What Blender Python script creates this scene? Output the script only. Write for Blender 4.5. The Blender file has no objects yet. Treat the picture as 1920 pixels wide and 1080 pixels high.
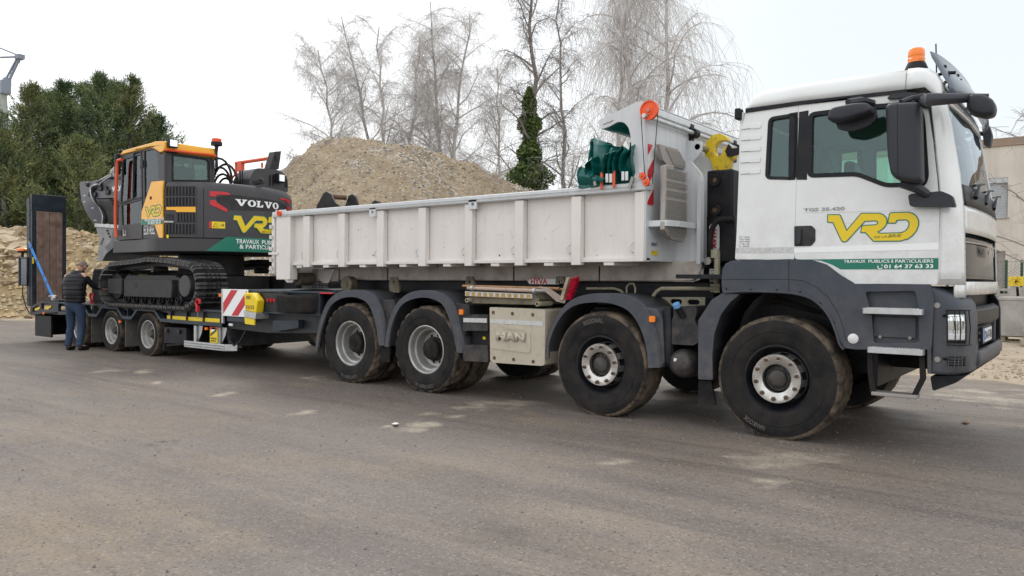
import bpy, bmesh, math, random
import numpy as np
from mathutils import Vector, Matrix, geometry
random.seed(7); rng = np.random.default_rng(7)
S = bpy.context.scene; C = S.collection
# ---------------- camera, sky, sun, exposure
cam = bpy.data.objects.new('camera', bpy.data.cameras.new('camera')); C.objects.link(cam)
CR, CU, CF = Vector((0.790027, 0.613048, 0.005517)), Vector((-0.011415, 0.005712, 0.999919)), Vector((-0.612966, 0.790025, -0.011511))
m = Matrix((CR, CU, -CF)).transposed().to_4x4(); m.translation = Vector((2.308162, -6.766474, 1.386015))
cam.matrix_world = m
cam.data.sensor_width = 36; cam.data.lens = 27.1888
cam.data.clip_start = 0.05; cam.data.clip_end = 2000
S.camera = cam
W = bpy.data.worlds.new('World'); S.world = W; W.use_nodes = True
nt = W.node_tree; nt.nodes.clear()
wo = nt.nodes.new('ShaderNodeOutputWorld'); bg = nt.nodes.new('ShaderNodeBackground')
sky = nt.nodes.new('ShaderNodeTexSky'); sky.sky_type = 'NISHITA'; sky.sun_disc = False
SUN_EL, SUN_AZ = math.radians(50), math.radians(318)
sky.sun_elevation = SUN_EL; sky.sun_rotation = SUN_AZ; sky.air_density = 1.0; sky.dust_density = 2.0
# overcast: a high white cloud layer almost covers the blue sky, thinner towards the east
tc = nt.nodes.new('ShaderNodeTexCoord'); ns = nt.nodes.new('ShaderNodeTexNoise')
ns.inputs['Scale'].default_value = 1.3; ns.inputs['Detail'].default_value = 5
nt.links.new(tc.outputs['Generated'], ns.inputs['Vector'])
rp = nt.nodes.new('ShaderNodeValToRGB'); rp.color_ramp.elements[0].position = .30; rp.color_ramp.elements[1].position = .62
rp.color_ramp.elements[0].color = (.84, .84, .84, 1); rp.color_ramp.elements[1].color = (1, 1, 1, 1)
nt.links.new(ns.outputs['Fac'], rp.inputs['Fac'])
mx = nt.nodes.new('ShaderNodeMix'); mx.data_type = 'RGBA'
nt.links.new(rp.outputs['Color'], mx.inputs[0]); nt.links.new(sky.outputs['Color'], mx.inputs[6])
mx.inputs[7].default_value = (11.8, 12.0, 12.2, 1)
# the cloud layer thins towards the north-east: a faint cool tint there
dt = nt.nodes.new('ShaderNodeVectorMath'); dt.operation = 'DOT_PRODUCT'; nt.links.new(tc.outputs['Generated'], dt.inputs[0]); dt.inputs[1].default_value = Vector((.12, .90, .42)).normalized()
ad = nt.nodes.new('ShaderNodeMath'); ad.operation = 'MULTIPLY_ADD'; nt.links.new(ns.outputs['Fac'], ad.inputs[0]); ad.inputs[1].default_value = .45; nt.links.new(dt.outputs['Value'], ad.inputs[2])
mr = nt.nodes.new('ShaderNodeMapRange'); mr.interpolation_type = 'SMOOTHSTEP'; mr.inputs['From Min'].default_value = .78; mr.inputs['From Max'].default_value = 1.22; nt.links.new(ad.outputs[0], mr.inputs['Value'])
m2 = nt.nodes.new('ShaderNodeMix'); m2.data_type = 'RGBA'; nt.links.new(mr.outputs['Result'], m2.inputs[0]); nt.links.new(mx.outputs[2], m2.inputs[6]); m2.inputs[7].default_value = (7.3, 7.8, 8.15, 1)
nt.links.new(m2.outputs[2], bg.inputs['Color']); bg.inputs['Strength'].default_value = 0.1
nt.links.new(bg.outputs['Background'], wo.inputs['Surface'])
sl = bpy.data.lights.new('sun', 'SUN'); sl.energy = 1.0; sl.angle = math.radians(18); sl.color = (1, .96, .9)
so = bpy.data.objects.new('sun', sl); C.objects.link(so)
so.rotation_euler = Vector((-math.sin(SUN_AZ)*math.cos(SUN_EL), -math.cos(SUN_AZ)*math.cos(SUN_EL), -math.sin(SUN_EL))).to_track_quat('-Z', 'Y').to_euler()
S.view_settings.view_transform = 'Standard'; S.view_settings.look = 'None'
S.view_settings.exposure = 0.32; S.view_settings.gamma = 1.0; S.view_settings.use_curve_mapping = False
S.cycles.max_bounces = 8; S.cycles.transparent_max_bounces = 12

# ---------------- materials
def mat(name, col, rough=.5, metal=0., var=0., vscale=3., bump=0., bscale=60., dirt=None, dscale=2., damt=.5, dlo=.45, dhi=.7, coat=0., spec=.5, trans=0., emis=None, alpha=1., streak=False, low=0., lz=(1.5, .3)):
    m = bpy.data.materials.new(name); m.use_nodes = True
    n, l = m.node_tree.nodes, m.node_tree.links
    b = n['Principled BSDF']
    b.inputs['Roughness'].default_value = rough; b.inputs['Metallic'].default_value = metal
    b.inputs['Specular IOR Level'].default_value = spec
    b.inputs['Coat Weight'].default_value = coat; b.inputs['Coat Roughness'].default_value = .08
    b.inputs['Transmission Weight'].default_value = trans; b.inputs['Alpha'].default_value = alpha
    c4 = (*col, 1)
    b.inputs['Base Color'].default_value = c4
    if emis: b.inputs['Emission Color'].default_value = (*emis[:3], 1); b.inputs['Emission Strength'].default_value = emis[3]
    if var or bump or dirt or low:
        t = n.new('ShaderNodeNewGeometry')
    last = None
    if var:
        x = n.new('ShaderNodeTexNoise'); x.inputs['Scale'].default_value = vscale; x.inputs['Detail'].default_value = 6
        l.new(t.outputs['Position'], x.inputs['Vector'])
        r = n.new('ShaderNodeValToRGB'); e = r.color_ramp.elements
        e[0].position, e[1].position = .3, .7
        e[0].color = (*[max(0, k*(1-var)) for k in col], 1); e[1].color = (*[min(1, k*(1+var)) for k in col], 1)
        l.new(x.outputs['Fac'], r.inputs['Fac']); last = r.outputs['Color']
    if dirt:
        x = n.new('ShaderNodeTexNoise'); x.inputs['Scale'].default_value = dscale; x.inputs['Detail'].default_value = 9; x.inputs['Roughness'].default_value = .65
        if streak:
            mp = n.new('ShaderNodeMapping'); mp.inputs['Scale'].default_value = (3, 3, .35)
            l.new(t.outputs['Position'], mp.inputs['Vector']); l.new(mp.outputs['Vector'], x.inputs['Vector'])
        else: l.new(t.outputs['Position'], x.inputs['Vector'])
        r = n.new('ShaderNodeMapRange'); r.inputs['From Min'].default_value = dlo; r.inputs['From Max'].default_value = dhi; r.inputs['To Max'].default_value = damt
        l.new(x.outputs['Fac'], r.inputs['Value'])
        mm = n.new('ShaderNodeMix'); mm.data_type = 'RGBA'
        l.new(r.outputs['Result'], mm.inputs[0])
        if last: l.new(last, mm.inputs[6])
        else: mm.inputs[6].default_value = c4
        mm.inputs[7].default_value = (*dirt, 1); last = mm.outputs[2]
        rr = n.new('ShaderNodeMapRange'); rr.inputs['To Min'].default_value = rough; rr.inputs['To Max'].default_value = .85
        l.new(r.outputs['Result'], rr.inputs['Value']); l.new(rr.outputs['Result'], b.inputs['Roughness'])
    if low:    # road film and mud splashed up from the ground
        sp = n.new('ShaderNodeSeparateXYZ'); l.new(t.outputs['Position'], sp.inputs[0]); r = n.new('ShaderNodeMapRange'); r.inputs['From Min'].default_value = lz[0]; r.inputs['From Max'].default_value = lz[1]; r.inputs['To Max'].default_value = low; l.new(sp.outputs[2], r.inputs['Value'])
        x = n.new('ShaderNodeTexNoise'); x.inputs['Scale'].default_value = 7; x.inputs['Detail'].default_value = 10; x.inputs['Roughness'].default_value = .75; l.new(t.outputs['Position'], x.inputs['Vector'])
        q = n.new('ShaderNodeMapRange'); q.inputs['From Min'].default_value = .36; q.inputs['From Max'].default_value = .62; l.new(x.outputs['Fac'], q.inputs['Value'])
        k = n.new('ShaderNodeMath'); k.operation = 'MULTIPLY'; l.new(r.outputs['Result'], k.inputs[0]); l.new(q.outputs['Result'], k.inputs[1])
        mm = n.new('ShaderNodeMix'); mm.data_type = 'RGBA'; l.new(k.outputs[0], mm.inputs[0]); mm.inputs[7].default_value = (.23, .19, .15, 1)
        if last: l.new(last, mm.inputs[6])
        else: mm.inputs[6].default_value = c4
        last = mm.outputs[2]
    if last: l.new(last, b.inputs['Base Color'])
    if bump:
        x = n.new('ShaderNodeTexNoise'); x.inputs['Scale'].default_value = bscale; x.inputs['Detail'].default_value = 5
        l.new(t.outputs['Position'], x.inputs['Vector'])
        bm_ = n.new('ShaderNodeBump'); bm_.inputs['Strength'].default_value = bump; bm_.inputs['Distance'].default_value = .01
        l.new(x.outputs['Fac'], bm_.inputs['Height']); l.new(bm_.outputs['Normal'], b.inputs['Normal'])
    return m
DUST = (.24, .19, .14)
M = dict(
 white=mat('white_paint', (.74, .755, .745), .22, var=.03, vscale=1.2, coat=.5, dirt=(.42, .38, .33), dscale=3, damt=.16, low=.35, lz=(2.3, 1.1)),
 cream=mat('container_paint', (.73, .69, .655), .42, var=.05, vscale=2, dirt=(.40, .33, .26), dscale=4, damt=.2, dlo=.50, dhi=.8, streak=True, bump=.35, bscale=2.2, low=.14, lz=(2.0, 1.3)),
 beam=mat('dusty_subframe_paint', (.50, .45, .41), .6, var=.1, vscale=4, dirt=(.2, .16, .13), dscale=6, damt=.6),
 gwhite=mat('grey_white_paint', (.60, .62, .635), .35, var=.04, vscale=2, dirt=(.4, .35, .3), dscale=5, damt=.25, streak=True),
 plastic=mat('slate_plastic', (.047, .056, .073), .48, spec=.35, var=.08, vscale=4, dirt=(.18, .165, .15), dscale=6, damt=.14, low=.38, bump=.05, bscale=300),
 plastic2=mat('black_plastic', (.018, .020, .025), .48, spec=.3, var=.1, vscale=8, dirt=DUST, dscale=7, damt=.14, low=.3, bump=.05, bscale=200),
 mirror=mat('mirror_shell', (.030, .032, .040), .5, spec=.35, var=.06, bump=.05, bscale=300),
 black=mat('black_paint', (.008, .009, .013), .45, spec=.25, dirt=(.1, .085, .07), dscale=6, damt=.2),
 chassis=mat('grimy_chassis', (.014, .013, .013), .7, spec=.2, var=.3, vscale=6, dirt=(.11, .09, .065), dscale=5, damt=.4),
 khaki=mat('muddy_steel', (.17, .145, .10), .7, var=.2, vscale=8, dirt=(.07, .055, .04), dscale=9, damt=.6),
 pipe=mat('khaki_pipe', (.34, .31, .22), .55, var=.15, vscale=15),
 champ=mat('champagne_paint', (.47, .42, .33), .42, var=.05, vscale=4, dirt=(.25, .2, .14), dscale=14, damt=.4, dlo=.52, dhi=.75),
 rubber=mat('tyre_rubber', (.013, .0125, .013), .7, spec=.2, var=.2, vscale=8, dirt=(.12, .095, .075), dscale=5, damt=.22, dlo=.42, dhi=.72, bump=.2, bscale=120),
 tread=mat('dusty_tread', (.035, .03, .026), .9, spec=.1, var=.3, vscale=9, dirt=(.20, .155, .115), dscale=6, damt=.75, dlo=.4, dhi=.62, bump=.3, bscale=90),
 rim=mat('silver_rim', (.40, .40, .39), .38, metal=.55, var=.1, vscale=8, dirt=(.22, .18, .14), dscale=7, damt=.6),
 chrome=mat('bright_rim_cover', (.56, .55, .53), .2, metal=.9, dirt=(.35, .29, .22), dscale=12, damt=.55),
 alu=mat('aluminium', (.56, .57, .58), .38, metal=.6, var=.08, vscale=10, dirt=(.33, .3, .26), dscale=9, damt=.4),
 oldalu=mat('weathered_aluminium', (.36, .34, .32), .5, metal=.4, var=.12, vscale=8, dirt=(.25, .2, .16), dscale=8, damt=.5),
 steel=mat('bare_steel', (.3, .29, .27), .4, metal=.7, var=.15, vscale=9),
 rust=mat('rusty_steel', (.12, .065, .04), .8, var=.3, vscale=20),
 navy=mat('trailer_paint', (.008, .016, .026), .4, spec=.35, var=.15, vscale=4, dirt=(.10, .095, .09), dscale=4, damt=.18, low=.25),
 navy2=mat('trailer_edge_paint', (.022, .036, .052), .38, spec=.4, var=.15, vscale=4, dirt=(.14, .13, .12), dscale=5, damt=.22),
 exgrey=mat('excavator_grey', (.043, .041, .045), .42, spec=.4, var=.05, vscale=3, dirt=(.13, .115, .10), dscale=3, damt=.16),
 exdark=mat('excavator_dark', (.020, .0195, .021), .5, spec=.35, var=.1, dirt=(.12, .10, .085), dscale=5, damt=.3),
 exarm=mat('arm_grey', (.085, .087, .10), .4, var=.08, dirt=(.2, .18, .15), dscale=4, damt=.25),
 bucket=mat('bucket_grey', (.26, .26, .26), .45, metal=.3, var=.12, vscale=5, dirt=(.2, .18, .15), dscale=6, damt=.4),
 yellow=mat('yellow_paint', (.90, .43, .01), .32, var=.04, coat=.3),
 yellow2=mat('signal_yellow', (.83, .60, .01), .42, var=.06, vscale=9),
 hookyel=mat('hook_yellow', (.70, .50, .015), .4, var=.12, vscale=14, dirt=(.1, .08, .05), dscale=16, damt=.7, dlo=.55, dhi=.66),
 vrdyel=mat('logo_yellow', (.78, .56, .006), .4),
 vrdgreen=mat('logo_green', (.0, .16, .10), .4),
 txtwhite=mat('lettering_white', (.85, .86, .86), .4),
 txtdark=mat('lettering_dark', (.05, .06, .05), .5),
 txtgrey=mat('lettering_grey', (.30, .30, .31), .35, metal=.5),
 txtblue=mat('lettering_blue', (.06, .09, .16), .5),
 label=mat('white_label', (.72, .72, .72), .5, var=.05, vscale=30),
 reflw=mat('silver_reflector', (.56, .57, .56), .4, var=.12, vscale=90, dirt=(.3, .25, .2), dscale=30, damt=.5),
 redp=mat('red_paint', (.55, .018, .03), .38), hook=mat('red_chain_hook', (.48, .012, .025), .42, var=.15, vscale=30),
 orange=mat('orange_plastic', (.85, .10, .015), .4, var=.06, vscale=20), amber=mat('amber_lens', (.95, .22, .005), .2, coat=.6),
 hivis=mat('hivis_orange', (1.0, .12, .02), .6, emis=None), ora2=mat('orange_tube', (.70, .08, .02), .4),
 tarp=mat('green_tarpaulin', (.003, .105, .092), .34, var=.12, vscale=3, bump=.12, bscale=14),
 wood=mat('worn_wood_boards', (.165, .105, .08), .8, var=.35, vscale=7, dirt=(.30, .235, .20), dscale=5, damt=.45, bump=.5, bscale=25),
 handle=mat('broom_handle_wood', (.36, .20, .10), .55, var=.2, vscale=14), palw=mat('pallet_wood', (.33, .28, .21), .8, var=.3, vscale=9),
 bristle=mat('red_bristle', (.55, .012, .05), .5, var=.1),
 blue=mat('blue_strap', (.02, .25, .72), .6, var=.08, vscale=30), bluecap=mat('blue_cap', (.14, .32, .60), .4),
 lampglass=mat('headlamp_glass', (.86, .90, .92), .08, metal=.65, var=.12, vscale=24),
 lampdark=mat('dark_gloss', (.010, .011, .014), .14, spec=.3),
 concrete=mat('concrete', (.36, .345, .32), .85, var=.15, vscale=4, dirt=(.22, .2, .17), dscale=3, damt=.5, bump=.4, bscale=40),
 wall=mat('cream_render', (.62, .575, .51), .9, var=.06, vscale=1.5, bump=.1, bscale=20, dirt=(.36, .3, .25), dscale=1.2, damt=.3, streak=True),
 fascia=mat('brown_fascia', (.30, .22, .16), .7, var=.1), shutter=mat('shutter_slats', (.50, .52, .55), .5, var=.04),
 fence=mat('green_fence', (.015, .07, .04), .5), wire=mat('fence_wire', (.12, .16, .13), .6),
 skin=mat('skin', (.50, .27, .19), .55, var=.08, vscale=20), hair=mat('short_grey_brown_hair', (.20, .15, .12), .8, var=.3, vscale=60, bump=.6, bscale=200),
 vest=mat('black_quilted_nylon', (.009, .009, .013), .5, spec=.3, var=.1, bump=.1, bscale=30), knit=mat('black_knit', (.008, .008, .011), .85, spec=.2, var=.1, bump=.2, bscale=150),
 jeans=mat('blue_denim', (.022, .042, .085), .85, var=.35, vscale=5, bump=.25, bscale=60), shoe=mat('black_shoe', (.009, .009, .01), .5, spec=.3),
 crane=mat('crane_paint', (.30, .33, .30), .5, var=.1), craneb=mat('crane_blue', (.20, .235, .29), .5),
 amber_dull=mat('amber_mark', (.42,.27,.08), .5, var=.2, vscale=30), wood_pale=mat('pale_handle_wood', (.45, .33, .26), .55, var=.15, vscale=12), oldshovel=mat('rusty_pale_blade', (.36,.30,.26), .6, var=.2, vscale=10, dirt=(.2,.12,.08), dscale=9, damt=.6),
 oldrubber=mat('grey_mudflap', (.10, .095, .09), .8, dirt=(.2,.17,.14), dscale=6, damt=.5),
 visor_grey=mat('smoked_visor_plastic', (.11,.135,.17), .25, coat=.3),
 redlens=mat('red_lens', (.75,.07,.01), .25),
 chock_shade=mat('yellow_shadow_moulding', (.30,.20,.01), .6),
 tyretext=mat('tyre_lettering', (.11,.10,.09), .8),
 lining=mat('grey_lining', (.42,.44,.44), .8),
 weld=mat('scuffed_weld', (.36,.33,.31), .6, var=.3, vscale=30),
 shoe_steel=mat('track_shoe_steel', (.045,.044,.045), .5, spec=.5, metal=.2, var=.3, vscale=9, dirt=(.15,.135,.115), dscale=7, damt=.5),
 litter=mat('white_litter', (.8, .8, .8), .6), leaf=mat('brown_leaf', (.22, .13, .07), .8),
)
# see-through window glass with a faint green tint (transparent, reflects at grazing angles)
def glass(name, tint, refl=1.45, rough=.02):
    m = bpy.data.materials.new(name); m.use_nodes = True; n, l = m.node_tree.nodes, m.node_tree.links; n.clear()
    o = n.new('ShaderNodeOutputMaterial'); t = n.new('ShaderNodeBsdfTransparent'); t.inputs['Color'].default_value = (*tint, 1)
    g = n.new('ShaderNodeBsdfGlossy'); g.inputs['Roughness'].default_value = rough; g.inputs['Color'].default_value = (.9, .95, 1, 1)
    f = n.new('ShaderNodeFresnel'); f.inputs['IOR'].default_value = refl; x = n.new('ShaderNodeMixShader')
    l.new(f.outputs[0], x.inputs[0]); l.new(t.outputs[0], x.inputs[1]); l.new(g.outputs[0], x.inputs[2]); l.new(x.outputs[0], o.inputs['Surface'])
    return m
M['glass'] = glass('cab_glass', (.72, .93, .87), 1.62)
M['exglass'] = glass('excavator_glass', (.58, .74, .66), 1.6, .02)
M['windscreen'] = glass('windscreen_glass', (.35, .50, .50), 2.3)
M['visor'] = glass('smoked_visor', (.16, .20, .26), 1.5, .15)
M['hplate'] = glass('hazy_plate', (.5, .55, .55), 1.6, .2)

# ---------------- helpers
WP = {}   # world position of each empty / origin
def thing(name, label, cat, loc=(0, 0, 0), group=None, kind=None):
    o = bpy.data.objects.new(name, None); C.objects.link(o); o.location = loc; WP[o.name] = Vector(loc)
    o.empty_display_size = .2
    tag(o, label, cat, group, kind); return o
def tag(o, label=None, cat=None, group=None, kind=None):
    for k, v in (('label', label), ('category', cat), ('group', group), ('kind', kind)):
        if v: o[k] = v
    return o
def link(me, name, parent=None, origin=(0, 0, 0), label=None):
    o = bpy.data.objects.new(name, me); C.objects.link(o)
    w = Vector(origin); WP[o.name] = w.copy()
    if parent: o.parent = parent; o.location = w-WP[parent.name]
    else: o.location = w
    if label: o['label'] = label
    return o
def children(o): return [c for c in bpy.data.objects if c.parent == o]
def copy_tree(o, loc, label=None, kids=None, rz=None, sc=None):
    c = o.copy(); C.objects.link(c); c.location = loc; WP[c.name] = Vector(loc)
    if rz is not None: c.rotation_euler.z = rz
    if sc is not None: c.scale = (sc,)*3
    if label: c['label'] = label
    for ch in list(o.children):
        d = ch.copy(); C.objects.link(d); d.parent = c
        for g in list(ch.children):
            e = g.copy(); C.objects.link(e); e.parent = d
    return c
class MB:
    def __init__(s): s.v = []; s.f = []; s.mi = []; s.cur = 0
    def add(s, vs, fs):
        k = len(s.v); s.v += [tuple(v) for v in vs]; s.f += [tuple(i+k for i in f) for f in fs]; s.mi += [s.cur]*len(fs); return s
    def mat(s, i): s.cur = i; return s
    def box(s, a, b, fn=None):
        (x0, y0, z0), (x1, y1, z1) = a, b
        vs = [(x, y, z) for x in (x0, x1) for y in (y0, y1) for z in (z0, z1)]
        if fn: vs = [fn(*v) for v in vs]
        return s.add(vs, [(0, 1, 3, 2), (4, 6, 7, 5), (0, 4, 5, 1), (2, 3, 7, 6), (0, 2, 6, 4), (1, 5, 7, 3)])
    def cbox(s, c, d, R=None):
        h = Vector(d)/2; vs = [Vector((x, y, z)) for x in (-h.x, h.x) for y in (-h.y, h.y) for z in (-h.z, h.z)]
        if R is not None: vs = [R @ v for v in vs]
        return s.add([v+Vector(c) for v in vs], [(0, 1, 3, 2), (4, 6, 7, 5), (0, 4, 5, 1), (2, 3, 7, 6), (0, 2, 6, 4), (1, 5, 7, 3)])
    def bar(s, a, b, w, h, up=(0, 0, 1)):
        a, b = Vector(a), Vector(b); d = (b-a).normalized(); u = Vector(up); x = d.cross(u).normalized(); u = x.cross(d)
        vs = [p+x*sx*w/2+u*sz*h/2 for p in (a, b) for sx in (-1, 1) for sz in (-1, 1)]
        return s.add(vs, [(0, 1, 3, 2), (4, 6, 7, 5), (0, 4, 5, 1), (2, 3, 7, 6), (0, 2, 6, 4), (1, 5, 7, 3)])
    def plate(s, loops, fn, t=None):
        """loops: outer then holes, 2D points; fn(u, v, w) -> world; w runs 0..t"""
        flat = [p for L in loops for p in L]; n = len(flat)
        tri = geometry.tessellate_polygon([[Vector((p[0], p[1], 0)) for p in L] for L in loops])
        if not t: return s.add([fn(u, v, 0) for u, v in flat], [tuple(x) for x in tri])
        vs = [fn(u, v, 0) for u, v in flat]+[fn(u, v, t) for u, v in flat]
        fs = [tuple(x) for x in tri]+[tuple(i+n for i in reversed(x)) for x in tri]
        k = 0
        for L in loops:
            m = len(L)
            for i in range(m):
                a, b = k+i, k+(i+1) % m; fs.append((a, b, b+n, a+n))
            k += m
        return s.add(vs, fs)
    def xz(s, poly, y0, y1, holes=()): return s.plate([poly, *holes], lambda u, v, w: (u, y0+w, v), y1-y0)
    def yz(s, poly, x0, x1, holes=()): return s.plate([poly, *holes], lambda u, v, w: (x0+w, u, v), x1-x0)
    def xy(s, poly, z0, z1, holes=()): return s.plate([poly, *holes], lambda u, v, w: (u, v, z0+w), z1-z0)
    def tube(s, pts, r, n=8, cap=True):
        pts = [Vector(p) for p in pts]; m = len(pts); rr = r if isinstance(r, (list, tuple)) else [r]*m
        k = len(s.v); up = None
        for i, p in enumerate(pts):
            d = (pts[min(i+1, m-1)]-pts[max(i-1, 0)]).normalized()
            if up is None: up = d.orthogonal().normalized()
            up = (up-d*up.dot(d)); up = up.normalized() if up.length > 1e-6 else d.orthogonal().normalized()
            x = d.cross(up)
            s.v += [tuple(p+(up*math.cos(a)+x*math.sin(a))*rr[i]) for a in (2*math.pi*j/n for j in range(n))]
        for i in range(m-1):
            for j in range(n):
                a = k+i*n+j; b = k+i*n+(j+1) % n; s.f.append((a, b, b+n, a+n)); s.mi.append(s.cur)
        if cap:
            s.f.append(tuple(k+j for j in reversed(range(n)))); s.f.append(tuple(k+(m-1)*n+j for j in range(n))); s.mi += [s.cur]*2
        return s
    def lathe(s, prof, c, axis='y', n=32, a0=0, a1=2*math.pi, mats=None, mod=None):
        """prof: (radius, offset along axis)"""
        full = abs(a1-a0-2*math.pi) < 1e-6; N = n if full else n+1; k = len(s.v); c = Vector(c)
        for i in range(N):
            a = a0+(a1-a0)*i/n; ca, sa = math.cos(a), math.sin(a)
            for q, (r, h) in enumerate(prof):
                if mod: r, h = mod(i, q, r, h)
                v = {'y': (r*ca, h, r*sa), 'z': (r*ca, r*sa, h), 'x': (h, r*ca, r*sa)}[axis]
                s.v.append(tuple(c+Vector(v)))
        P = len(prof)
        for i in range(n):
            for q in range(P-1):
                a = k+i*P+q; b = k+((i+1) % N)*P+q; s.f.append((a, b, b+1, a+1)); s.mi.append(mats[q] if mats else s.cur)
        return s
    def cyl(s, a, b, r, n=16, r2=None): return s.tube([a, b], [r, r2 if r2 is not None else r], n)
    def sphere(s, c, r, n=12, sq=(1, 1, 1)):
        pr = [(max(1e-4, math.sin(math.pi*i/(n//2)))*r, -math.cos(math.pi*i/(n//2))*r) for i in range(n//2+1)]
        k = len(s.v); s.lathe(pr, (0, 0, 0), 'z', n)
        for i in range(k, len(s.v)): s.v[i] = (s.v[i][0]*sq[0]+c[0], s.v[i][1]*sq[1]+c[1], s.v[i][2]*sq[2]+c[2])
        return s
    def grid(s, rows):
        k = len(s.v); m = len(rows[0])
        for r in rows: s.v += [tuple(p) for p in r]
        for i in range(len(rows)-1):
            for j in range(m-1):
                a = k+i*m+j; s.f.append((a, a+1, a+m+1, a+m)); s.mi.append(s.cur)
        return s
    def loft(s, rings, cap=True):
        k = len(s.v); m = len(rings[0])
        for r in rings: s.v += [tuple(p) for p in r]
        for i in range(len(rings)-1):
            for j in range(m):
                a = k+i*m+j; b = k+i*m+(j+1) % m; s.f.append((a, b, b+m, a+m)); s.mi.append(s.cur)
        if cap:
            s.f.append(tuple(k+j for j in reversed(range(m)))); s.f.append(tuple(k+(len(rings)-1)*m+j for j in range(m))); s.mi += [s.cur]*2
        return s
    def mesh(s, mats, smooth=38, origin=(0, 0, 0), recalc=True):
        me = bpy.data.meshes.new('m'); o = origin
        me.from_pydata([(v[0]-o[0], v[1]-o[1], v[2]-o[2]) for v in s.v], [], s.f)
        for mm in (mats if isinstance(mats, (list, tuple)) else [mats]): me.materials.append(M[mm] if isinstance(mm, str) else mm)
        me.polygons.foreach_set('material_index', s.mi)
        if recalc:
            bm = bmesh.new(); bm.from_mesh(me); bmesh.ops.recalc_face_normals(bm, faces=bm.faces); bm.to_mesh(me); bm.free()
        if smooth:
            me.polygons.foreach_set('use_smooth', [True]*len(me.polygons)); me.set_sharp_from_angle(angle=math.radians(smooth))
        me.update(); return me
    def build(s, name, mats, parent=None, bevel=0., smooth=38, origin=(0, 0, 0), label=None, solid=0., seg=2):
        me = s.mesh(mats, smooth, origin, recalc=not solid); me.name = name
        o = link(me, name, parent, origin, label)
        if solid:
            md = o.modifiers.new('t', 'SOLIDIFY'); md.thickness = solid; md.offset = 0
        if bevel:
            md = o.modifiers.new('b', 'BEVEL'); md.width = bevel; md.segments = seg; md.limit_method = 'ANGLE'; md.angle_limit = math.radians(38)
        return o
def clip_poly(P, fs):
    for f in fs:
        out = []
        for i in range(len(P)):
            a, c = P[i-1], P[i]; fa, fc = f(a), f(c)
            if (fa >= 0) != (fc >= 0): t = fa/(fa-fc); out.append((a[0]+(c[0]-a[0])*t, a[1]+(c[1]-a[1])*t))
            if fc >= 0: out.append(c)
        P = out
    return P
def arc(cx, cy, r, a0, a1, n=8): return [(cx+r*math.cos(math.radians(a0+(a1-a0)*i/n)), cy+r*math.sin(math.radians(a0+(a1-a0)*i/n))) for i in range(n+1)]
def rrect(x0, y0, x1, y1, r, n=4): return arc(x1-r, y1-r, r, 0, 90, n)+arc(x0+r, y1-r, r, 90, 180, n)+arc(x0+r, y0+r, r, 180, 270, n)+arc(x1-r, y0+r, r, 270, 360, n)
def roundpoly(P, r, n=4):
    out = []; m = len(P)
    for i in range(m):
        a, b, c = Vector(P[i-1]), Vector(P[i]), Vector(P[(i+1) % m])
        u, w = (a-b), (c-b); rr = min(r, u.length*.45, w.length*.45); p, q = b+u.normalized()*rr, b+w.normalized()*rr
        for k in range(n+1):
            t = k/n; out.append(tuple(p*(1-t)**2+b*2*t*(1-t)+q*t*t))
    return out
def offset(P, d):
    P = [Vector(p) for p in P]; m = len(P); A = sum(P[i].x*P[(i+1) % m].y-P[(i+1) % m].x*P[i].y for i in range(m)); sg = 1 if A > 0 else -1; out = []
    for i in range(m):
        e1 = (P[i]-P[i-1]); e2 = (P[(i+1) % m]-P[i])
        if e1.length < 1e-7 or e2.length < 1e-7: out.append(tuple(P[i])); continue
        n1 = Vector((e1.y, -e1.x)).normalized(); n2 = Vector((e2.y, -e2.x)).normalized(); b = (n1+n2)
        b = b/max(.35, b.length_squared)*2 if b.length > 1e-5 else n1
        out.append(tuple(P[i]+b*d*sg))
    return out
def smoothcurve(pts, n=6):
    P = [Vector(p) for p in pts]; out = []
    for i in range(len(P)-1):
        a, b, c, d = P[max(i-1, 0)], P[i], P[i+1], P[min(i+2, len(P)-1)]
        for k in range(n):
            t = k/n; out.append(.5*((2*b)+(c-a)*t+(2*a-5*b+4*c-d)*t*t+(3*b-a-3*c+d)*t**3))
    return out+[P[-1]]
FONTS = {}
def text(body, fn, w, h, mats, parent, name='lettering', bold=0., label=None, align=0, spacing=1., shear=0., depth=.0015, solid=0.):
    """flat lettering; fn(u, v, k) -> world with u right, v up from the lower left corner, k out of the surface"""
    cu = bpy.data.curves.new('t', 'FONT'); cu.body = body; cu.offset = bold; cu.space_character = spacing; cu.shear = shear; cu.resolution_u = 3
    o = bpy.data.objects.new('t', cu); C.objects.link(o)
    dg = bpy.context.evaluated_depsgraph_get(); me = bpy.data.meshes.new_from_object(o.evaluated_get(dg))
    bpy.data.objects.remove(o)
    if not me.vertices: return None
    xs = [v.co.x for v in me.vertices]; ys = [v.co.y for v in me.vertices]
    x0, x1, y0, y1 = min(xs), max(xs), min(ys), max(ys); sx = w/(x1-x0) if w else h/(y1-y0)
    for v in me.vertices:
        v.co = fn((v.co.x-x0)*sx, (v.co.y-y0)/(y1-y0)*h, depth)
    me.materials.clear(); me.materials.append(M[mats] if isinstance(mats, str) else mats); me.update()
    o = link(me, name, parent, label=label)
    if solid: md = o.modifiers.new('t', 'SOLIDIFY'); md.thickness = solid; md.offset = 0
    return o

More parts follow.
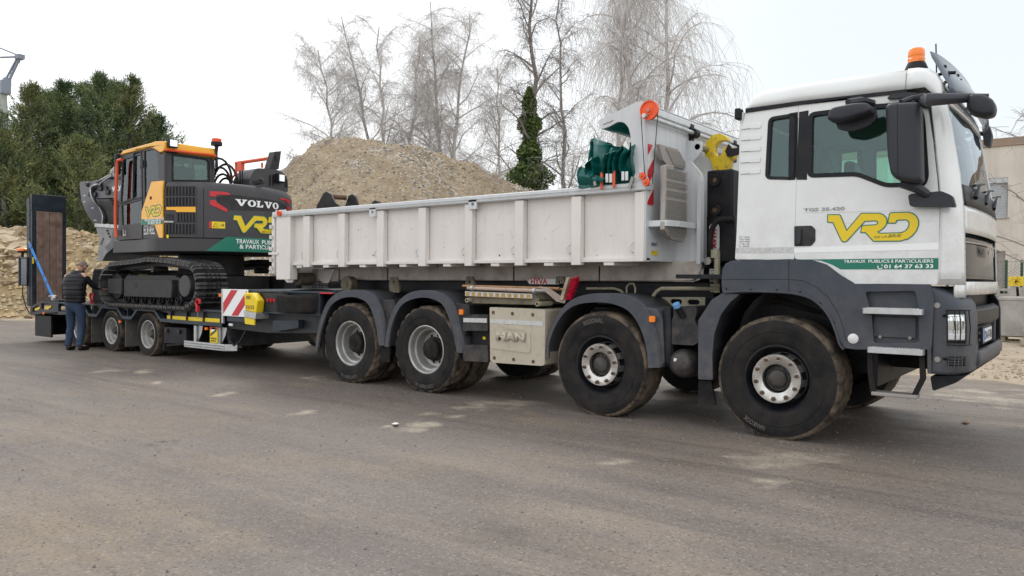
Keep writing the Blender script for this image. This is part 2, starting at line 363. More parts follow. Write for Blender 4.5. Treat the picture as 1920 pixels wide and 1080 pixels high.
# ================= SETTING =================
def nodes_mat(name):
    m = bpy.data.materials.new(name); m.use_nodes = True; return m, m.node_tree.nodes, m.node_tree.links
def N(n, t, **k):
    x = n.new(t)
    for a, b in k.items():
        if a.startswith('i_'): x.inputs[a[2:].replace('_', ' ')].default_value = b
        else: setattr(x, a, b)
    return x
def asphalt_mat():
    m, n, l = nodes_mat('damp_asphalt'); b = n['Principled BSDF']; g = n.new('ShaderNodeNewGeometry'); P = g.outputs['Position']
    def noise(sc, det=6, rough=.6, stretch=None):
        x = N(n, 'ShaderNodeTexNoise'); x.inputs['Scale'].default_value = sc; x.inputs['Detail'].default_value = det; x.inputs['Roughness'].default_value = rough
        if stretch:
            mp = N(n, 'ShaderNodeMapping'); mp.inputs['Scale'].default_value = stretch; mp.inputs['Rotation'].default_value = (0, 0, .12); l.new(P, mp.inputs['Vector']); l.new(mp.outputs['Vector'], x.inputs['Vector'])
        else: l.new(P, x.inputs['Vector'])
        return x.outputs['Fac']
    def ramp(f, a, b_, lo=0., hi=1.):
        r = N(n, 'ShaderNodeMapRange'); r.inputs['From Min'].default_value = a; r.inputs['From Max'].default_value = b_; r.inputs['To Min'].default_value = lo; r.inputs['To Max'].default_value = hi; l.new(f, r.inputs['Value']); return r.outputs['Result']
    def mix(f, a, b_, mode='MIX'):
        x = N(n, 'ShaderNodeMix', data_type='RGBA', blend_type=mode)
        if isinstance(f, float): x.inputs[0].default_value = f
        else: l.new(f, x.inputs[0])
        for i, c in ((6, a), (7, b_)):
            if isinstance(c, tuple): x.inputs[i].default_value = (*c, 1)
            else: l.new(c, x.inputs[i])
        return x.outputs[2]
    def math_(op, a, b_):
        x = N(n, 'ShaderNodeMath', operation=op)
        for i, c in enumerate((a, b_)):
            if isinstance(c, (int, float)): x.inputs[i].default_value = c
            else: l.new(c, x.inputs[i])
        return x.outputs[0]
    c = mix(ramp(noise(.35, 5), .35, .65), (.150, .124, .109), (.190, .158, .137))
    c = mix(ramp(noise(.55, 8, .65, (.35, 1.2, 1)), .50, .68, 0, .6), c, (.31, .25, .18))       # tracked-in sand, drawn out along the driving direction
    c = mix(ramp(noise(1.1, 7, .7, (.5, 1.6, 1)), .56, .72, 0, .55), c, (.115, .104, .10))         # damp dark patches
    # named stains: dusty ellipses where stones and puddles dried out, in ground metres: x, y, rx, ry, angle, strength, kind
    ST = [(-3.98,-3.46,0.13,0.15,0.69,1.00,'dark'), (-9.39,-1.39,0.14,0.24,0.71,1.00,'sand'), (-8.88,-1.13,0.11,0.20,0.71,1.00,'sand'), (-5.99,-1.64,0.12,0.17,0.70,1.00,'sand'), (-7.56,-1.62,0.05,0.16,0.70,1.00,'sand'), (-6.49,0.08,0.16,0.18,0.70,1.00,'sand'), (-5.92,-0.37,0.21,0.21,0.70,0.90,'tan'), (-2.83,-1.48,0.10,0.11,0.69,1.00,'sand'), (-2.75,-1.75,0.11,0.13,0.69,0.75,'sand'), (-3.00,-1.75,0.06,0.08,0.69,0.75,'sand'), (-2.95,-0.98,0.10,0.09,0.69,0.95,'sand'), (-3.23,-1.01,0.07,0.10,0.69,0.85,'sand'), (-4.24,-1.77,0.13,0.13,0.69,0.85,'sand'), (-2.95,0.02,0.30,0.23,0.69,0.80,'sand'), (-2.22,-0.57,0.21,0.24,0.69,0.90,'tan'), (-3.15,-0.29,0.18,0.18,0.69,0.85,'sand'), (0.34,-0.69,0.34,0.22,0.68,1.00,'sand'), (0.48,-1.46,0.13,0.09,0.68,0.85,'sand'), (-0.67,-1.65,0.10,0.07,0.68,0.85,'sand'), (-0.01,-0.91,0.08,0.07,0.68,0.75,'sand'), (1.06,4.25,0.60,0.66,0.70,1.00,'sand'), (-2.28,-3.05,2.40,0.32,0.68,0.50,'tan'), (-5.21,-3.57,1.27,0.87,0.69,0.60,'tan'), (-2.13,-4.94,0.86,0.97,0.68,0.80,'tan'), (-0.30,-3.53,0.17,0.23,0.68,0.50,'dark'), (-1.77,-5.25,0.76,0.38,0.67,0.70,'tan'), (0.70,-1.58,1.43,0.19,0.68,0.25,'dark'), (0.19,6.34,2.16,1.66,0.71,0.70,'tan'), (-1.62,-4.64,0.02,0.58,0.68,0.80,'tan'), (1.57,0.08,0.66,0.36,0.68,0.30,'dark')]
    warp = N(n, 'ShaderNodeTexNoise'); warp.inputs['Scale'].default_value = 3.5; warp.inputs['Detail'].default_value = 6; l.new(P, warp.inputs['Vector'])
    wv = N(n, 'ShaderNodeVectorMath', operation='SUBTRACT'); l.new(warp.outputs['Color'], wv.inputs[0]); wv.inputs[1].default_value = (.5, .5, .5)
    for kind, colr in (('sand', (.56, .49, .38)), ('tan', (.26, .20, .135)), ('dark', (.055, .05, .048))):
        acc = None
        for (x, y, rx, ry, an, st, kd) in ST:
            if kd != kind: continue
            ws = N(n, 'ShaderNodeVectorMath', operation='SCALE'); l.new(wv.outputs[0], ws.inputs[0]); ws.inputs['Scale'].default_value = min(rx, ry)*4.5+.1
            ad = N(n, 'ShaderNodeVectorMath', operation='ADD'); l.new(P, ad.inputs[0]); l.new(ws.outputs[0], ad.inputs[1])
            mp = N(n, 'ShaderNodeMapping', vector_type='TEXTURE'); mp.inputs['Location'].default_value = (x, y, 0); mp.inputs['Rotation'].default_value = (0, 0, an); mp.inputs['Scale'].default_value = (rx, ry, 100)
            l.new(ad.outputs[0], mp.inputs['Vector'])
            ln = N(n, 'ShaderNodeVectorMath', operation='LENGTH'); l.new(mp.outputs['Vector'], ln.inputs[0])
            f = ramp(ln.outputs['Value'], 1.45, .25, 0, st)
            acc = f if acc is None else math_('MAXIMUM', acc, f)
        if acc is not None:
            br = ramp(noise(22 if kind == 'sand' else 9, 5, .7, (.5, 2.5, 1)), .36, .58, .30, 1)
            c = mix(math_('MULTIPLY', acc, br), c, colr)
    # aggregate speckle
    v = N(n, 'ShaderNodeTexVoronoi'); v.inputs['Scale'].default_value = 75; l.new(P, v.inputs['Vector'])
    sp = N(n, 'ShaderNodeSeparateColor'); l.new(v.outputs['Color'], sp.inputs[0])
    c = mix(ramp(noise(1.3, 6, .6, (.10, 2.2, 1)), .50, .64, 0, .5), c, (.100, .082, .072)); c = mix(ramp(noise(1.9, 6, .6, (.07, 1.7, 1)), .54, .68, 0, .5), c, (.27, .225, .175))   # tyre tracks
    c = mix(ramp(sp.outputs[0], .80, .98, 0, .38), c, (.38, .34, .30)); c = mix(ramp(sp.outputs[1], .80, 1., 0, .6), c, (.035, .033, .033))
    c = mix(ramp(noise(180, 2), .35, .65, 0, .35), c, (.09, .08, .078))
    l.new(c, b.inputs['Base Color'])
    l.new(ramp(noise(.8, 6, .65, (.5, 1.4, 1)), .38, .62, .46, .74), b.inputs['Roughness'])
    b.inputs['Specular IOR Level'].default_value = .3
    h = math_('ADD', math_('MULTIPLY', v.outputs['Distance'], .6), math_('MULTIPLY', noise(14, 7), 1.6))
    bp = N(n, 'ShaderNodeBump'); bp.inputs['Strength'].default_value = .38; bp.inputs['Distance'].default_value = .008; l.new(h, bp.inputs['Height']); l.new(bp.outputs['Normal'], b.inputs['Normal'])
    return m
def earth_mat(name, c1, c2, c3, sc=.5, bump=.6, speck=40, spc=(.12, .11, .11), spa=.4, streak=None, dist=.04):
    m, n, l = nodes_mat(name); b = n['Principled BSDF']; g = n.new('ShaderNodeNewGeometry'); P = g.outputs['Position']
    def noise(s, d=7, st=None, rough=.6):
        x = N(n, 'ShaderNodeTexNoise'); x.inputs['Scale'].default_value = s; x.inputs['Detail'].default_value = d; x.inputs['Roughness'].default_value = rough
        if st:
            mp = N(n, 'ShaderNodeMapping'); mp.inputs['Scale'].default_value = st[0]; mp.inputs['Rotation'].default_value = st[1]; l.new(P, mp.inputs['Vector']); l.new(mp.outputs['Vector'], x.inputs['Vector'])
        else: l.new(P, x.inputs['Vector'])
        return x.outputs['Fac']
    def mp_(f, a, b_, lo=0., hi=1.):
        r = N(n, 'ShaderNodeMapRange'); r.inputs['From Min'].default_value = a; r.inputs['From Max'].default_value = b_; r.inputs['To Min'].default_value = lo; r.inputs['To Max'].default_value = hi; l.new(f, r.inputs['Value']); return r.outputs['Result']
    def mix(f, a, c_):
        x = N(n, 'ShaderNodeMix', data_type='RGBA'); l.new(f, x.inputs[0])
        for i, c in ((6, a), (7, c_)):
            if isinstance(c, tuple): x.inputs[i].default_value = (*c, 1)
            else: l.new(c, x.inputs[i])
        return x.outputs[2]
    c = mix(mp_(noise(sc), .35, .65), c1, c2)
    c = mix(mp_(noise(sc*3, 8), .45, .7), c, c3)
    v = N(n, 'ShaderNodeTexVoronoi'); v.inputs['Scale'].default_value = speck; l.new(P, v.inputs['Vector'])
    sp = N(n, 'ShaderNodeSeparateColor'); l.new(v.outputs['Color'], sp.inputs[0])
    if streak:   # coarser grey stone runs in bands down the slope
        k = mp_(noise(.5, 5, streak, .55), .47, .57, .12, 1)
        mu = N(n, 'ShaderNodeMath', operation='MULTIPLY'); l.new(mp_(sp.outputs[0], .45, .75, 0, .8), mu.inputs[0]); l.new(k, mu.inputs[1])
        c = mix(mu.outputs[0], c, spc)
        mu2 = N(n, 'ShaderNodeMath', operation='MULTIPLY'); l.new(mp_(sp.outputs[1], .7, .9, 0, .9), mu2.inputs[0]); l.new(k, mu2.inputs[1]); c = mix(mu2.outputs[0], c, (.55, .52, .48))
    else:
        c = mix(mp_(sp.outputs[0], .72, .95, 0, spa), c, spc)
    c = mix(mp_(sp.outputs[2], .8, 1., 0, .5), c, (.55, .5, .42))
    l.new(c, b.inputs['Base Color']); b.inputs['Roughness'].default_value = .95; b.inputs['Specular IOR Level'].default_value = .2
    ad = N(n, 'ShaderNodeMath', operation='ADD'); l.new(noise(sc*14, 8), ad.inputs[0]); m2 = N(n, 'ShaderNodeMath', operation='MULTIPLY'); l.new(sp.outputs[1], m2.inputs[0]); m2.inputs[1].default_value = .6; l.new(m2.outputs[0], ad.inputs[1])
    bp = N(n, 'ShaderNodeBump'); bp.inputs['Strength'].default_value = bump; bp.inputs['Distance'].default_value = dist; l.new(ad.outputs[0], bp.inputs['Height']); l.new(bp.outputs['Normal'], b.inputs['Normal'])
    return m
M['asphalt'] = asphalt_mat()
M['dirt'] = earth_mat('sandy_dirt', (.34, .27, .20), (.42, .345, .26), (.24, .195, .15), .4, .5, 30, (.16, .13, .11), .35, dist=.03)
M['gravel'] = earth_mat('crushed_gravel', (.305, .236, .155), (.35, .277, .187), (.25, .195, .13), .45, .7, 13, (.15, .145, .145), .3, streak=((.45, 1.3, .45), (.3, .5, .6)), dist=.12)
M['rockbed'] = earth_mat('limestone_rubble', (.40, .29, .15), (.46, .36, .22), (.25, .19, .12), .8, .9, 6, (.14, .11, .08), .5, dist=.15)
M['rock'] = mat('limestone_block', (.46, .345, .195), .9, var=.3, vscale=1.1, dirt=(.5, .44, .34), dscale=1.5, damt=.8, bump=.6, bscale=9)
M['slab'] = mat('pale_limestone_slab', (.52, .43, .31), .9, var=.2, vscale=1.6, dirt=(.42, .31, .17), dscale=2, damt=.8, bump=.6, bscale=9)
M['stone_grey'] = mat('grey_stone', (.22, .21, .20), .9, var=.4, vscale=1.5)
M['stone_tan'] = mat('tan_stone', (.40, .33, .24), .9, var=.3, vscale=1.5)

b = MB(); R_ = 700
edge = [(-160, -34), (-60, -8), (-25.5, 2.6), (-19, 4.6), (-13, 6.4), (-6, 7.3), (-2, 6.6), (1.4, 5.3), (4.5, 5.0), (12, 5.2), (60, 6), (160, 6)]
b.add([(-R_, -R_, -.008), (R_, -R_, -.008), (R_, R_, -.008), (-R_, R_, -.008)], [(0, 1, 2, 3)])
tag(b.build('ground', 'dirt', smooth=0), 'pale sandy dirt ground around the asphalt yard', None, None, 'structure')
e2 = []
for i in range(len(edge)-1):
    a, c = Vector(edge[i]), Vector(edge[i+1]); n_ = max(1, int((c-a).length/.35))
    if abs(a.x) > 50 and abs(c.x) > 50: n_ = 4
    for k in range(n_):
        p = a+(c-a)*k/n_; e2.append((p.x, p.y+random.gauss(0, .09)+.25*math.sin(p.x*.9)+.15*math.sin(p.x*2.3)))
e2.append(edge[-1]); b = MB(); b.plate([e2+[(160, -120), (-160, -120)]], lambda u, v, w: (u, v, 0))
tag(b.build('asphalt_yard', 'asphalt', smooth=0), 'damp grey asphalt yard with sandy stains', None, None, 'structure')

# loose grit on the asphalt (nobody could count it) and the dirt verge
def stone_mesh(nm, mt, r=1., seed=0, flat=.7, sub=1):
    bm = bmesh.new(); bmesh.ops.create_icosphere(bm, subdivisions=sub, radius=r); q = random.Random(seed)
    for v in bm.verts: v.co *= q.uniform(.68, 1.18); v.co.z *= flat; v.co.x *= 1+q.random()*.04
    for _ in range(4):
        d = Vector((q.gauss(0, 1), q.gauss(0, 1), q.gauss(0, 1))).normalized(); k = r*q.uniform(.5, .8)
        for v in bm.verts:
            s = v.co.dot(d)
            if s > k: v.co -= d*(s-k)
    me = bpy.data.meshes.new(nm); bm.to_mesh(me); bm.free(); me.materials.append(M[mt]); return me
def scatter(name, mt, pts, size, parent=None, origin=(0, 0, 0)):
    """many small stones joined: pts (n,3), size (n)"""
    base = np.array([(1, 0, 0), (-.5, .87, 0), (-.5, -.87, 0), (0, 0, .8), (.1, .1, -.6)]); fc = np.array([(0, 1, 3), (1, 2, 3), (2, 0, 3), (1, 0, 4), (2, 1, 4), (0, 2, 4)])
    n_ = len(pts); an = rng.random(n_)*6.28; ca, sa = np.cos(an), np.sin(an); j = rng.uniform(.6, 1.35, (n_, 5, 3)); V = base[None]*j
    X = V[..., 0]*ca[:, None]-V[..., 1]*sa[:, None]; Y = V[..., 0]*sa[:, None]+V[..., 1]*ca[:, None]
    V = np.stack([X, Y, V[..., 2]], -1)*size[:, None, None]+pts[:, None, :]
    F = fc[None]+(np.arange(n_)*5)[:, None, None]
    me = bpy.data.meshes.new(name); me.from_pydata(V.reshape(-1, 3).tolist(), [], F.reshape(-1, 3).tolist()); me.materials.append(M[mt]) ; me.update()
    return link(me, name, parent)
n_ = 5200; px = rng.uniform(-12, 3.2, n_); py = -1.2+rng.normal(0, 1.9, n_)-.1*px*0; ok = (py > -6.4)
pts = np.stack([px, py, np.full(n_, .002)], 1)[ok]; tag(scatter('grit', 'stone_tan', pts, rng.uniform(.0015, .0065, len(pts))), 'fine loose grit scattered over the asphalt in front of the truck', None, None, 'stuff')
n_ = 1500; px = rng.uniform(-9, 3, n_); py = rng.uniform(-6.2, 4, n_); pts = np.stack([px, py, np.full(n_, .003)], 1); tag(scatter('gravel_chips', 'stone_grey', pts, rng.uniform(.003, .011, n_)), 'dark gravel chips strewn across the yard', None, None, 'stuff')
n_ = 3500; px = rng.uniform(-26, 9, n_); py = 6.2+np.abs(rng.normal(0, 2.2, n_)); pts = np.stack([px, py, np.full(n_, .0)], 1); tag(scatter('verge_stones', 'stone_tan', pts, rng.uniform(.01, .05, n_)), 'small stones on the dirt verge behind the trailer', None, None, 'stuff')
b = MB(); b.add([(p[0], p[1], .012+.006*i) for i, p in enumerate([(-3.058,-1.697),(-3.067,-1.634),(-2.962,-1.686),(-2.936,-1.766)])], [(0, 1, 2, 3)]); tag(b.build('paper_scrap', 'litter', solid=.002), 'small white scrap of paper on the asphalt before the box panel', 'litter')
b = MB(); b.add([(p[0], p[1], .01+.012*(i % 2)) for i, p in enumerate([(1.154,1.917),(1.186,2.017),(1.224,1.938),(1.195,1.807)])], [(0, 1, 2, 3)]); tag(b.build('dead_leaf', 'leaf', solid=.002), 'curled brown leaf on the asphalt right of the front bumper', 'leaf')

# ---- heaps
CC = Vector((2.3082, -6.7665, 0)); RH = Vector((.79003, .61305, 0)).normalized(); FH = Vector((-.61305, .79003, 0)).normalized()
def uv(u, v, z=0.): p = CC+RH*u+FH*v; return Vector((p.x, p.y, z))
from mathutils import noise as mnoise
def interp(x, T):
    if x <= T[0][0]: return T[0][1]
    for (a, ha), (c, hc) in zip(T, T[1:]):
        if x <= c: return ha+(hc-ha)*(x-a)/(c-a)
    return T[-1][1]
HR = [(-19, -.4), (-15, .4), (-12.2, 2.6), (-9.6, 4.7), (-8.5, 5.7), (-7.7, 6.6), (-6.6, 6.72), (-5.2, 6.72), (-4.2, 6.5), (-3.1, 6.15), (-1.2, 5.5), (.8, 4.8), (2.6, 3.9), (5, 2.2), (7.5, .3), (8.5, -.4)]
def heap_z(u, v):
    q = Vector((u*.5, v*.5, 3)); dv = abs(v-29.5-.6*math.sin(u*.5)); soft = math.sqrt(dv*dv+.5)-.6
    return interp(u, HR)-soft*.80+.30*mnoise.fractal(q*1.2, 1, 2, 5)+.10*mnoise.fractal(Vector((u*2.2, v*2.2, 1)), 1, 2, 4)-.16*abs(mnoise.noise(Vector((u*1.5+v*.3, v*.35, 4))))+.05
rows = []
for i in range(190):
    u = -19+27.5*i/189; rows.append([uv(u, 20.5+18*j/119, max(-.05, heap_z(u, 20.5+18*j/119))) for j in range(120)])
hp = thing('gravel_heap', 'huge tan heap of crushed gravel behind the white container', 'gravel heap', uv(-5, 29.5))
b = MB(); b.grid(rows); b.build('slope', 'gravel', hp, smooth=180)
k = 9000; us = rng.uniform(-18, 8, k); vs = rng.uniform(21, 30.2, k); P_ = []
for u, v in zip(us, vs):
    z = heap_z(u, v)
    if z > .1: P_.append((*uv(u, v, z)[:2], z))
P_ = np.array(P_); st = rng.random(len(P_)) < .7
tag(scatter('stone', 'stone_tan', P_[st], rng.uniform(.02, .075, st.sum()), None), None); o = bpy.data.objects['stone']; o.parent = hp; o.location = -WP[hp.name]; o['kind'] = 'stuff'
o = scatter('grey_stone', 'stone_grey', P_[~st], rng.uniform(.02, .07, (~st).sum())); o.parent = hp; o.location = -WP[hp.name]; o['kind'] = 'stuff'
# second heap behind, only its crest shows left of the first
b = MB(); T2 = [(-22, 0), (-17, 2.2), (-14, 5.0), (-12.2, 6.9), (-11, 7.6), (-10, 8.1), (-8, 7.6), (-4, 4), (0, 0)]
rows = [[uv(-22+22*i/70, 33+12*j/40, max(-.1, interp(-22+22*i/70, T2)-abs(33+12*j/40-39)*.95+.55*mnoise.fractal(Vector((i*.22, j*.22, 9)), 1, 2, 5))) for j in range(41)] for i in range(71)]
tag(b.grid(rows).build('earth_heap', 'gravel', smooth=180), 'rough brown earth heap peeking out left behind the gravel heap', 'earth heap')
# rubble heap on the left: bank of limestone rocks with a bare dirt foot
TR = [(-30, 3.0), (-22, 3.1), (-17.6, 3.05), (-16, 2.85), (-13.5, 3.2), (-11, 2.7), (-8.5, 2.2), (-6, 1.0), (-4, -.2)]
def rub_z(u, v):
    h = interp(u, TR); s = (v-25.6)/4.6; s = max(0, min(1, s)); s = s*s*(3-2*s) if s < 1 else 1
    e = s*.55+.45*max(0, min(1, (v-25.4)/4.2)); back = max(0, (v-31.5))*.45
    return (h*e-back)+.22*mnoise.fractal(Vector((u*.55, v*.55, 5)), 1, 2, 5)*min(1, max(0, (v-25.3)))
rows = [[uv(-34+31*i/150, 25.0+14*j/80, max(-.12, rub_z(-34+31*i/150, 25.0+14*j/80)-.02)) for j in range(81)] for i in range(151)]
rb = thing('rubble_heap', 'bank of broken tan limestone rubble behind the trailer ramp', 'rubble heap', uv(-15, 27))
MB().grid(rows).build('bank', 'rockbed', rb, smooth=180)
RM = [stone_mesh('rock', 'rock', 1, i, .75, 2) for i in range(7)]; SM = [stone_mesh('slab', 'slab', 1, 40+i, .42, 2) for i in range(4)]
q = random.Random(4); cnt = 0; rk = []
while cnt < 290:
    u = q.uniform(-19.6, -9.3) if cnt > 40 else q.uniform(-20, -17.6); v = q.uniform(26.6, 31.2)
    slab = u < -17.6
    z = rub_z(u, v)
    if z < .9+.5*q.random() or (slab and z < 1.1): continue
    p = uv(u, v, z); o = link((SM if slab else RM)[q.randrange(4 if slab else 7)], 'rock', rb, p)
    s = q.uniform(.22, .55) if slab else q.choice((.09, .11, .14, .17, .22))*q.uniform(.8, 1.3); o.scale = (s*q.uniform(.8, 1.4), s, s*q.uniform(.8, 1.1))
    o.rotation_euler = (q.uniform(-.5, .5), q.uniform(-.5, .5), q.uniform(0, 6.3)); cnt += 1
k = 7000; us = rng.uniform(-30, -5, k); vs = rng.uniform(25.4, 31.5, k); P_ = np.array([(*uv(u, v)[:2], rub_z(u, v)) for u, v in zip(us, vs)]); P_ = P_[P_[:, 2] > .05]
o = scatter('small_rubble', 'rock', P_, rng.uniform(.02, .12, len(P_))); o.parent = rb; o.location = -WP[rb.name]; o['kind'] = 'stuff'

# ---- trees
M['bark_birch'] = mat('birch_bark', (.50, .47, .45), .8, var=.15, vscale=3, dirt=(.07, .06, .06), dscale=2.2, damt=.9, dlo=.55, dhi=.62)
M['bark_dark'] = mat('dark_bark', (.20, .18, .16), .9, var=.35, vscale=4)
M['twig'] = mat('birch_twigs', (.52, .495, .475), .8, var=.2, vscale=2)
M['twig2'] = mat('tree_twigs', (.26, .235, .22), .8, var=.2, vscale=2)
def fmat(name, a, b_, c, sc=.8):
    m, n, l = nodes_mat(name); bs = n['Principled BSDF']; g = n.new('ShaderNodeNewGeometry')
    r = N(n, 'ShaderNodeValToRGB'); e = r.color_ramp.elements; e[0].color = (*a, 1); e[1].color = (*c, 1); e[0].position = .28; e[1].position = .72; x = r.color_ramp.elements.new(.5); x.color = (*b_, 1)
    t = N(n, 'ShaderNodeTexNoise'); t.inputs['Scale'].default_value = sc; t.inputs['Detail'].default_value = 4; l.new(g.outputs['Position'], t.inputs['Vector'])
    mxx = N(n, 'ShaderNodeMath', operation='MULTIPLY_ADD'); l.new(g.outputs['Random Per Island'], mxx.inputs[0]); mxx.inputs[1].default_value = .34; sb = N(n, 'ShaderNodeMath', operation='SUBTRACT'); l.new(t.outputs['Fac'], sb.inputs[0]); sb.inputs[1].default_value = .17; l.new(sb.outputs[0], mxx.inputs[2])
    l.new(mxx.outputs[0], r.inputs['Fac']); l.new(r.outputs['Color'], bs.inputs['Base Color']); bs.inputs['Roughness'].default_value = .75; bs.inputs['Specular IOR Level'].default_value = .2
    return m
M['conifer'] = fmat('conifer_foliage', (.038, .072, .04), (.115, .165, .07), (.25, .29, .12), .7)
M['conifer2'] = fmat('conifer_foliage_brownish', (.042, .072, .038), (.14, .175, .07), (.29, .29, .12), .9)
M['ivy'] = fmat('ivy_leaves', (.03, .055, .018), (.09, .14, .04), (.21, .26, .09), 1.6)
def birch(name_label, base, H, lean=(0, 0), seed=0, limbs=14, spread=3.2, droop=1.0, strand=1.2, nst=650, rt=.14, stems=1, start=.3, ivy=None, bark='bark_birch', kind='birch_tree', cat='tree', tw='twig', grp=None, upright=.75, wcur=1., tr=.0062):
    q = random.Random(seed); t = thing(kind, name_label, cat, base, grp); tk, br, tg = MB(), MB(), MB(); B = Vector(base); tips = []
    for s_ in range(stems):
        a = q.uniform(0, 6.28); off = Vector((math.cos(a), math.sin(a), 0))*(0 if stems == 1 else .25); ld = Vector((lean[0], lean[1], 0)) if stems == 1 else RH*((s_-(stems-1)/2)*spread*.55)+Vector((lean[0], lean[1], 0))
        h = H*(1 if s_ == 0 else q.uniform(.8, .97)); n = 14; P = []
        for i in range(n+1):
            f = i/n; P.append(B+off+ld*f**1.25+Vector((q.gauss(0, .06)+.18*math.sin(f*5+seed), q.gauss(0, .06)+.15*math.cos(f*4+seed), 0))*min(1, f*3)+Vector((0, 0, h*f)))
        rad = [rt*(1-.9*i/n)+.012 for i in range(n+1)]; tk.tube(P, rad, 8)
        nl = limbs//stems if stems > 1 else limbs
        for i in range(nl):
            f = start+(.97-start)*(i+q.random())/nl; k = min(n-1, int(f*n)); p0 = P[k]+(P[k+1]-P[k])*(f*n-k); r0 = max(.012, (rt*(1-.9*f))*.55)
            az = q.uniform(0, 6.28); L = spread*(1.15-f*.75)*q.uniform(.7, 1.15); el = q.uniform(.5, 1.0)*upright+.2; d = Vector((math.cos(az)*math.cos(el), math.sin(az)*math.cos(el), math.sin(el))); p = p0.copy(); Q = [p.copy()]; m = 9
            for j in range(m):
                d = (d+Vector((q.gauss(0, .13), q.gauss(0, .13), q.gauss(0, .07)-.13*droop*(j/m)*2*wcur))).normalized(); p = p+d*(L/m); Q.append(p.copy())
            br.tube(Q, [r0*(1-.85*j/m)+.006 for j in range(m+1)], 5)
            for j in range(2, m+1):
                for _ in range(2 if j < m else 3):
                    d2 = (d*.3+Vector((q.gauss(0, .6), q.gauss(0, .6), q.uniform(-.1, .75)))).normalized(); L2 = L*q.uniform(.22, .42); p2 = Q[j].copy(); Q2 = [p2.copy()]
                    for k2 in range(5):
                        d2 = (d2+Vector((q.gauss(0, .15), q.gauss(0, .15), -.24*droop*wcur))).normalized(); p2 = p2+d2*L2/5; Q2.append(p2.copy())
                    br.tube(Q2, [max(.005, r0*.24*(1-.7*k2/5)) for k2 in range(6)], 3, cap=False); tips += Q2[1:]
        tips.append(P[-1])
    for _ in range(nst):
        p = q.choice(tips)+Vector((q.gauss(0, .05), q.gauss(0, .05), 0)); L = strand*q.uniform(.35, 1.2); d = Vector((q.gauss(0, .6), q.gauss(0, .6), q.uniform(-.6, .6)*(1.4-droop))).normalized(); Q = [p.copy()]; m = 5
        for j in range(m):
            d = (d+Vector((q.gauss(0, .12), q.gauss(0, .12), -.62*droop))).normalized(); p = p+d*L/m; Q.append(p.copy())
        tg.tube(Q, [tr, tr*.9, tr*.8, tr*.7, tr*.6, tr*.4], 3, cap=False)
    tk.build('trunk', bark, t); br.build('crown', tw if bark != 'bark_birch' else 'twig', t); o = tg.build('twigs', tw, t, smooth=0); o['kind'] = 'stuff'
    if ivy:
        zt, rb_, rt_ = ivy; V = []; F = []
        for i in range(20000):
            z = zt*q.random()**.9; rr = (rb_*(1-z/zt)+rt_)*(1+.3*math.sin(z*2.3+1)+.25*math.sin(z*5.7)+.3*mnoise.noise(Vector((i%7, z*2.5, 3))))*math.sqrt(q.random())*1.1; a = q.uniform(0, 6.28); f = z/H; c = B+Vector((lean[0], lean[1], 0))*f**1.25+Vector((rr*math.cos(a), rr*math.sin(a), z))
            e1 = Vector((q.gauss(0, 1), q.gauss(0, 1), q.gauss(0, 1))).normalized(); e2 = e1.cross(Vector((q.gauss(0, 1), q.gauss(0, 1), q.gauss(0, 1)))).normalized(); s = q.uniform(.04, .09); k = len(V)
            V += [c-e1*s, c+e2*s*.7, c+e1*s*1.2, c-e2*s*.7]; F.append((k, k+1, k+2, k+3))
        me = bpy.data.meshes.new('ivy'); me.from_pydata([tuple(v) for v in V], [], F); me.materials.append(M['ivy']); o = link(me, 'ivy', t, label='dark green ivy wrapped thickly around the lower trunk'); o['kind'] = 'stuff'
    return t
def gp(px, d): # ground point seen in the direction of a photo column at a given distance along the view
    return uv((px-960)/1450*d, d, 0)
birch('bare weeping birch leaning left at the far left over the gravel heap', gp(660, 38), 12.6, (-1.7, -1.0), 3, 36, 3.5, .55, 1.3, 5200, .11, 1, .3, wcur=.6, tr=.004)
birch('bare birch with several upright stems above the gravel heap top', gp(722, 39), 14.6, (-.2, 0), 11, 72, 3.4, .5, 1.2, 7500, .13, 3, .28, wcur=.6, tr=.004)
birch('bare birch with white stem, third from the left above the heap', gp(845, 40), 15.8, (-.4, 0), 8, 66, 4.0, .6, 1.5, 7500, .15, 2, .25, wcur=.6, tr=.004)
birch('slim bare tree between the two birches behind the heap', gp(790, 43), 12.9, (.4, 0), 17, 34, 3.0, .5, 1.1, 3500, .10, 1, .3, wcur=.6, tr=.004)
birch('fine-twigged birch between the white-stemmed birch and the ivy trunk', gp(920, 41), 12.5, (.2, .2), 61, 36, 3.4, .6, 1.3, 4200, .11, 1, .25, wcur=.6, tr=.004)
birch('tall dark-stemmed bare tree with ivy around its lower trunk', gp(995, 33), 15.5, (-.4, .2), 23, 30, 2.8, .5, .9, 1900, .19, 1, .3, ivy=(9.6, 1.35, .12), bark='bark_dark', kind='ivy_tree', tw='twig2', upright=.9)
birch('bare tree with gnarled limbs just right of the ivy-covered trunk', gp(1045, 35), 14.0, (.3, .0), 31, 24, 2.6, .45, .9, 1700, .12, 1, .25, bark='bark_dark', kind='bare_tree', tw='twig2')
birch('large weeping birch with long hanging twigs above the container front', gp(1222, 27), 13.2, (-.5, .3), 5, 30, 4.1, 1.0, 3.4, 2100, .16, 2, .35, wcur=.9, tr=.0055)
birch('weeping birch behind the pulley post, stem leaning right', gp(1160, 29), 13.4, (.4, 0), 14, 20, 2.8, .95, 2.4, 1300, .13, 1, .4, tr=.0042)
birch('low leafless shrub right of the ivy trunk', gp(1085, 30), 5.6, (.6, 0), 41, 12, 2.2, .3, .8, 420, .05, 2, .2, bark='bark_dark', kind='shrub', cat='shrub', tw='twig2', upright=.6)
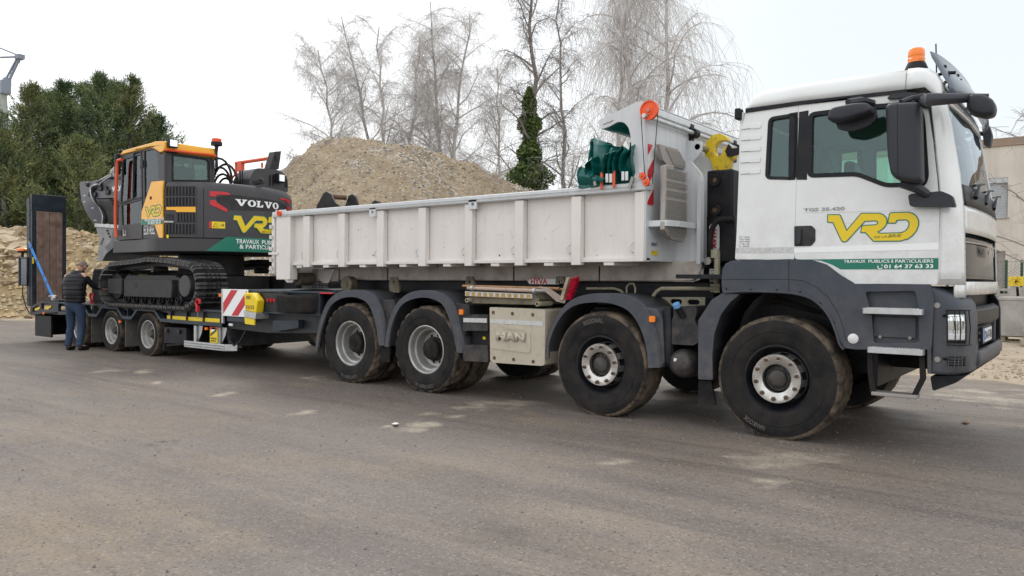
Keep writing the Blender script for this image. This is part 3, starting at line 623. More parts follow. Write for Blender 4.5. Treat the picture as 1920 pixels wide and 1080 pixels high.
birch('bare twiggy tree in front of the cream building', gp(1938, 17.5), 5.2, (.2, .3), 52, 11, 2.2, .2, .7, 170, .04, 1, .3, bark='bark_dark', kind='bare_tree', tw='twig2', upright=.55, tr=.003)

def conifer(label, base, H, R, seed, mt='conifer', nbr=150, dens=1., grp='dark conifers behind the rubble heap'):
    q = np.random.default_rng(seed); t = thing('conifer_tree', label, 'tree', base, grp); B = np.array(base); tk = MB()
    tk.tube([Vector(base)+Vector((0, 0, H*i/8)) for i in range(9)], [.22*(1-i/8.6)+.02 for i in range(9)], 7)
    V, F = [], []; ctr = 0; bm_ = MB()
    for i in range(nbr):
        f = (i+q.random())/nbr; z = H*(.04+.95*f**.85); L = R*(1-((z/H))**1.75)*q.uniform(.6, 1.25)+.14; az = q.random()*6.283; el = .12+.75*(z/H)+q.normal(0, .12)
        d = np.array([math.cos(az)*math.cos(el), math.sin(az)*math.cos(el), math.sin(el)]); p0 = B+np.array([0, 0, z]); n = max(5, int(L*5))
        s = np.linspace(.0, 1, n); pts = p0+d*(s*L)[:, None]+np.array([0, 0, 1])*(-.12*L*s**2+.22*L*s**4)[:, None]
        if i % 3 == 0: bm_.tube([tuple(pts[0]), tuple(pts[n//2]), tuple(pts[-1])], [.03, .02, .006], 3, cap=False)
        # sprays along the branch: flat feathery fans
        for j in range(n):
            if s[j] < .22 and q.random() < .6: continue
            for _ in range(int(3*dens)+1):
                side = q.normal(0, 1, 3); side[2] = side[2]*.5+.25; side /= np.linalg.norm(side); dd = d*1.35+side+np.array([0, 0, .12]); dd /= np.linalg.norm(dd); SL = q.uniform(.25, .6)*(1.05-.45*s[j])
                c0 = pts[j]+q.normal(0, .06, 3); w = np.cross(dd, q.normal(0, 1, 3)); w /= np.linalg.norm(w)
                for k in range(5):
                    c = c0+dd*SL*(k+.5)/5; ww = w if k % 2 else -w; ln = SL*.42*(1-.12*k); e = (dd*.8+ww); e /= np.linalg.norm(e); g = np.cross(dd, ww)*.014+ dd*.022
                    V += [c-g, c+e*ln, c+g]; F.append((ctr, ctr+1, ctr+2)); ctr += 3
                V += [c0-w*.012, c0+dd*SL*1.15, c0+w*.012]; F.append((ctr, ctr+1, ctr+2)); ctr += 3
    me = bpy.data.meshes.new('foliage'); me.from_pydata([tuple(v) for v in V], [], F); me.materials.append(M[mt]); o = link(me, 'crown', t); o['kind'] = 'stuff'
    tk.build('trunk', 'bark_dark', t); o = bm_.build('branch', 'bark_dark', t, smooth=0); o['kind'] = 'stuff'
    return len(F)
nf = 0
for lb, px, d, H, R, sd, mt, nb in (
    ('dark conifer at the left picture edge below the crane', -25, 36, 9.4, 3.5, 1, 'conifer', 250),
    ('dark green conifer just left of the raised ramp', 58, 34, 9.6, 2.9, 2, 'conifer2', 230),
    ('tall conifer rising directly behind the raised ramp', 122, 36, 10.3, 2.9, 3, 'conifer', 240),
    ('tallest dense conifer behind the excavator arm', 188, 35, 10.4, 2.8, 4, 'conifer', 240),
    ('conifer behind the excavator cab with ragged pointed top', 246, 36, 10.5, 2.9, 5, 'conifer2', 230),
    ('wide-branched conifer at the right end of the row above the cab roof', 296, 37, 8.9, 3.6, 6, 'conifer', 200),
    ('dense conifer filling the row behind, left part', 92, 38, 10.3, 3.9, 10, 'conifer', 230),
    ('dense conifer filling the row behind, right part', 218, 38.5, 10.9, 4.2, 11, 'conifer2', 240),
    ('conifer filling the gap between the two tallest crowns', 156, 37.5, 10.6, 3.3, 12, 'conifer', 200),
    ('lower bushy conifer in front of the row, left of the ramp', 10, 32, 7.2, 2.9, 7, 'conifer2', 180),
    ('lower conifer in front of the row between ramp and arm', 150, 32.5, 7.0, 2.9, 8, 'conifer2', 180),
    ('conifer half hidden behind the excavator body', 345, 38, 6.9, 2.4, 9, 'conifer', 90)):
    nf += conifer(lb, gp(px, d), H, R, sd, mt, nb, grp=None)
print('conifer faces', nf)

# ---- building on the right
bd = thing('office_building', 'cream rendered flat-roofed building behind the fence at the right edge', 'building', (4, 28, 0))
YB = 28.0
win = [(-1.608,5.359),(-0.877,5.304),(-0.861,3.846),(-1.592,3.879)]; dor = [(-1.227,2.557),(-0.916,2.551),(-0.903,1.354),(-1.214,1.352)]
(wx0, wz1), (wx1, wz0) = win[0], (win[2][0], win[2][1]); dx0, dx1, dz1 = dor[0][0], dor[1][0], dor[0][1]
holes = [[(wx0, wz0), (wx1, wz0), (wx1, wz1), (wx0, wz1)], [(dx0, .05), (dx1, .05), (dx1, dz1), (dx0, dz1)]]
for k in range(1, 5): holes.append([(wx0+k*4.2, wz0), (wx1+k*4.2, wz0), (wx1+k*4.2, wz1), (wx0+k*4.2, wz1)])
b = MB(); b.xz([(-9, 0), (22, 0), (22, 6.75), (-9, 6.75)], YB, YB+.3, holes); b.box((-9, YB+.3, 0), (-8.7, YB+10, 6.75)); b.box((21.7, YB+.3, 0), (22, YB+10, 6.75)); b.box((-9, YB+9.7, 0), (22, YB+10, 6.75)).box((-8.7, YB+.31, 6.4), (21.7, YB+9.69, 6.6)); b.build('wall', 'wall', bd, smooth=0)
b = MB(); b.box((-9.1, YB-.06, 6.55), (22.1, YB-.001, 6.86)); b.build('roof_edge', 'fascia', bd, .01)
for k in range(5):
    x0, x1 = wx0+k*4.2, wx1+k*4.2; n = 22; sh = MB(); sh.box((x0, YB+.17, wz0), (x1, YB+.2, wz1)); o = sh.build('window', 'shutter', bd)
    bx = MB(); bx.box((x0, YB+.02, wz1-.2), (x1, YB+.16, wz1)); bx.build('shutter_box', 'shutter', o, .01)
    sl_ = MB()
    for i in range(n):
        z = wz0+(wz1-.2-wz0)*i/n; sl_.box((x0+.03, YB+.12, z), (x1-.03, YB+.165, z+(wz1-.2-wz0)/n*.72))
    s_ = sl_.build('roller_slat', 'shutter', o, smooth=0); s_['kind'] = 'stuff'
    MB().box((x0-.06, YB-.05, wz0-.06), (x1+.06, YB+.1, wz0-.003)).build('window_sill', 'concrete', o, .01)
MB().box((dx0, YB+.15, .05), (dx1, YB+.2, dz1)).build('door', 'oldalu', bd, .01)
# fence
fn_ = thing('mesh_fence', 'green chain-link fence with dark green posts at the right edge', 'fence', (3, 22, 0)); YF = 21.0
fx = [aX for aX in (-2.0+.0, )]; p0 = [(-0.234,1.846)][0][0]; p1 = [(0.159,1.844)][0][0]
for k in range(-4, 14): MB().box((p0+k*(p1-p0)-.035, YF-.035, 0), (p0+k*(p1-p0)+.035, YF+.035, 2.05)).build('fence_post', 'fence', fn_, .006)
w = MB(); x0, x1 = p0-4*(p1-p0), p0+13*(p1-p0); n = 120
for i in range(-22, int((x1-x0)/.1)):
    for sgn in (1, -1):
        a = Vector((x0+i*.1, YF-.045+.004*sgn, .05)); e = Vector((x0+i*.1+2.0, YF-.045+.004*sgn, 2.0))
        if sgn < 0: a.z, e.z = e.z, a.z
        if a.x < x0 or e.x > x1: continue
        w.tube([a, e], .004, 3, cap=False)
for z in (.08, 1.0, 2.0): w.tube([(x0, YF-.05, z), (x1, YF-.05, z)], .007, 4)
o = w.build('wire_mesh', 'wire', fn_, smooth=0); o['kind'] = 'stuff'

# ---- concrete goods at the right edge
def D2(px, py, d): pass
def onz(px, py): # ground point
    return None
cb = [(0.233,14.388),(0.584,16.483)]; c0 = Vector((*cb[0], 0))
t = thing('concrete_chamber', 'square precast concrete manhole chamber with round side opening', 'concrete chamber', (c0.x+.6, c0.y+.55, 0))
x0, y0, s_ = c0.x-.02, c0.y, 1.15; circ_ = arc(y0+.62, .55, .17, 0, 360, 20)[:-1]
b = MB(); hz = .13
b.xz([(x0, hz), (x0+s_, hz), (x0+s_, hz+.82), (x0, hz+.82)], y0, y0+.09, [arc(x0+.66, hz+.42, .12, 0, 360, 20)[:-1]]); b.box((x0, y0+.091, hz), (x0+.09, y0+s_, hz+.82)).box((x0+s_-.09, y0+.091, hz), (x0+s_, y0+s_, hz+.82)).box((x0+.091, y0+s_-.09, hz), (x0+s_-.091, y0+s_-.001, hz+.82)).box((x0+.091, y0+.091, hz), (x0+s_-.091, y0+s_-.091, hz+.08))
b.build('chamber_wall', 'concrete', t, .012); MB().box((x0-.02, y0-.01, hz+.823), (x0+s_-.3, y0+s_, hz+.90)).build('cover_slab', 'concrete', t, .012)
def pallet(x, y, z, rz, label, grp='wooden pallets under the concrete goods'):
    t = thing('pallet', label, 'pallet', (x, y, z), grp)
    for k in range(5): MB().box((x-.6, y-.4+k*.1625, z+.11), (x+.6, y-.4+k*.1625+.11, z+.13)).build('board', 'palw', t, .003)
    for k in range(3):
        MB().box((x-.6, y-.4+k*.33, z), (x+.6, y-.3+k*.33, z+.02)).build('runner', 'palw', t, .003)
        for j in (-.6, -.07, .46): MB().box((x+j, y-.4+k*.33, z+.021), (x+j+.14, y-.3+k*.33, z+.109)).build('block', 'palw', t, .003)
    t.rotation_euler.z = rz; return t
pallet(x0+.6, y0+.45, 0, 0, 'weathered pallet carrying the square concrete chamber')
pp = [(0.827,13.375)][0]
pallet(pp[0]+.5, pp[1]+.2, 0, .05, 'pale pallet at the very right edge, lower one of two'); pallet(pp[0]+.55, pp[1]+.2, .30, .02, 'upper pallet at the right edge, lying on a stone block')
t = thing('stone_block', 'rough pale stone block between the two pallets at the right edge', 'stone block', (pp[0]+.5, pp[1]+.2, .13)); MB().box((pp[0]+.0, pp[1]-.15, .133), (pp[0]+1.0, pp[1]+.55, .297)).build('block', 'concrete', t, .02)
def kerb_block(x, y, z, lab, mt='concrete', grp='stacked concrete blocks by the fence', w=.55):
    """drainage block with a gripping recess in its end"""
    t = MB(); prof = [(x, z), (x+w, z), (x+w-.02, z+.26), (x+w-.14, z+.27), (x+w-.15, z+.21), (x+.15, z+.21), (x+.14, z+.27), (x+.02, z+.26)]
    t.xz(prof, y, y+.9, [[(x+.16, z+.08), (x+w-.16, z+.08), (x+w-.16, z+.15), (x+.16, z+.15)]]); o = t.build('concrete_block', mt, None, .008, origin=(x+w/2, y+.45, z)); tag(o, lab, 'concrete block', grp); return o
bx0 = [(-0.372,0.911)][0][0]
for r_, (z, cnt_) in enumerate(((.02, 4), (.34, 4), (.66, 4), (.98, 3))):
    for k in range(cnt_):
        lab = 'grey concrete block in the %s row by the fence, %s' % (('bottom', 'second', 'third', 'top')[r_], ('left end', 'second from left', 'third from left', 'right end')[k])
        kerb_block(bx0-.1+k*.62+.05*r_, 18.6, z, lab)
kerb_block(bx0+.40, 18.6, 1.27, 'yellow-painted block on top of the grey concrete stack', 'hookyel', None, .36)

# ---- crane
t = thing('mobile_crane', 'grey-green crane mast with blue luffing jib at the top left', 'crane', gp(5, 62)); D0 = 62
def cp(px, py, d=62): return tuple(CC+RH*((px-960)/1450*d)+FH*d+Vector((0, 0, (523-py)/1450*d)))
a = cp(8, 215); MB().tube([(a[0], a[1], 0), a, cp(7, 150)], [.42, .34, .26], 10).build('mast', 'crane', t)
MB().cbox(cp(9, 138), (.9, .7, 1.1)).cbox(cp(14, 128), (.5, .5, .7)).build('mast_head', 'craneb', t, .05)
b = MB(); h0, h1 = cp(6, 133), cp(38, 82); b.tube([h0, cp(33, 83)], .09, 6).tube([cp(13, 135), h1], .12, 6); b.cbox(cp(38, 81), (.7, .5, .35)); b.tube([cp(33, 83), cp(42, 80)], .12, 6)
for k in range(5): b.tube([tuple(Vector(h0).lerp(Vector(cp(33, 83)), k/5)), tuple(Vector(cp(13, 135)).lerp(Vector(h1), (k+.5)/5))], .035, 4)
b.build('jib', 'craneb', t)
b = MB(); b.tube([cp(38, 80), cp(-60, 84)], .08, 5).tube([cp(36, 78), cp(-60, 40)], .06, 5); b.build('boom', 'craneb', t); MB().tube([cp(38, 82), cp(39, 195)], .025, 4).build('cable', 'wire', t)

# ================= TRUCK =================
# truck frame: x runs forward, y=0 is the near side, y=2.5 the far side
def side(u, v, w=0.): return (u, .02+.04*(v-1.36)-w, v)          # near cab side: leans in slightly; w out of the surface
def sidef(u, v, w=0.): return (u, 2.42-.04*(v-1.36)+w, v)
def tyre_mb(R, Wd, rimR, lug=False, seed=0):
    b = MB(); n = 120 if lug else 150; h = Wd/2
    # profile from inner bead over tread to outer bead, y offset: outer (near) is negative
    P = [(rimR, h*.80), (rimR+.03, h*.93), (R*.80, h*1.0), (R*.93, h*.97), (R*.975, h*.90), (R*.995, h*.80), (R, h*.55), (R, h*.50), (R, h*.16), (R, h*.12), (R, -h*.12), (R, -h*.16), (R, -h*.50), (R, -h*.55), (R*.995, -h*.80), (R*.975, -h*.90), (R*.93, -h*.97), (R*.885, -h*.985), (R*.87, -h*1.0), (R*.80, -h*1.01), (R*.775, -h*1.0), (R*.77, -h*1.02), (R*.755, -h*1.02), (R*.75, -h*.995), (rimR+.05, -h*.96), (rimR+.03, -h*.93), (rimR+.012, -h*.86), (rimR, -h*.80)]
    mats = [0, 0, 0] + [1]*13 + [0]*11
    def mod(i, q, r, hh):
        g = 0
        if q in (7, 8, 9, 10, 11, 12) and q in (7, 8)[:0]: g = 0
        if lug:
            k = (i+(2 if hh > 0 else 0)) % 5
            if q in (4, 5, 6, 13, 14, 15) and k < 2: r -= .016
            if q in (8, 9, 10, 11) and (i % 5) == 3: r -= .012
        else:
            if q in (5, 14) and i % 3 == 0: r -= .006
        if q in (7, 12) : r -= 0
        return r, hh
    k = len(b.v); b.lathe(P, (0, 0, 0), 'y', n, mats=mats, mod=mod)
    # circumferential grooves
    for hh in (-h*.52, -h*.14, h*.14, h*.52): pass
    b.v = [(x, y*(1+.05*max(0, (-z-(R-.07))/.07)) , max(z, -R+.014)) for x, y, z in b.v]
    return b
def ring_text(body, c, r, hgt, a_mid, y, parent, mt='tyretext', span=None):
    cu = len(body)*hgt*.62 if span is None else span
    def fn(u, v, k): a = math.radians(a_mid)-(u-cu/2)/r; return (c[0]+(r+v)*math.cos(a), c[1]+y-k, c[2]+(r+v)*math.sin(a))
    # letters read clockwise with their tops outwards
    return text(body, fn, cu, hgt, mt, parent, 'tyre_lettering', bold=.02, depth=.003)
def wheel(parent, x, y, R=.53, Wd=.385, kind='steer', near=True, z=None, name='wheel', blur=0, rimR=.285, txt=None, seed=0):
    """wheel mesh = hub; children tyre, rim, cover"""
    z = R-.014 if z is None else z; s = 1 if near else -1   # s: outward is -y for near wheels
    c = (x, y, z); h = Wd/2
    def fl(P): return [(r, yy*s) for r, yy in P]
    hub = MB()
    if kind == 'steer':
        hub.lathe(fl([(.001, -h-.0), (.055, -h-.0), (.075, -h+.012), (.082, -h+.03), (.082, -h+.05), (.112, -h+.055), (.118, -h+.09), (.118, 0)]), (0, 0, 0), 'y', 28)
        for k in range(12): a = k*math.pi/6; hub.cyl((.097*math.cos(a), (-h+.057)*s, .097*math.sin(a)), (.097*math.cos(a), (-h+.043)*s, .097*math.sin(a)), .009, 6)
    elif kind == 'drive':
        d = -h+.10
        hub.lathe(fl([(.001, d-.03), (.05, d-.03), (.055, d-.022), (.10, d-.02), (.125, d), (.13, d+.05), (.15, d+.06), (.15, d+.16)]), (0, 0, 0), 'y', 30, mod=lambda i, q, r, hh: ((r*(1+.04*(i % 3 == 0)) if q in (3, 4) else r), hh))
    else:
        hub.lathe(fl([(.001, -h+.05), (.05, -h+.05), (.06, -h+.06), (.075, -h+.11), (.10, -h+.12), (.10, 0)]), (0, 0, 0), 'y', 24)
    o = hub.build(name, 'plastic2' if kind != 'drive' else 'chassis', parent, origin=(0, 0, 0)); o.location = Vector(c)-WP[parent.name]; WP[o.name] = Vector(c)
    def sub(b, nm, mt, **k):
        q = b.build(nm, mt, None, **k); q.parent = o; q.location = (0, 0, 0); return q
    t = tyre_mb(R, Wd, rimR, kind == 'drive')
    if not near: t.v = [(a, -bb, cc) for a, bb, cc in t.v]
    sub(t, 'tyre', ['rubber', 'tread'])
    r = MB(); e = rimR
    if kind == 'steer':
        r.mat(1).lathe(fl([(e-.01, h*.7), (e-.01, -h*.55), (e+.012, -h*.80), (e+.014, -h*.86), (e-.004, -h*.87), (e-.018, -h*.70), (e-.035, -h*.30), (e-.06, -h*.18)]), (0, 0, 0), 'y', 48)
        # dished disc with hand holes
        n = 60; P = fl([(e-.06, -h*.18), (e-.066, -h*.28), (e-.074, -h*.52), (e-.080, -h*.74), (.200, -h*.86), (.18, -h*.93)])
        k = len(r.v); N_ = len(P)
        for i in range(n):
            a = 2*math.pi*i/n
            for rr, yy in P: r.v.append((rr*math.cos(a), yy, rr*math.sin(a)))
        for i in range(n):
            for q in range(N_-1):
                if q in (1, 2) and i % 6 in (0, 1, 2): continue
                a = k+i*N_+q; bb = k+((i+1) % n)*N_+q; r.f.append((a, bb, bb+1, a+1)); r.mi.append(2)
        cv = MB(); cv.lathe(fl([(.186, -h*.86), (.216, -h*.86), (.218, -h*.93), (.212, -h*1.0), (.138, -h*1.0), (.126, -h*.96), (.122, -h*.7)]), (0, 0, 0), 'y', 48)
        sub(cv, 'rim_cover', 'chrome')
        nuts = MB()
        for k2 in range(10):
            a = k2*math.pi/5+.2; cx, cz = .180*math.cos(a), .180*math.sin(a)
            nuts.mat(0).cyl((cx, -h*1.0*s, cz), (cx, (-h*1.0-.006)*s, cz), .024, 12); nuts.mat(1).cyl((cx, (-h*1.0-.007)*s, cz), (cx, (-h-.030)*s, cz), .0155, 6); nuts.cyl((cx, (-h-.031)*s, cz), (cx, (-h-.04)*s, cz), .010, 8)
        q = sub(nuts, 'wheel_nuts', ['chrome', 'rust']); q['kind'] = 'stuff'
        back = MB(); back.lathe(fl([(.001, -h*.05), (.2, -h*.05), (e-.03, h*.1)]), (0, 0, 0), 'y', 24); sub(back, 'brake_drum', 'chassis')
        sub(r, 'rim', ['black', 'black', 'rim'])
    else:
        dz = .155 if kind == 'drive' else .11
        P = [(e-.01, h*.7), (e-.012, -h*.5), (e+.010, -h*.80), (e+.014, -h*.88), (e+.004, -h*.90), (e-.012, -h*.82), (e-.02, -h*.55), (e-.024, -h*.40), (e-.045, -h*.36), (e-.052, -h*.2), (e-.058, dz-h*.9), (e-.07, dz-h*.72), (e-.10, dz-h*.7)]
        r.lathe(fl(P), (0, 0, 0), 'y', 48)
        n = 60; P = fl([(e-.10, dz-h*.7), (e-.13, dz-h*.74), (.12, dz-h*.8), (.10, dz-h*.8)]); k = len(r.v); N_ = len(P)
        for i in range(n):
            a = 2*math.pi*i/n
            for rr, yy in P: r.v.append((rr*math.cos(a), yy, rr*math.sin(a)))
        for i in range(n):
            for q in range(N_-1):
                if q == 0 and i % 6 in (0, 1): continue
                a = k+i*N_+q; bb = k+((i+1) % n)*N_+q; r.f.append((a, bb, bb+1, a+1)); r.mi.append(0)
        sub(r, 'rim', 'rim')
        back = MB(); back.lathe(fl([(.001, dz-h*.45), (e-.07, dz-h*.45)]), (0, 0, 0), 'y', 20); sub(back, 'brake_drum', 'black')
    if txt and near:
        for bd_, am in txt:
            tt = ring_text(bd_, c, R*.79, .045, am, -h*1.015, None)
            if tt: tt.parent = o; tt.location = -Vector(c)
    return o

tr = thing('hooklift_truck', 'white four-axle hooklift truck with slate plastic skirts and orange beacon, facing right', 'truck', (-2.4, 1.25, 0))
for i, x in enumerate((0, -1.795)):
    wheel(tr, x, .1925-.022, .548 if i == 0 else .54, .385, 'steer', True, z=.528 if i == 0 else .522, txt=(('HANKOOK', 245),) if i == 0 else (('REGIONAL', 100),))
    wheel(tr, x, 2.5-.1925, .535, .385, 'steer', False)
for x in (-4.28, -5.665):
    wheel(tr, x, .157, .535, .315, 'drive', True, txt=(('CONTINENTAL', 270),))
    wheel(tr, x, .157+.345, .535, .315, 'tyre', True); wheel(tr, x, 2.5-.157, .535, .315, 'drive', False); wheel(tr, x, 2.5-.157-.345, .535, .315, 'tyre', False)
# axles and chassis
b = MB()
for x in (0, -1.795): b.cbox((x, 1.25, .50), (.12, 1.7, .14))
for x in (-4.28, -5.665): b.tube([(x, .5, .52), (x, 2.0, .52)], .10, 10); b.sphere((x+.02, 1.25, .54), .25, 14)
b.build('axle', 'chassis', tr, .01)
for yy in (.80, 1.62):
    b = MB(); b.xz([(-7.0, .80), (1.2, .80), (1.2, 1.08), (-7.0, 1.08)], yy, yy+.08, [arc(-1.0+.0-k*.0, .94, .001, 0, 360, 3)[:-1] for k in range(0)]); o = b.build('chassis_rail', 'black', tr, .006)
    bt = MB()
    for k in range(46):
        xx = 1.0-.17*k; bt.sphere((xx, yy-.004 if yy < 1 else yy+.084, 1.02), .016, 6)
    q = bt.build('rail_bolt', 'khaki', o); q['kind'] = 'stuff'
b = MB()
for x in (-6.9, -5.0, -3.6, -2.6, -1.0, .6): b.box((x, .881, .84), (x+.1, 1.619, 1.04))
b.build('cross_member', 'chassis', tr, .006)
b = MB(); b.tube([(-4.2, 1.25, .62), (-1.3, 1.2, .7)], .06, 10).cbox((-.6, 1.25, .85), (1.3, .6, .7)).cbox((-2.2, 1.3, .75), (.9, .5, .4)); b.build('driveline', 'chassis', tr, .02)
b = MB(); b.box((-.75, .78, .62), (1.15, 1.70, 1.34)); b.cbox((-.1, .74, .95), (.5, .12, .3)); b.cyl((.2, .70, .8), (.2, .78, .8), .16, 16); b.tube([(-.6, .7, 1.1), (-.2, .66, 1.2), (.5, .68, 1.0)], .05, 8); b.build('engine', 'chassis', tr, .03)
b = MB(); b.box((-.80, .63, .56), (.72, .66, 1.52)); b.box((-.80, 1.84, .56), (.72, 1.87, 1.52)); b.box((.72, .25, .50), (.76, 2.25, 1.2)); b.box((-1.02, .1, 1.40), (1.15, 2.35, 1.44)); b.build('splash_guard', 'black', tr)
# leaf springs
for x, yy in ((0, .62), (-1.795, .62), (0, 1.8), (-1.795, 1.8)):
    b = MB()
    for k in range(4): b.tube([(x-.75+.1*k, yy, .72-.03*k), (x, yy, .60-.03*k), (x+.75-.1*k, yy, .72-.03*k)], .018, 4)
    b.build('leaf_spring', 'chassis', tr)

# ---- cab side panels with real openings
qw = roundpoly([(-0.131,2.296),(-0.114,2.827),(0.123,2.835),(0.127,2.272)], .04); dwo = [(0.19,2.276),(0.186,2.86),(0.24,2.871),(0.67,2.846),(1.075,2.825),(1.119,2.705),(1.158,2.194),(1.137,2.124),(0.826,2.141),(0.599,2.245)]
dw = roundpoly([(0.239,2.286),(0.237,2.821),(0.753,2.821),(1.076,2.804),(1.112,2.663),(1.146,2.216),(1.129,2.15),(0.85,2.161),(0.628,2.27)], .045)
rear_panel = [(-0.402,1.573),(-0.393,1.801),(-0.384,2.481),(-0.358,2.809),(-0.336,2.918),(0.135,2.927),(0.129,1.567)]
doorp = [(0.131,1.572),(0.137,2.931),(0.669,2.926),(0.997,2.9),(1.074,2.872),(1.136,2.808),(1.182,2.507),(1.217,2.21),(1.24,1.967),(1.243,1.364),(0.781,1.365),(0.617,1.359),(0.51,1.438),(0.357,1.533),(0.246,1.561)]
def both(fn_b, name, mats, parent=tr, **k):
    for fn in (side, sidef):
        b = MB(); fn_b(b, fn); b.build(name, mats, parent, **k)
NEAR = {}
for fn, nr in ((side, 1), (sidef, 0)):
    b = MB(); b.plate([roundpoly(rear_panel, .02), qw], lambda u, v, w: fn(u, v, -w), .05); rp_ = b.build('rear_side_panel', 'white', tr, .004)
    b = MB(); b.plate([roundpoly(doorp, .03), dw], lambda u, v, w: fn(u, v, -w), .05); door = b.build('door', 'white', tr, .004)
    b = MB(); b.plate([qw], lambda u, v, w: fn(u, v, -.022-w), .006); b.build('quarter_window', 'glass', rp_, smooth=0)
    b = MB(); b.plate([roundpoly(offset(qw, .012), .01), offset(qw, -.016)], lambda u, v, w: fn(u, v, -.028+w), .032); b.build('window_seal', 'black', rp_, .003)
    b = MB(); b.plate([dw], lambda u, v, w: fn(u, v, -.022-w), .006); b.build('door_window', 'glass', door, smooth=0)
    b = MB(); b.plate([offset(dw, .016), offset(dw, -.020)], lambda u, v, w: fn(u, v, -.028+w), .034); b.build('window_seal', 'black', door, .003)
    # dark B pillar between the two windows
    bp_ = [(0.121,2.85),(0.227,2.854),(0.227,2.26),(0.122,2.268)]; b = MB(); b.plate([[(0.144,2.851),(0.223,2.855),(0.222,2.255),(0.134,2.262)]], lambda u, v, w: fn(u, v, w), .004); b.build('pillar_film', 'black', door)
    b = MB(); b.plate([[(0.059,2.85),(0.133,2.853),(0.123,2.263),(0.063,2.263)]], lambda u, v, w: fn(u, v, w), .004); b.build('pillar_film', 'black', rp_)
    # handle recess
    hp_ = roundpoly([(0.125,1.859),(0.271,1.858),(0.303,1.825),(0.305,1.725),(0.27,1.684),(0.129,1.683)], .012); b = MB(); b.plate([hp_], lambda u, v, w: fn(u, v, w), .006); o = b.build('handle_recess', 'plastic2', door, .002)
    b = MB(); b.plate([roundpoly([(0.155,1.83),(0.191,1.834),(0.189,1.705),(0.153,1.701)], .01)], lambda u, v, w: fn(u, v, .018+w), .014); b.build('door_handle', 'mirror', door, .004)
    b = MB(); b.plate([[(0.127,1.669),(1.237,1.688),(1.238,1.634),(0.128,1.627)]], lambda u, v, w: fn(u, v, w), .0025); b.build('stripe', 'txtwhite' if nr else 'label', door)
    b = MB(); b.plate([[(-0.395,1.68),(0.123,1.678),(0.124,1.627),(-0.393,1.634)]], lambda u, v, w: fn(u, v, w), .0025); b.build('stripe', 'reflw', rp_)
    b = MB(); b.plate([[(0.165,1.569),(1.237,1.568),(1.238,1.48),(0.513,1.483),(0.444,1.523),(0.357,1.556),(0.269,1.566)]], lambda u, v, w: fn(u, v, w), .0025); b.build('green_band', 'vrdgreen', door)
    # crease line on the door
    b = MB(); b.plate([[(0.192,1.976),(1.233,1.955),(1.233,1.949),(0.193,1.97)]], lambda u, v, w: fn(u, v, w), .003); b.build('crease', 'white', door)
    b = MB(); b.plate([[(0.415,1.878),(1.234,1.861),(1.234,1.855),(0.415,1.873)]], lambda u, v, w: fn(u, v, w), .002); b.build('crease', 'white', door)
    if nr: NEAR['door'], NEAR['rear'] = door, rp_
# ribs pressed into the rear panel
for k in range(5):
    rb0 = [(-0.367,2.795),(-0.186,2.793),(-0.189,2.75),(-0.376,2.757)]; b = MB(); b.plate([roundpoly([(u_, v_-.102*k) for u_, v_ in rb0], .012)], lambda u, v, w: side(u, v, w), .008); b.build('pressed_rib', 'white', NEAR['rear'], .006, seg=3)
# VRD logo
L = [(480,150),(600,150),(610,160),(688,345),(860,140),(880,132),(1080,132),(1125,150),(1158,185),(1166,215),(1160,260),(1130,300),(1090,330),(1052,350),(1080,374),(1300,368),(1360,362),(1405,340),(1435,300),(1447,255),(1440,225),(1420,207),(1395,200),(1290,205),(1272,240),(1190,240),(1210,140),(1222,128),(1430,120),(1480,135),(1520,165),(1545,215),(1545,270),(1520,335),(1475,390),(1420,430),(1330,455),(1015,457),(920,355),(865,352),(882,280),(1030,272),(1058,262),(1070,245),(1064,225),(1040,212),(905,218),(690,455),(668,465),(645,462),(628,445),(530,235),(468,230)]
LP = [(1480+x/6.4, 380+y/6.4) for x, y in L]
LG = [((x-468)/1080, (465-y)/1080) for x, y in L]                       # unit-width copy for the other logos
lg = [(0.406,1.941),(0.495,1.937),(0.501,1.93),(0.556,1.799),(0.665,1.936),(0.678,1.941),(0.805,1.935),(0.833,1.922),(0.854,1.897),(0.86,1.876),(0.856,1.846),(0.838,1.82),(0.814,1.8),(0.79,1.787),(0.808,1.771),(0.944,1.77),(0.98,1.773),(1.007,1.787),(1.025,1.813),(1.032,1.843),(1.027,1.862),(1.015,1.875),(1.0,1.881),(0.936,1.88),(0.925,1.857),(0.875,1.859),(0.886,1.926),(0.893,1.934),(1.02,1.933),(1.05,1.921),(1.074,1.9),(1.09,1.867),(1.09,1.83),(1.076,1.788),(1.05,1.752),(1.018,1.727),(0.963,1.712),(0.768,1.715),(0.706,1.787),(0.671,1.79),(0.681,1.839),(0.775,1.841),(0.793,1.847),(0.8,1.858),(0.796,1.872),(0.781,1.882),(0.695,1.881),(0.558,1.722),(0.544,1.715),(0.529,1.718),(0.517,1.73),(0.449,1.88),(0.407,1.885)]
def stroke(b, P, d, fn, inn=.003):
    O, I = offset(P, d), offset(P, -inn); m = len(P)
    for i in range(m):
        j = (i+1) % m
        if (Vector(P[i])-Vector(P[j])).length > 1e-6: b.add([fn(*I[i]), fn(*O[i]), fn(*O[j]), fn(*I[j])], [(0, 1, 2, 3)])
    return b
b = MB(); stroke(b, lg, .0085, lambda u, v: side(u, v, .004)); b.build('logo_outline', 'vrdgreen', NEAR['door'], smooth=0)
b = MB(); b.plate([lg], lambda u, v, w: side(u, v, w), .005); b.build('logo', 'vrdyel', NEAR['door'])
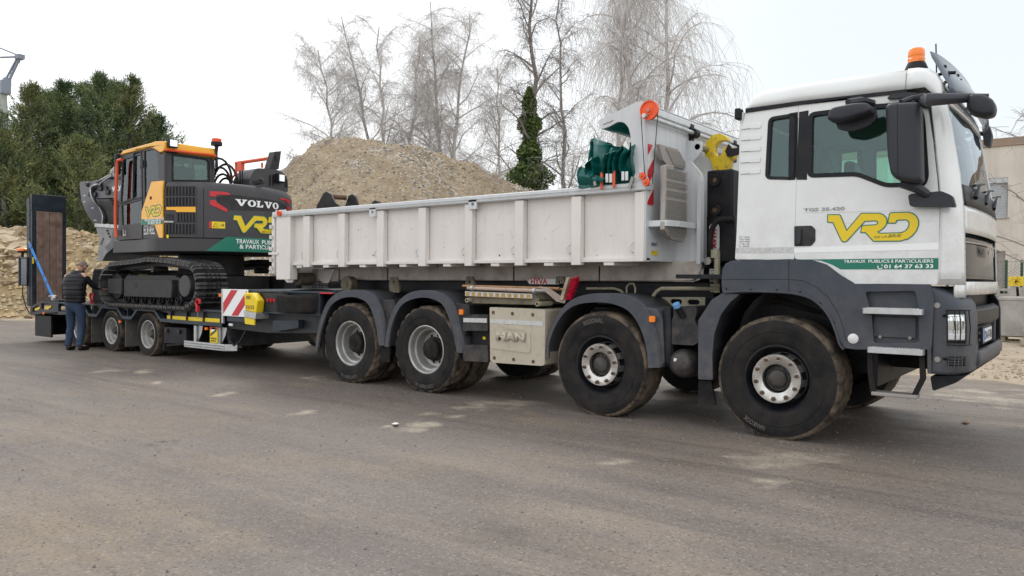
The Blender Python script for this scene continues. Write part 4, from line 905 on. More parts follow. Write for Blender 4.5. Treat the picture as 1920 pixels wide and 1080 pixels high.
def sidetext(body, p0, p1, h, mats, depth=.004, bold=0., parent=None, sp=1., shear=0., name='lettering'):
    (u0, v0), (u1, v1) = p0, p1; Lh = math.hypot(u1-u0, v1-v0); du, dv = (u1-u0)/Lh, (v1-v0)/Lh
    return text(body, lambda u, v, k: side(u0+du*u, v0+dv*u+v, k), Lh, h, mats, parent or NEAR['door'], name, bold, spacing=sp, shear=shear, depth=depth)
a_ = [(0.773,1.736),(0.869,1.739)]; sidetext('DE LA', a_[0], a_[1], .016, 'txtdark', .007, .0)
a_ = [(0.877,1.738),(0.975,1.742)]; sidetext('BRIE', a_[0], a_[1], .024, 'txtdark', .007, .0, shear=.2)
a_ = [(0.201,1.98),(0.537,1.977)]; sidetext('TGS 35.420', a_[0], a_[1], .030, 'txtgrey', .006, .03)
a_ = [(0.54,1.535),(0.708,1.536),(0.731,1.535),(0.889,1.535),(0.901,1.535),(0.919,1.535),(0.932,1.534),(1.203,1.533)]; hh_ = .026
sidetext('TRAVAUX', a_[0], a_[1], hh_, 'txtwhite', .005, .012); sidetext('PUBLICS', a_[2], a_[3], hh_, 'txtwhite', .005, .012); sidetext('&', a_[4], a_[5], hh_, 'txtwhite', .005, .012); sidetext('PARTICULIERS', a_[6], a_[7], hh_, 'txtwhite', .005, .012)
a_ = [(0.85,1.489),(1.203,1.49)]; sidetext('01 64 37 63 33', a_[0], a_[1], .031, 'txtwhite', .005, .02)
a_ = [(0.822,1.499)]; b = MB(); c_ = a_[0]; pc = [side(c_[0]+.018*math.cos(t)-.002, c_[1]+.018*math.sin(t)+.004, .005) for t in (math.radians(x) for x in range(150, 331, 20))]; b.tube(pc, .004, 5)
for rr in (.008, .015): b.tube([side(c_[0]+.004+rr*math.cos(t), c_[1]+.008+rr*math.sin(t), .005) for t in (math.radians(x) for x in range(0, 100, 20))], .0016, 4)
b.build('phone_symbol', 'txtwhite', NEAR['door'])
lb_ = [(-0.372,1.795),(-0.259,1.797),(-0.256,1.686),(-0.37,1.686)]; b = MB(); b.plate([lb_], lambda u, v, w: side(u, v, w), .002); o = b.build('data_plate', 'label', NEAR['rear'])
for k, tx in enumerate(('PV : 14.937', 'PTAC: 32.000', 'PTRA: 44.000', 'L: 7.86  2.55', 'S : 20.22')):
    p = [(-0.362,1.771),(-0.27,1.77)]; sidetext(tx, (p[0][0], p[0][1]-.0205*k), (p[1][0], p[1][1]-.0205*k), .012, 'txtdark', .0035, .01, NEAR['rear'])
# ---- roof
def roof_ring(x, zt, in_, zb=None):
    """cross-section over the cab width at station x, bottom edge on the side panels"""
    zb_ = zb; y0, y1 = .02+.04*(zb_-1.36), 2.42-.04*(zb_-1.36); h = zt-zb_
    P = [(y0, zb_), (y0+.005, zb_+h*.35), (y0+.025, zb_+h*.65), (y0+.07, zb_+h*.85), (y0+.17, zb_+h*.96), (y0+.45, zt-.012), (y0+.8, zt)]
    return [(x, y, z) for y, z in P]+[(x, y0+y1-y, z) for y, z in reversed(P)]
ze = [(-0.336,2.932),(0.148,2.939),(0.585,2.928),(0.989,2.923)]   # gutter line
def zg(x): return interp(x, sorted([(p[0], p[1]) for p in ze]))
x0 = ze[0][0]; rows = []
for x, zt in ((x0-.0, zg(x0)+.02), (x0+.01, zg(x0)+.06), (x0+.03, 3.03), (x0+.07, 3.09), (x0+.15, 3.12), (x0+.5, 3.135), (x0+.9, 3.135), (.98, 3.12)): rows.append(roof_ring(x, zt, 0, zg(x)))
b = MB(); b.grid(rows); b.build('roof', 'white', tr, smooth=50, solid=.01)
# roof front section, beyond the seam
rows = []
for x, zt, zb in ((.985, 3.13, zg(.985)), (1.05, 3.13, zg(1.0)), (1.12, 3.11, zg(1.0)-.0), (1.18, 3.06, 2.86), (1.215, 2.99, 2.82), (1.235, 2.90, 2.78)): rows.append(roof_ring(x, zt, 0, zb))
b = MB(); b.grid(rows); b.build('roof_front', 'white', tr, smooth=60, solid=.01)
for fn in (side, sidef):
    b = MB(); g_ = [(-0.335,2.903),(0.149,2.911),(0.586,2.902),(0.989,2.895)]; g2 = [(0.989,2.925),(0.585,2.933),(0.148,2.944),(-0.331,2.942)]; b.plate([g_+g2], lambda u, v, w: fn(u, v, w), .012); b.build('gutter_trim', 'black', tr, .003)
MB().cbox((-.40, .09, 2.90), (.05, .10, .10)).build('roof_bracket', 'black', tr, .01)
# rear wall
b = MB(); r0 = [(y, z) for y, z in ((.07, 1.38), (2.37, 1.38), (2.34, 2.92), (.10, 2.92))]; b.yz(r0, -.40, -.36); b.build('rear_wall', 'white', tr, .01)
b = MB(); b.box((-.35, .075, 1.40), (1.2, 2.36, 1.46)); b.build('cab_floor', 'black', tr)
# ---- front: lofted grid with openings
def front(s, z, out=0.):
    """s 0..1 across the cab front, starting at the near door seam"""
    xf = interp(z, [(.6, 1.46), (1.2, 1.46), (1.35, 1.46), (2.0, 1.43), (2.15, 1.41), (2.85, 1.28), (3.0, 1.24)])
    xs = interp(z, [(1.2, 1.235), (1.9, 1.245), (2.13, 1.235), (2.6, 1.185), (2.9, 1.15)]); y0 = .02+.04*(z-1.36)
    P = [(xs, y0), (xs+(xf-xs)*.35, y0+.025), (xs+(xf-xs)*.60, y0+.09), (xs+(xf-xs)*.76, y0+.20), (xs+(xf-xs)*.9, y0+.50), (xf-.004, y0+.9), (xf, 1.22)]
    P = P+[(x, 2.44-y) for x, y in reversed(P[:-1])]
    t = s*(len(P)-1); i = min(int(t), len(P)-2); f = t-i
    a, b_, c, d = P[max(i-1, 0)], P[i], P[i+1], P[min(i+2, len(P)-1)]
    q = [.5*((2*b_[k])+(c[k]-a[k])*f+(2*a[k]-5*b_[k]+4*c[k]-d[k])*f*f+(-a[k]+3*b_[k]-3*c[k]+d[k])*f**3) for k in (0, 1)]
    if out:
        e = front(min(1, s+.01), z); g = front(max(0, s-.01), z); tx, ty = e[0]-g[0], e[1]-g[1]; n_ = math.hypot(tx, ty); return (q[0]+ty/n_*out, q[1]-tx/n_*out, z)
    return (q[0], q[1], z)
def fpatch(b, s0, s1, z0, z1, out=0., n=16, m=10, z0b=None, z1b=None):
    return b.grid([[front(s0+(s1-s0)*j/n, (z0+(z1-z0)*i/m), out) for j in range(n+1)] for i in range(m+1)])
b = MB()
SW = .235
fpatch(b, .0, SW, 1.36, 2.86, n=10, m=14); fpatch(b, 1-SW, 1, 1.36, 2.86, n=10, m=14); fpatch(b, SW, 1-SW, 2.80, 2.86, n=20, m=2); fpatch(b, SW, 1-SW, 1.77, 1.99, n=20, m=4); fpatch(b, SW, 1-SW, 1.28, 1.385, n=20, m=2); fpatch(b, .12, SW, 1.26, 1.36, n=5, m=2); fpatch(b, 1-SW, .88, 1.26, 1.36, n=5, m=2)
b.build('cab_front', 'white', tr, solid=.012, smooth=60)
ws = MB(); fpatch(ws, SW+.005, 1-SW-.005, 2.14, 2.80, -.004, n=24, m=8); ws.build('windscreen', 'windscreen', tr, smooth=60)
b = MB(); fpatch(b, SW-.004, 1-SW+.004, 1.985, 2.15, .001, n=24, m=3); b.build('cowl_panel', 'plastic2', tr, solid=.02, smooth=60)
b = MB()
fpatch(b, SW, 1-SW, 1.385, 1.775, -.03, n=24, m=6); gr = b.build('grille', 'lampdark', tr, solid=.01, smooth=60)
b = MB(); b.tube([front(SW+.02+(.96-2*SW)*i/20, 1.70, -.01) for i in range(21)], .006, 6); b.build('chrome_strip', 'chrome', gr)
text('MAN', lambda u, v, k: (front(.5, 1.6)[0]-.02+k, .98+u, 1.60+v), .48, .11, 'chrome', gr, 'lettering', .03, depth=.03)
# wipers
for yb in (.45, 1.05, 1.65):
    b = MB(); b.tube([(front(.5, 2.07)[0]+.01, yb, 2.06), (front(.5, 2.07)[0]+.015, yb+.1, 2.14), (1.415, yb+.46, 2.22)], [.02, .012, .008], 6); b.tube([(1.42, yb+.06, 2.17), (1.41, yb+.72, 2.24)], .009, 4); b.build('wiper', 'black', tr)
b = MB(); b.tube([(1.26, .16, 2.03), (1.33, .18, 2.06), (1.36, .22, 2.12), (1.37, .34, 2.14)], .016, 6); b.cbox((1.30, .17, 2.02), (.10, .09, .05)); b.build('grab_handle', 'black', tr, .004)
# white lower corner with seam
o_ = MB(); fpatch(o_, .02, .17, 1.40, 1.95, .012, n=8, m=8); o_.build('corner_flap', 'white', tr, solid=.008, smooth=60, bevel=.004)
# sun visor, swept smoked plastic across the front
rows = []
for i in range(25):
    f = i/24; y = .20+2.04*f; bow = 1-(2*f-1)**2; xm = 1.235+.12*bow**.7; zt = 3.23-.04*bow; zb = 2.87+.02*bow
    rows.append([(xm-.10, y, zt), (xm-.085, y, zt-.05), (xm-.02, y, (zt+zb)/2), (xm+.03, y, zb+.08), (xm+.04, y, zb)])
b = MB(); b.grid(rows); sv = b.build('sun_visor', 'visor_grey', tr, solid=.008, smooth=60)
b = MB()
for y in (.32, .62, 1.22, 1.85, 2.15): b.tube([(1.12, y, 3.05), (1.22, y, 3.07), (1.30, y, 3.06)], .014, 5)
b.build('visor_bracket', 'black', sv)
b = MB()
for f, z in ((.06, 3.12), (.05, 2.95), (.2, 3.1), (.2, 2.93)):
    y = .20+2.04*f; bow = 1-(2*f-1)**2; b.sphere((1.235+.12*bow**.7-.08+.27*(3.2-z), y, z), .018, 8)
b.build('visor_knob', 'black', sv)
# beacon
bx = [(1.008,3.105),(1.007,3.255),(0.948,3.114),(1.067,3.095)]; bc, zb_ = bx[0][0], bx[0][1]
b = MB(); b.lathe([(.001, 0), (.095, 0), (.09, .035), (.068, .09), (.001, .09)], (bc, .35, zb_-.005), 'z', 24); bo = b.build('beacon_base', 'black', tr)
b = MB(); b.lathe([(.064, .0), (.066, .03), (.062, .035), (.062, .05), (.064, .055), (.062, .10), (.05, .115), (.001, .118)], (bc, .35, zb_+.088), 'z', 28); b.build('beacon_lens', 'amber', tr, label='orange rotating beacon lens on the cab roof')
a_ = [(1.121,3.131),(1.11,3.393)]; MB().tube([(a_[0][0], .6, a_[0][1]-.1), (a_[1][0], .6, a_[1][1])], .006, 5).build('antenna', 'black', tr)
# ---- mirrors
def pillow(b, P, y0, y1, e=.03):
    c = [sum(p[k] for p in P)/len(P) for k in (0, 1)]
    hw = [(max(p[k] for p in P)-min(p[k] for p in P))/2 for k in (0, 1)]
    def ring(y, d): return [(c[0]+(x-c[0])*(1-d/hw[0]), y, c[1]+(z-c[1])*(1-d/hw[1])) for x, z in P]
    return b.loft([ring(y0, e*.9), ring(y0+e*.08, e*.55), ring(y0+e*.3, e*.25), ring(y0+e*.7, e*.06), ring(y0+e, 0), ring(y1-e*.6, 0), ring(y1-e*.2, e*.12), ring(y1, e*.4)])
def rounded_box(b, poly, y0, y1, r=.03): return b.xz(roundpoly(poly, r), y0, y1)
YM = -.22
b = MB(); mp_ = [(0.89,2.754),(0.916,2.775),(1.114,2.76),(1.137,2.721),(1.157,2.153),(1.128,2.135),(0.979,2.17),(0.933,2.223),(0.909,2.37)]; pillow(b, roundpoly(mp_, .035, 5), YM, YM+.16, .045); mo = b.build('wing_mirror', 'mirror', tr, smooth=60)
b = MB(); q_ = [(0.982,2.761),(0.991,2.181)]; b.tube([(q_[0][0], YM-.0005, q_[0][1]), (q_[1][0], YM-.0005, q_[1][1])], .0022, 4); b.build('mirror_seam', 'black', mo)
b = MB(); a = [(0.99,2.155),(1.166,2.081),(1.129,2.108)]; b.tube([(a[0][0], -.13, a[0][1]), (a[2][0]-.02, -.10, a[2][1]), (a[1][0], -.05, a[1][1]-.02)], [.035, .04, .035], 8); a2 = [(1.036,2.07),(1.363,2.041),(1.364,1.952),(1.048,1.977)]; b.xz(roundpoly([(1.034,2.063),(1.068,2.073),(1.173,2.075),(1.264,2.081),(1.34,2.04),(1.362,1.953),(1.047,1.974)], .02), -.06, .02); b.build('mirror_bracket', 'mirror', tr, .015)
b = MB(); b.tube([([(0.995,2.779)][0][0], -.15, [(0.995,2.779)][0][1]), *[(p[0], -.06, p[1]) for p in [(1.055,2.819),(1.111,2.819)]], (1.07, .06, 2.82)], .022, 7); b.build('mirror_arm', 'mirror', tr)
b = MB(); k_ = [(0.477,2.704),(0.505,2.778),(0.682,2.792),(0.788,2.782),(0.808,2.709),(0.731,2.694),(0.584,2.661),(0.49,2.677)]; pillow(b, roundpoly(k_, .035, 5), -.30, -.12, .03); b.xz(roundpoly([(0.488,2.724),(0.793,2.78),(0.814,2.684),(0.755,2.631),(0.634,2.602),(0.518,2.628)], .02), -.118, -.06); b.build('kerb_mirror', 'mirror', tr, smooth=60)
b = MB(); k_ = [(0.617,2.819),(0.685,2.835)]; b.tube([(k_[0][0], -.2, k_[0][1]), (k_[1][0], -.05, k_[1][1]+.02), (k_[1][0]+.05, .08, 2.85)], .03, 6); b.build('mirror_arm', 'mirror', tr)
# front mirror on its long arm
def fp(y, px, py): return (px, y, py)
a = [(0.848,2.886),(1.132,2.863),(1.222,2.801),(1.223,2.767),(1.148,2.76),(1.129,2.771)]; b = MB(); b.xz(roundpoly([(0.853,2.861),(0.884,2.891),(0.993,2.892),(1.078,2.876),(1.131,2.831),(1.166,2.747),(1.11,2.754),(1.079,2.813),(0.994,2.85)], .01), .03, .075); b.build('mirror_foot', 'mirror', tr, .006)
p = [[(-0.413,2.718)][0], [(-0.785,2.618)][0], [(-1.233,2.506)][0]]
b = MB(); b.tube([(1.10, .09, 2.83), (1.22, p[0][0], p[0][1]), (1.42, .10, 2.80), (1.55, .12, 2.79)], [.045, .05, .035, .028], 8); b.build('mirror_arm', 'mirror', tr)
b = MB(); q_ = [(1.411,2.786),(1.439,2.819),(1.516,2.808),(1.586,2.758),(1.603,2.7),(1.59,2.641),(1.539,2.632),(1.448,2.663),(1.412,2.704)]; pillow(b, roundpoly(q_, .04, 6), .02, .20, .04); b.build('front_mirror', 'mirror', tr, smooth=60)
b = MB(); b.xz(roundpoly([(1.25, 2.96), (1.31, 2.97), (1.34, 2.86), (1.32, 2.74), (1.27, 2.76)], .02), 2.32, 2.45); b.tube([(1.08, 2.3, 2.86), (1.20, 2.36, 2.90), (1.28, 2.38, 2.88)], .022, 6); b.build('front_mirror', 'mirror', tr, .015)
b = MB(); b.xz(roundpoly([(p_[0], p_[1]) for p_ in mp_], .02), 2.5, 2.66); b.build('wing_mirror', 'mirror', tr, .03, seg=3)
# ---- cab interior
for y0 in (.42, 1.55):
    b = MB(); b.cbox((.48, y0+.22, 1.72), (.5, .5, .14)); b.loft([[(.22, y0, 1.78), (.36, y0, 1.78), (.36, y0+.46, 1.78), (.22, y0+.46, 1.78)], [(.12, y0, 2.4), (.24, y0, 2.4), (.24, y0+.46, 2.4), (.12, y0+.46, 2.4)], [(.10, y0+.1, 2.62), (.20, y0+.1, 2.62), (.20, y0+.36, 2.62), (.10, y0+.36, 2.62)]]); b.build('seat', 'plastic2', tr, .03)
b = MB(); b.xz([(1.0, 1.5), (1.22, 1.5), (1.22, 2.02), (1.15, 2.06), (1.0, 1.98)], .12, 2.34); b.build('dashboard', 'black', tr, .03)
b = MB(); tcx = [(0.80+.04*math.sin(t)*0+.10*math.sin(t), 1.80+.22*math.cos(t), 2.08+.20*math.sin(t)) for t in [2*math.pi*i/20 for i in range(21)]]; b.tube(tcx, .015, 6, cap=False); b.tube([(1.0, 1.8, 2.0), (.80, 1.8, 2.08)], .03, 6); b.build('steering_wheel', 'black', tr)
b = MB(); b.yz([(.12, 1.5), (2.32, 1.5), (2.30, 2.85), (.14, 2.85)], -.33, -.32); b.box((-.3, .12, 1.5), (.05, 2.32, 1.75)); b.build('rear_lining', 'lining', tr)
b = MB(); b.box((-.3, .14, 2.87), (1.12, 2.30, 2.89)); b.build('headlining', 'lining', tr)

# ---- slate plastic body kit round the first axle
TOP = [(-0.51,1.374),(-0.501,1.486),(-0.471,1.534),(-0.415,1.558),(0.097,1.567),(0.277,1.56),(0.4,1.519),(0.516,1.429),(0.622,1.363),(1.19,1.364),(1.217,1.252),(1.203,0.857),(0.79,0.832),(0.648,0.823),(0.556,0.831),(0.513,0.904),(0.482,1.005),(0.434,1.102),(0.368,1.19),(0.28,1.251),(0.168,1.277),(0.017,1.284),(-0.504,1.276)]
rs_ = 0
RC_ = roundpoly([(p_[0], p_[1]) for p_ in [(0.716,1.299),(1.085,1.312),(1.109,1.191),(1.119,0.907),(0.785,0.884),(0.767,1.113)]], .025)
b = MB(); b.plate([roundpoly(TOP, .02), RC_], lambda u, v, w: (u, -.012+w, v), .05); kit = b.build('front_fender', 'plastic', tr, .010, seg=3)
inner = [(-0.504,1.276),(0.017,1.284),(0.168,1.277),(0.28,1.251),(0.368,1.19),(0.434,1.102),(0.482,1.005),(0.513,0.904),(0.556,0.831)]; b = MB(); b.grid([[(u, y, v) for (u, v) in inner] for y in (.03, .62)]); b.build('wheel_arch', 'black', kit, solid=.012)
outl = [(-0.51,1.374),(-0.501,1.486),(-0.471,1.534),(-0.415,1.558),(0.097,1.567),(0.277,1.56),(0.4,1.519),(0.516,1.429),(0.622,1.363)]; b = MB(); b.grid([[(u, y, v) for (u, v) in outl] for y in (-.005, .35)]); b.build('fender_top', 'plastic', kit, solid=.012, smooth=60)
b = MB(); lp = smoothcurve([(u, 0, v) for u, v in [(-0.488,1.272),(-0.279,1.287),(0.017,1.284),(0.177,1.268),(0.289,1.233),(0.382,1.159),(0.447,1.067),(0.491,0.961),(0.522,0.86),(0.556,0.818)]], 5); b.tube([(p.x, -.018, p.z) for p in lp], .010, 6); b.build('arch_lip', 'plastic', kit)
b = MB(); g = [(0.096,1.562),(0.098,1.396),(0.099,1.281)]; b.tube([(g[0][0], -.013, g[0][1]), (g[1][0], -.013, g[1][1]), (g[2][0], -.013, g[2][1])], .0025, 4)
b.tube([(u, -.013, v) for u, v in [(-0.5,1.393),(0.098,1.398),(0.216,1.387),(0.327,1.334),(0.423,1.254),(0.501,1.131),(0.545,1.017),(0.575,0.886)]], .0022, 4); b.build('panel_seam', 'black', kit)
b = MB()
for u, v in [(-0.464,1.311),(-0.236,1.306),(-0.007,1.305),(0.194,1.291),(0.363,1.199),(0.481,1.041),(0.534,0.866)]: b.sphere((u, -.014, v), .009, 6)
b.build('rivet', 'plastic2', kit)['kind'] = 'stuff'
# rear leg of the fender
LEG = [(-0.735,1.014),(-0.673,1.105),(-0.606,1.206),(-0.499,1.271),(-0.343,1.259),(-0.427,1.19),(-0.517,1.071),(-0.577,0.897),(-0.596,0.699),(-0.589,0.468),(-0.731,0.461)]
b = MB(); b.plate([roundpoly(LEG, .015)], lambda u, v, w: (u, -.01+w, v), .04); b.build('fender_leg', 'plastic', kit, .008); e_ = [(-0.343,1.259),(-0.427,1.19),(-0.517,1.071),(-0.577,0.897),(-0.596,0.699),(-0.589,0.468)]; b = MB(); b.grid([[(u, y, v) for (u, v) in e_] for y in (.0, .55)]); b.build('wheel_arch', 'black', kit, solid=.012)
b = MB(); f_ = [(-0.759,0.434),(-0.637,0.454),(-0.588,0.229),(-0.762,0.201)]; b.xz(f_, .06, .09); b.build('mudflap', 'rubber', kit)
# step well
u_ = [(0.737,1.295),(1.059,1.312),(1.109,0.914),(0.758,0.886)]; sb = MB(); W0 = [(0.622,1.359),(1.19,1.364)][0][0]
sx0, sx1 = [(0.673,1.241)][0][0], [(1.154,1.251)][0][0]
b = MB(); b.xz(offset(RC_, .03), .045, .06); b.build('step_recess', 'plastic', kit); b = MB(); x0_, x1_ = min(p[0] for p in RC_), max(p[0] for p in RC_); b.box((x0_+.05, .03, .93), (x1_-.03, .044, 1.10)); b.build('recess_panel', 'plastic', kit, .01)
for (xa, za), (xb, zb) in ([(0.712,1.169),(1.15,1.181)], [(0.752,0.855),(1.157,0.879)]):
    b = MB(); b.plate([roundpoly([(xa, -.10), (xb, -.10), (xb, .03), (xa, .03)], .03)], lambda u, v, w: (u, v, za-.045+w), .045); so_ = b.build('cab_step', 'alu', tr, .008, seg=3)
    b = MB()
    for i in range(15):
        for j in range(3): b.cyl((xa+.04+i*(xb-xa-.08)/14, -.08+j*.04, za), (xa+.04+i*(xb-xa-.08)/14, -.08+j*.04, za+.005), .008, 6)
    b.build('step_stud', 'chrome', so_)['kind'] = 'stuff'
for u, v in [(0.824,0.934),(1.043,0.936)]: MB().cyl((u, .028, v), (u, .022, v), .013, 10).build('screw', 'steel', kit)
(u, v), = [(0.629,0.911)]; b = MB(); b.lathe([(.001, -.02), (.03, -.018), (.042, -.008), (.042, .01)], (u, -.012, v), 'y', 20); b.build('side_marker_lamp', 'label', kit)
# hanging lower step
(xa, za), (xb, zb) = [(0.773,0.489),(1.106,0.512)]; b = MB(); b.box((xa, -.03, za-.03), (xb, .12, za)); ls = b.build('hanging_step', 'oldalu', tr, .006)
for xx, lean in (([(0.746,0.806)][0][0], .03), ([(1.148,0.831)][0][0]-.02, -.05)):
    b = MB(); b.tube([(xx, .04, .86), (xx+.01, .04, .62), (xx+lean, .04, za-.01)], .028, 4); b.build('step_hanger', 'rubber', ls)
# ---- front bumper
BO = [(1.20, .015), (1.31, .02), (1.385, .06), (1.425, .16), (1.45, .36), (1.465, .7), (1.475, 1.22)]
BO = BO+[(x, 2.44-y) for x, y in reversed(BO[:-1])]
sm = smoothcurve([(x, y, 0) for x, y in BO], 5)
def bump_rows(zs):
    rows = []
    for z, ox, sh in zs: rows.append([(1.18+(p.x-1.18)*sh+ox, p.y+(0.0 if p.y > 1.22 else 0), z) for p in sm])
    return rows
# near corner: full height; centre is recessed
prof = [(.665, -.02, .93), (.69, .0, .99), (.80, .005, 1.0), (1.12, .0, 1.0), (1.20, -.005, .97), (1.27, -.02, .86), (1.31, -.035, .62), (1.335, -.04, .42)]
rows = bump_rows(prof); n_ = len(sm); cut = int(n_*.36)
lensP = [(1.306,1.145),(1.464,1.15),(1.466,0.946),(1.312,0.947)]
b = MB(); b.grid([r[:cut+1] for r in rows]); b.build('bumper_corner', 'plastic', tr, solid=.012, smooth=50)
b = MB(); b.grid([r[n_-cut-1:] for r in rows]); b.build('bumper_corner', 'plastic', tr, solid=.012, smooth=50)
b = MB(); b.grid([r[cut:n_-cut] for r in bump_rows([(.70, -.03, .99), (.74, .0, 1.0), (.80, .0, 1.0), (.82, -.02, .99)])]); b.build('bumper_bar', 'plastic', tr, solid=.05, smooth=50)
b = MB(); b.grid([r[cut:n_-cut] for r in bump_rows([(1.02, -.03, .97), (1.05, -.02, 1.0), (1.14, -.02, 1.0), (1.17, -.05, .97)])]); b.build('bumper_bar', 'plastic2', tr, solid=.03, smooth=50)
for z in (.87, .93, .99): MB().box((1.37, .45, z), (1.405, 1.99, z+.025)).build('grille_bar', 'black', tr)
for y in (.62, 1.80): MB().box((1.36, y, .82), (1.44, y+.05, 1.03)).build('bumper_post', 'plastic', tr, .01)
b = MB(); b.box((1.26, .3, .70), (1.35, 2.1, 1.28)); b.build('radiator_screen', 'black', tr)
def bpt(i, z, out=0.):  # point on bumper corner by curve index (float) and height
    j = max(0, min(n_-2, int(i))); f = i-j; p = sm[j].lerp(sm[j+1], f); d = (sm[j+1]-sm[j]).normalized(); ox = interp(z, [(a, c) for a, c, _ in prof]); sh = interp(z, [(a, c) for a, _, c in prof]); return (1.18+(p.x-1.18)*sh+ox+d.y*out, p.y-d.x*out, z)
def bpatch(i0, i1, z0, z1, out, n=8, m=4): return [[bpt(i0+(i1-i0)*j/n, z0+(z1-z0)*i/m, out) for j in range(n+1)] for i in range(m+1)]
MB().grid(bpatch(4.5, 13.5, .91, 1.17, .006)).build('headlamp_frame', 'plastic2', tr, solid=.006)
hl = MB().grid(bpatch(4.9, 11.6, .94, 1.13, .014)).build('headlamp', 'lampglass', tr, solid=.006)
for i_ in (6.6, 9.4):
    p0 = Vector(bpt(i_, 1.05, .021)); d = Vector(bpt(i_, 1.05, .04))-p0; MB().cyl(p0, p0+d*.3, .036, 16).build('lamp_reflector', 'chrome', hl)
MB().grid(bpatch(4.9, 11.6, .935, .985, .016)).build('lower_lens', 'label', hl, solid=.004)
b = MB()
for i_ in (4.8, 7.0, 8.8, 10.6, 12.6): b.tube([bpt(i_, .90, .035), bpt(i_, 1.03, .045), bpt(i_, 1.16, .04)], .0045, 5)
for z in (.90, 1.165): b.tube([bpt(4.5+9*k/10, z, .04) for k in range(11)], .006, 5)
b.tube([bpt(3.6, 1.12, .01), bpt(4.8, 1.13, .04)], .01, 5).tube([bpt(3.6, .79, .01), bpt(4.8, .79, .035)], .01, 5)
b.build('lamp_guard', 'black', tr)
MB().grid(bpatch(4.8, 12.8, .735, .81, .006)).build('fog_lamp_recess', 'black', tr, solid=.004)
b = MB()
for z in (.75, .77, .79): b.tube([bpt(5.3+5*k/6, z, .014) for k in range(7)], .005, 4)
for i_ in (5.0, 7.2, 8.6, 10, 12.5): b.tube([bpt(i_, .73, .022), bpt(i_, .82, .022)], .004, 4)
b.build('fog_lamp_guard', 'plastic', tr)
for i_, z in ((2.2, 1.20), (2.0, .78)):
    p0 = Vector(bpt(i_, z)); p1 = Vector(bpt(i_, z, .012)); MB().cyl(p0, p1, .022, 14).build('screw', 'steel', tr)
b = MB(); b.bar((1.19, .0, .67), (1.175, -.0, 1.34), .022, .03); b.build('bumper_edge', 'plastic', tr, .006)
b = MB(); b.xz(roundpoly([(1.18, .64), (1.43, .66), (1.36, .60), (1.20, .52)], .02), .08, 2.3); b.build('under_tray', 'black', tr, .01)
# number plate
MB().box((1.472, .48, .88), (1.49, 1.04, 1.02)).build('plate_holder', 'black', tr, .003)
MB().box((1.491, .50, .895), (1.494, 1.02, 1.005)).build('number_plate', 'label', tr); MB().box((1.4945, .50, .895), (1.496, .55, 1.005)).build('plate_band', 'blue', tr)
text('DN-417-RB', lambda u, v, k: (1.4945+k, .57+u, .912+v), .42, .072, 'txtdark', tr, 'plate_lettering', .02)
# ---- rear fenders as shells + lips
def fender(outer, inner, name='fender', lip=.025, depth=.62, lamp=None, y1=None):
    ou = [(p.x, p.y) for p in smoothcurve([(u, v, 0) for u, v in outer], 5)]; inn = [(p.x, p.y) for p in smoothcurve([(u, v, 0) for u, v in inner], 5)]
    b = MB(); b.plate([ou+inn[::-1]], lambda u, v, w: (u, -.008+w, v), .03); o = b.build(name, 'plastic', tr, .008, seg=2)
    b = MB(); b.grid([[(u, y, v) for (u, v) in ou] for y in (.0, .08, depth)]); b.build('fender_shell', 'plastic', o, solid=.012, smooth=60); return o
f2 = fender([(-2.495,0.537),(-2.461,0.728),(-2.393,0.891),(-2.291,1.047),(-2.151,1.168),(-1.955,1.227),(-1.745,1.242),(-1.56,1.234),(-1.41,1.189),(-1.297,1.098),(-1.209,0.934),(-1.156,0.766),(-1.126,0.541)], [(-2.439,0.541),(-2.426,0.724),(-2.338,0.91),(-2.224,1.049),(-2.078,1.125),(-1.883,1.152),(-1.682,1.146),(-1.499,1.092),(-1.39,0.99),(-1.319,0.862),(-1.271,0.708),(-1.252,0.527)])
f3 = fender([(-4.977,0.519),(-4.939,0.724),(-4.862,0.929),(-4.738,1.094),(-4.541,1.203),(-4.295,1.24),(-4.073,1.217),(-3.917,1.15),(-3.814,1.026),(-3.729,0.829),(-3.686,0.656),(-3.66,0.521)], [(-4.908,0.516),(-4.871,0.727),(-4.794,0.905),(-4.681,1.048),(-4.513,1.125),(-4.312,1.155),(-4.143,1.139),(-3.994,1.085),(-3.899,0.961),(-3.821,0.787),(-3.778,0.651),(-3.752,0.521)])
f4 = fender([(-6.364,0.439),(-6.319,0.662),(-6.205,0.922),(-6.082,1.085),(-5.861,1.197),(-5.56,1.229),(-5.301,1.198),(-5.179,1.125),(-5.088,0.99),(-5.028,0.822),(-4.997,0.654),(-4.987,0.532)], [(-6.306,0.427),(-6.25,0.65),(-6.137,0.888),(-6.014,1.029),(-5.828,1.112),(-5.592,1.138),(-5.403,1.106),(-5.28,1.04),(-5.198,0.918),(-5.137,0.77),(-5.106,0.635),(-5.086,0.533)])
for nm, pts_ in (('mudflap', [(-6.382,0.508),(-6.255,0.515),(-6.266,0.316),(-6.393,0.308)]), ('mudflap', [(-5.106,0.504),(-4.948,0.499),(-4.947,0.322),(-5.125,0.309)])):
    MB().xz(pts_, .05, .075).build(nm, 'rubber', tr)
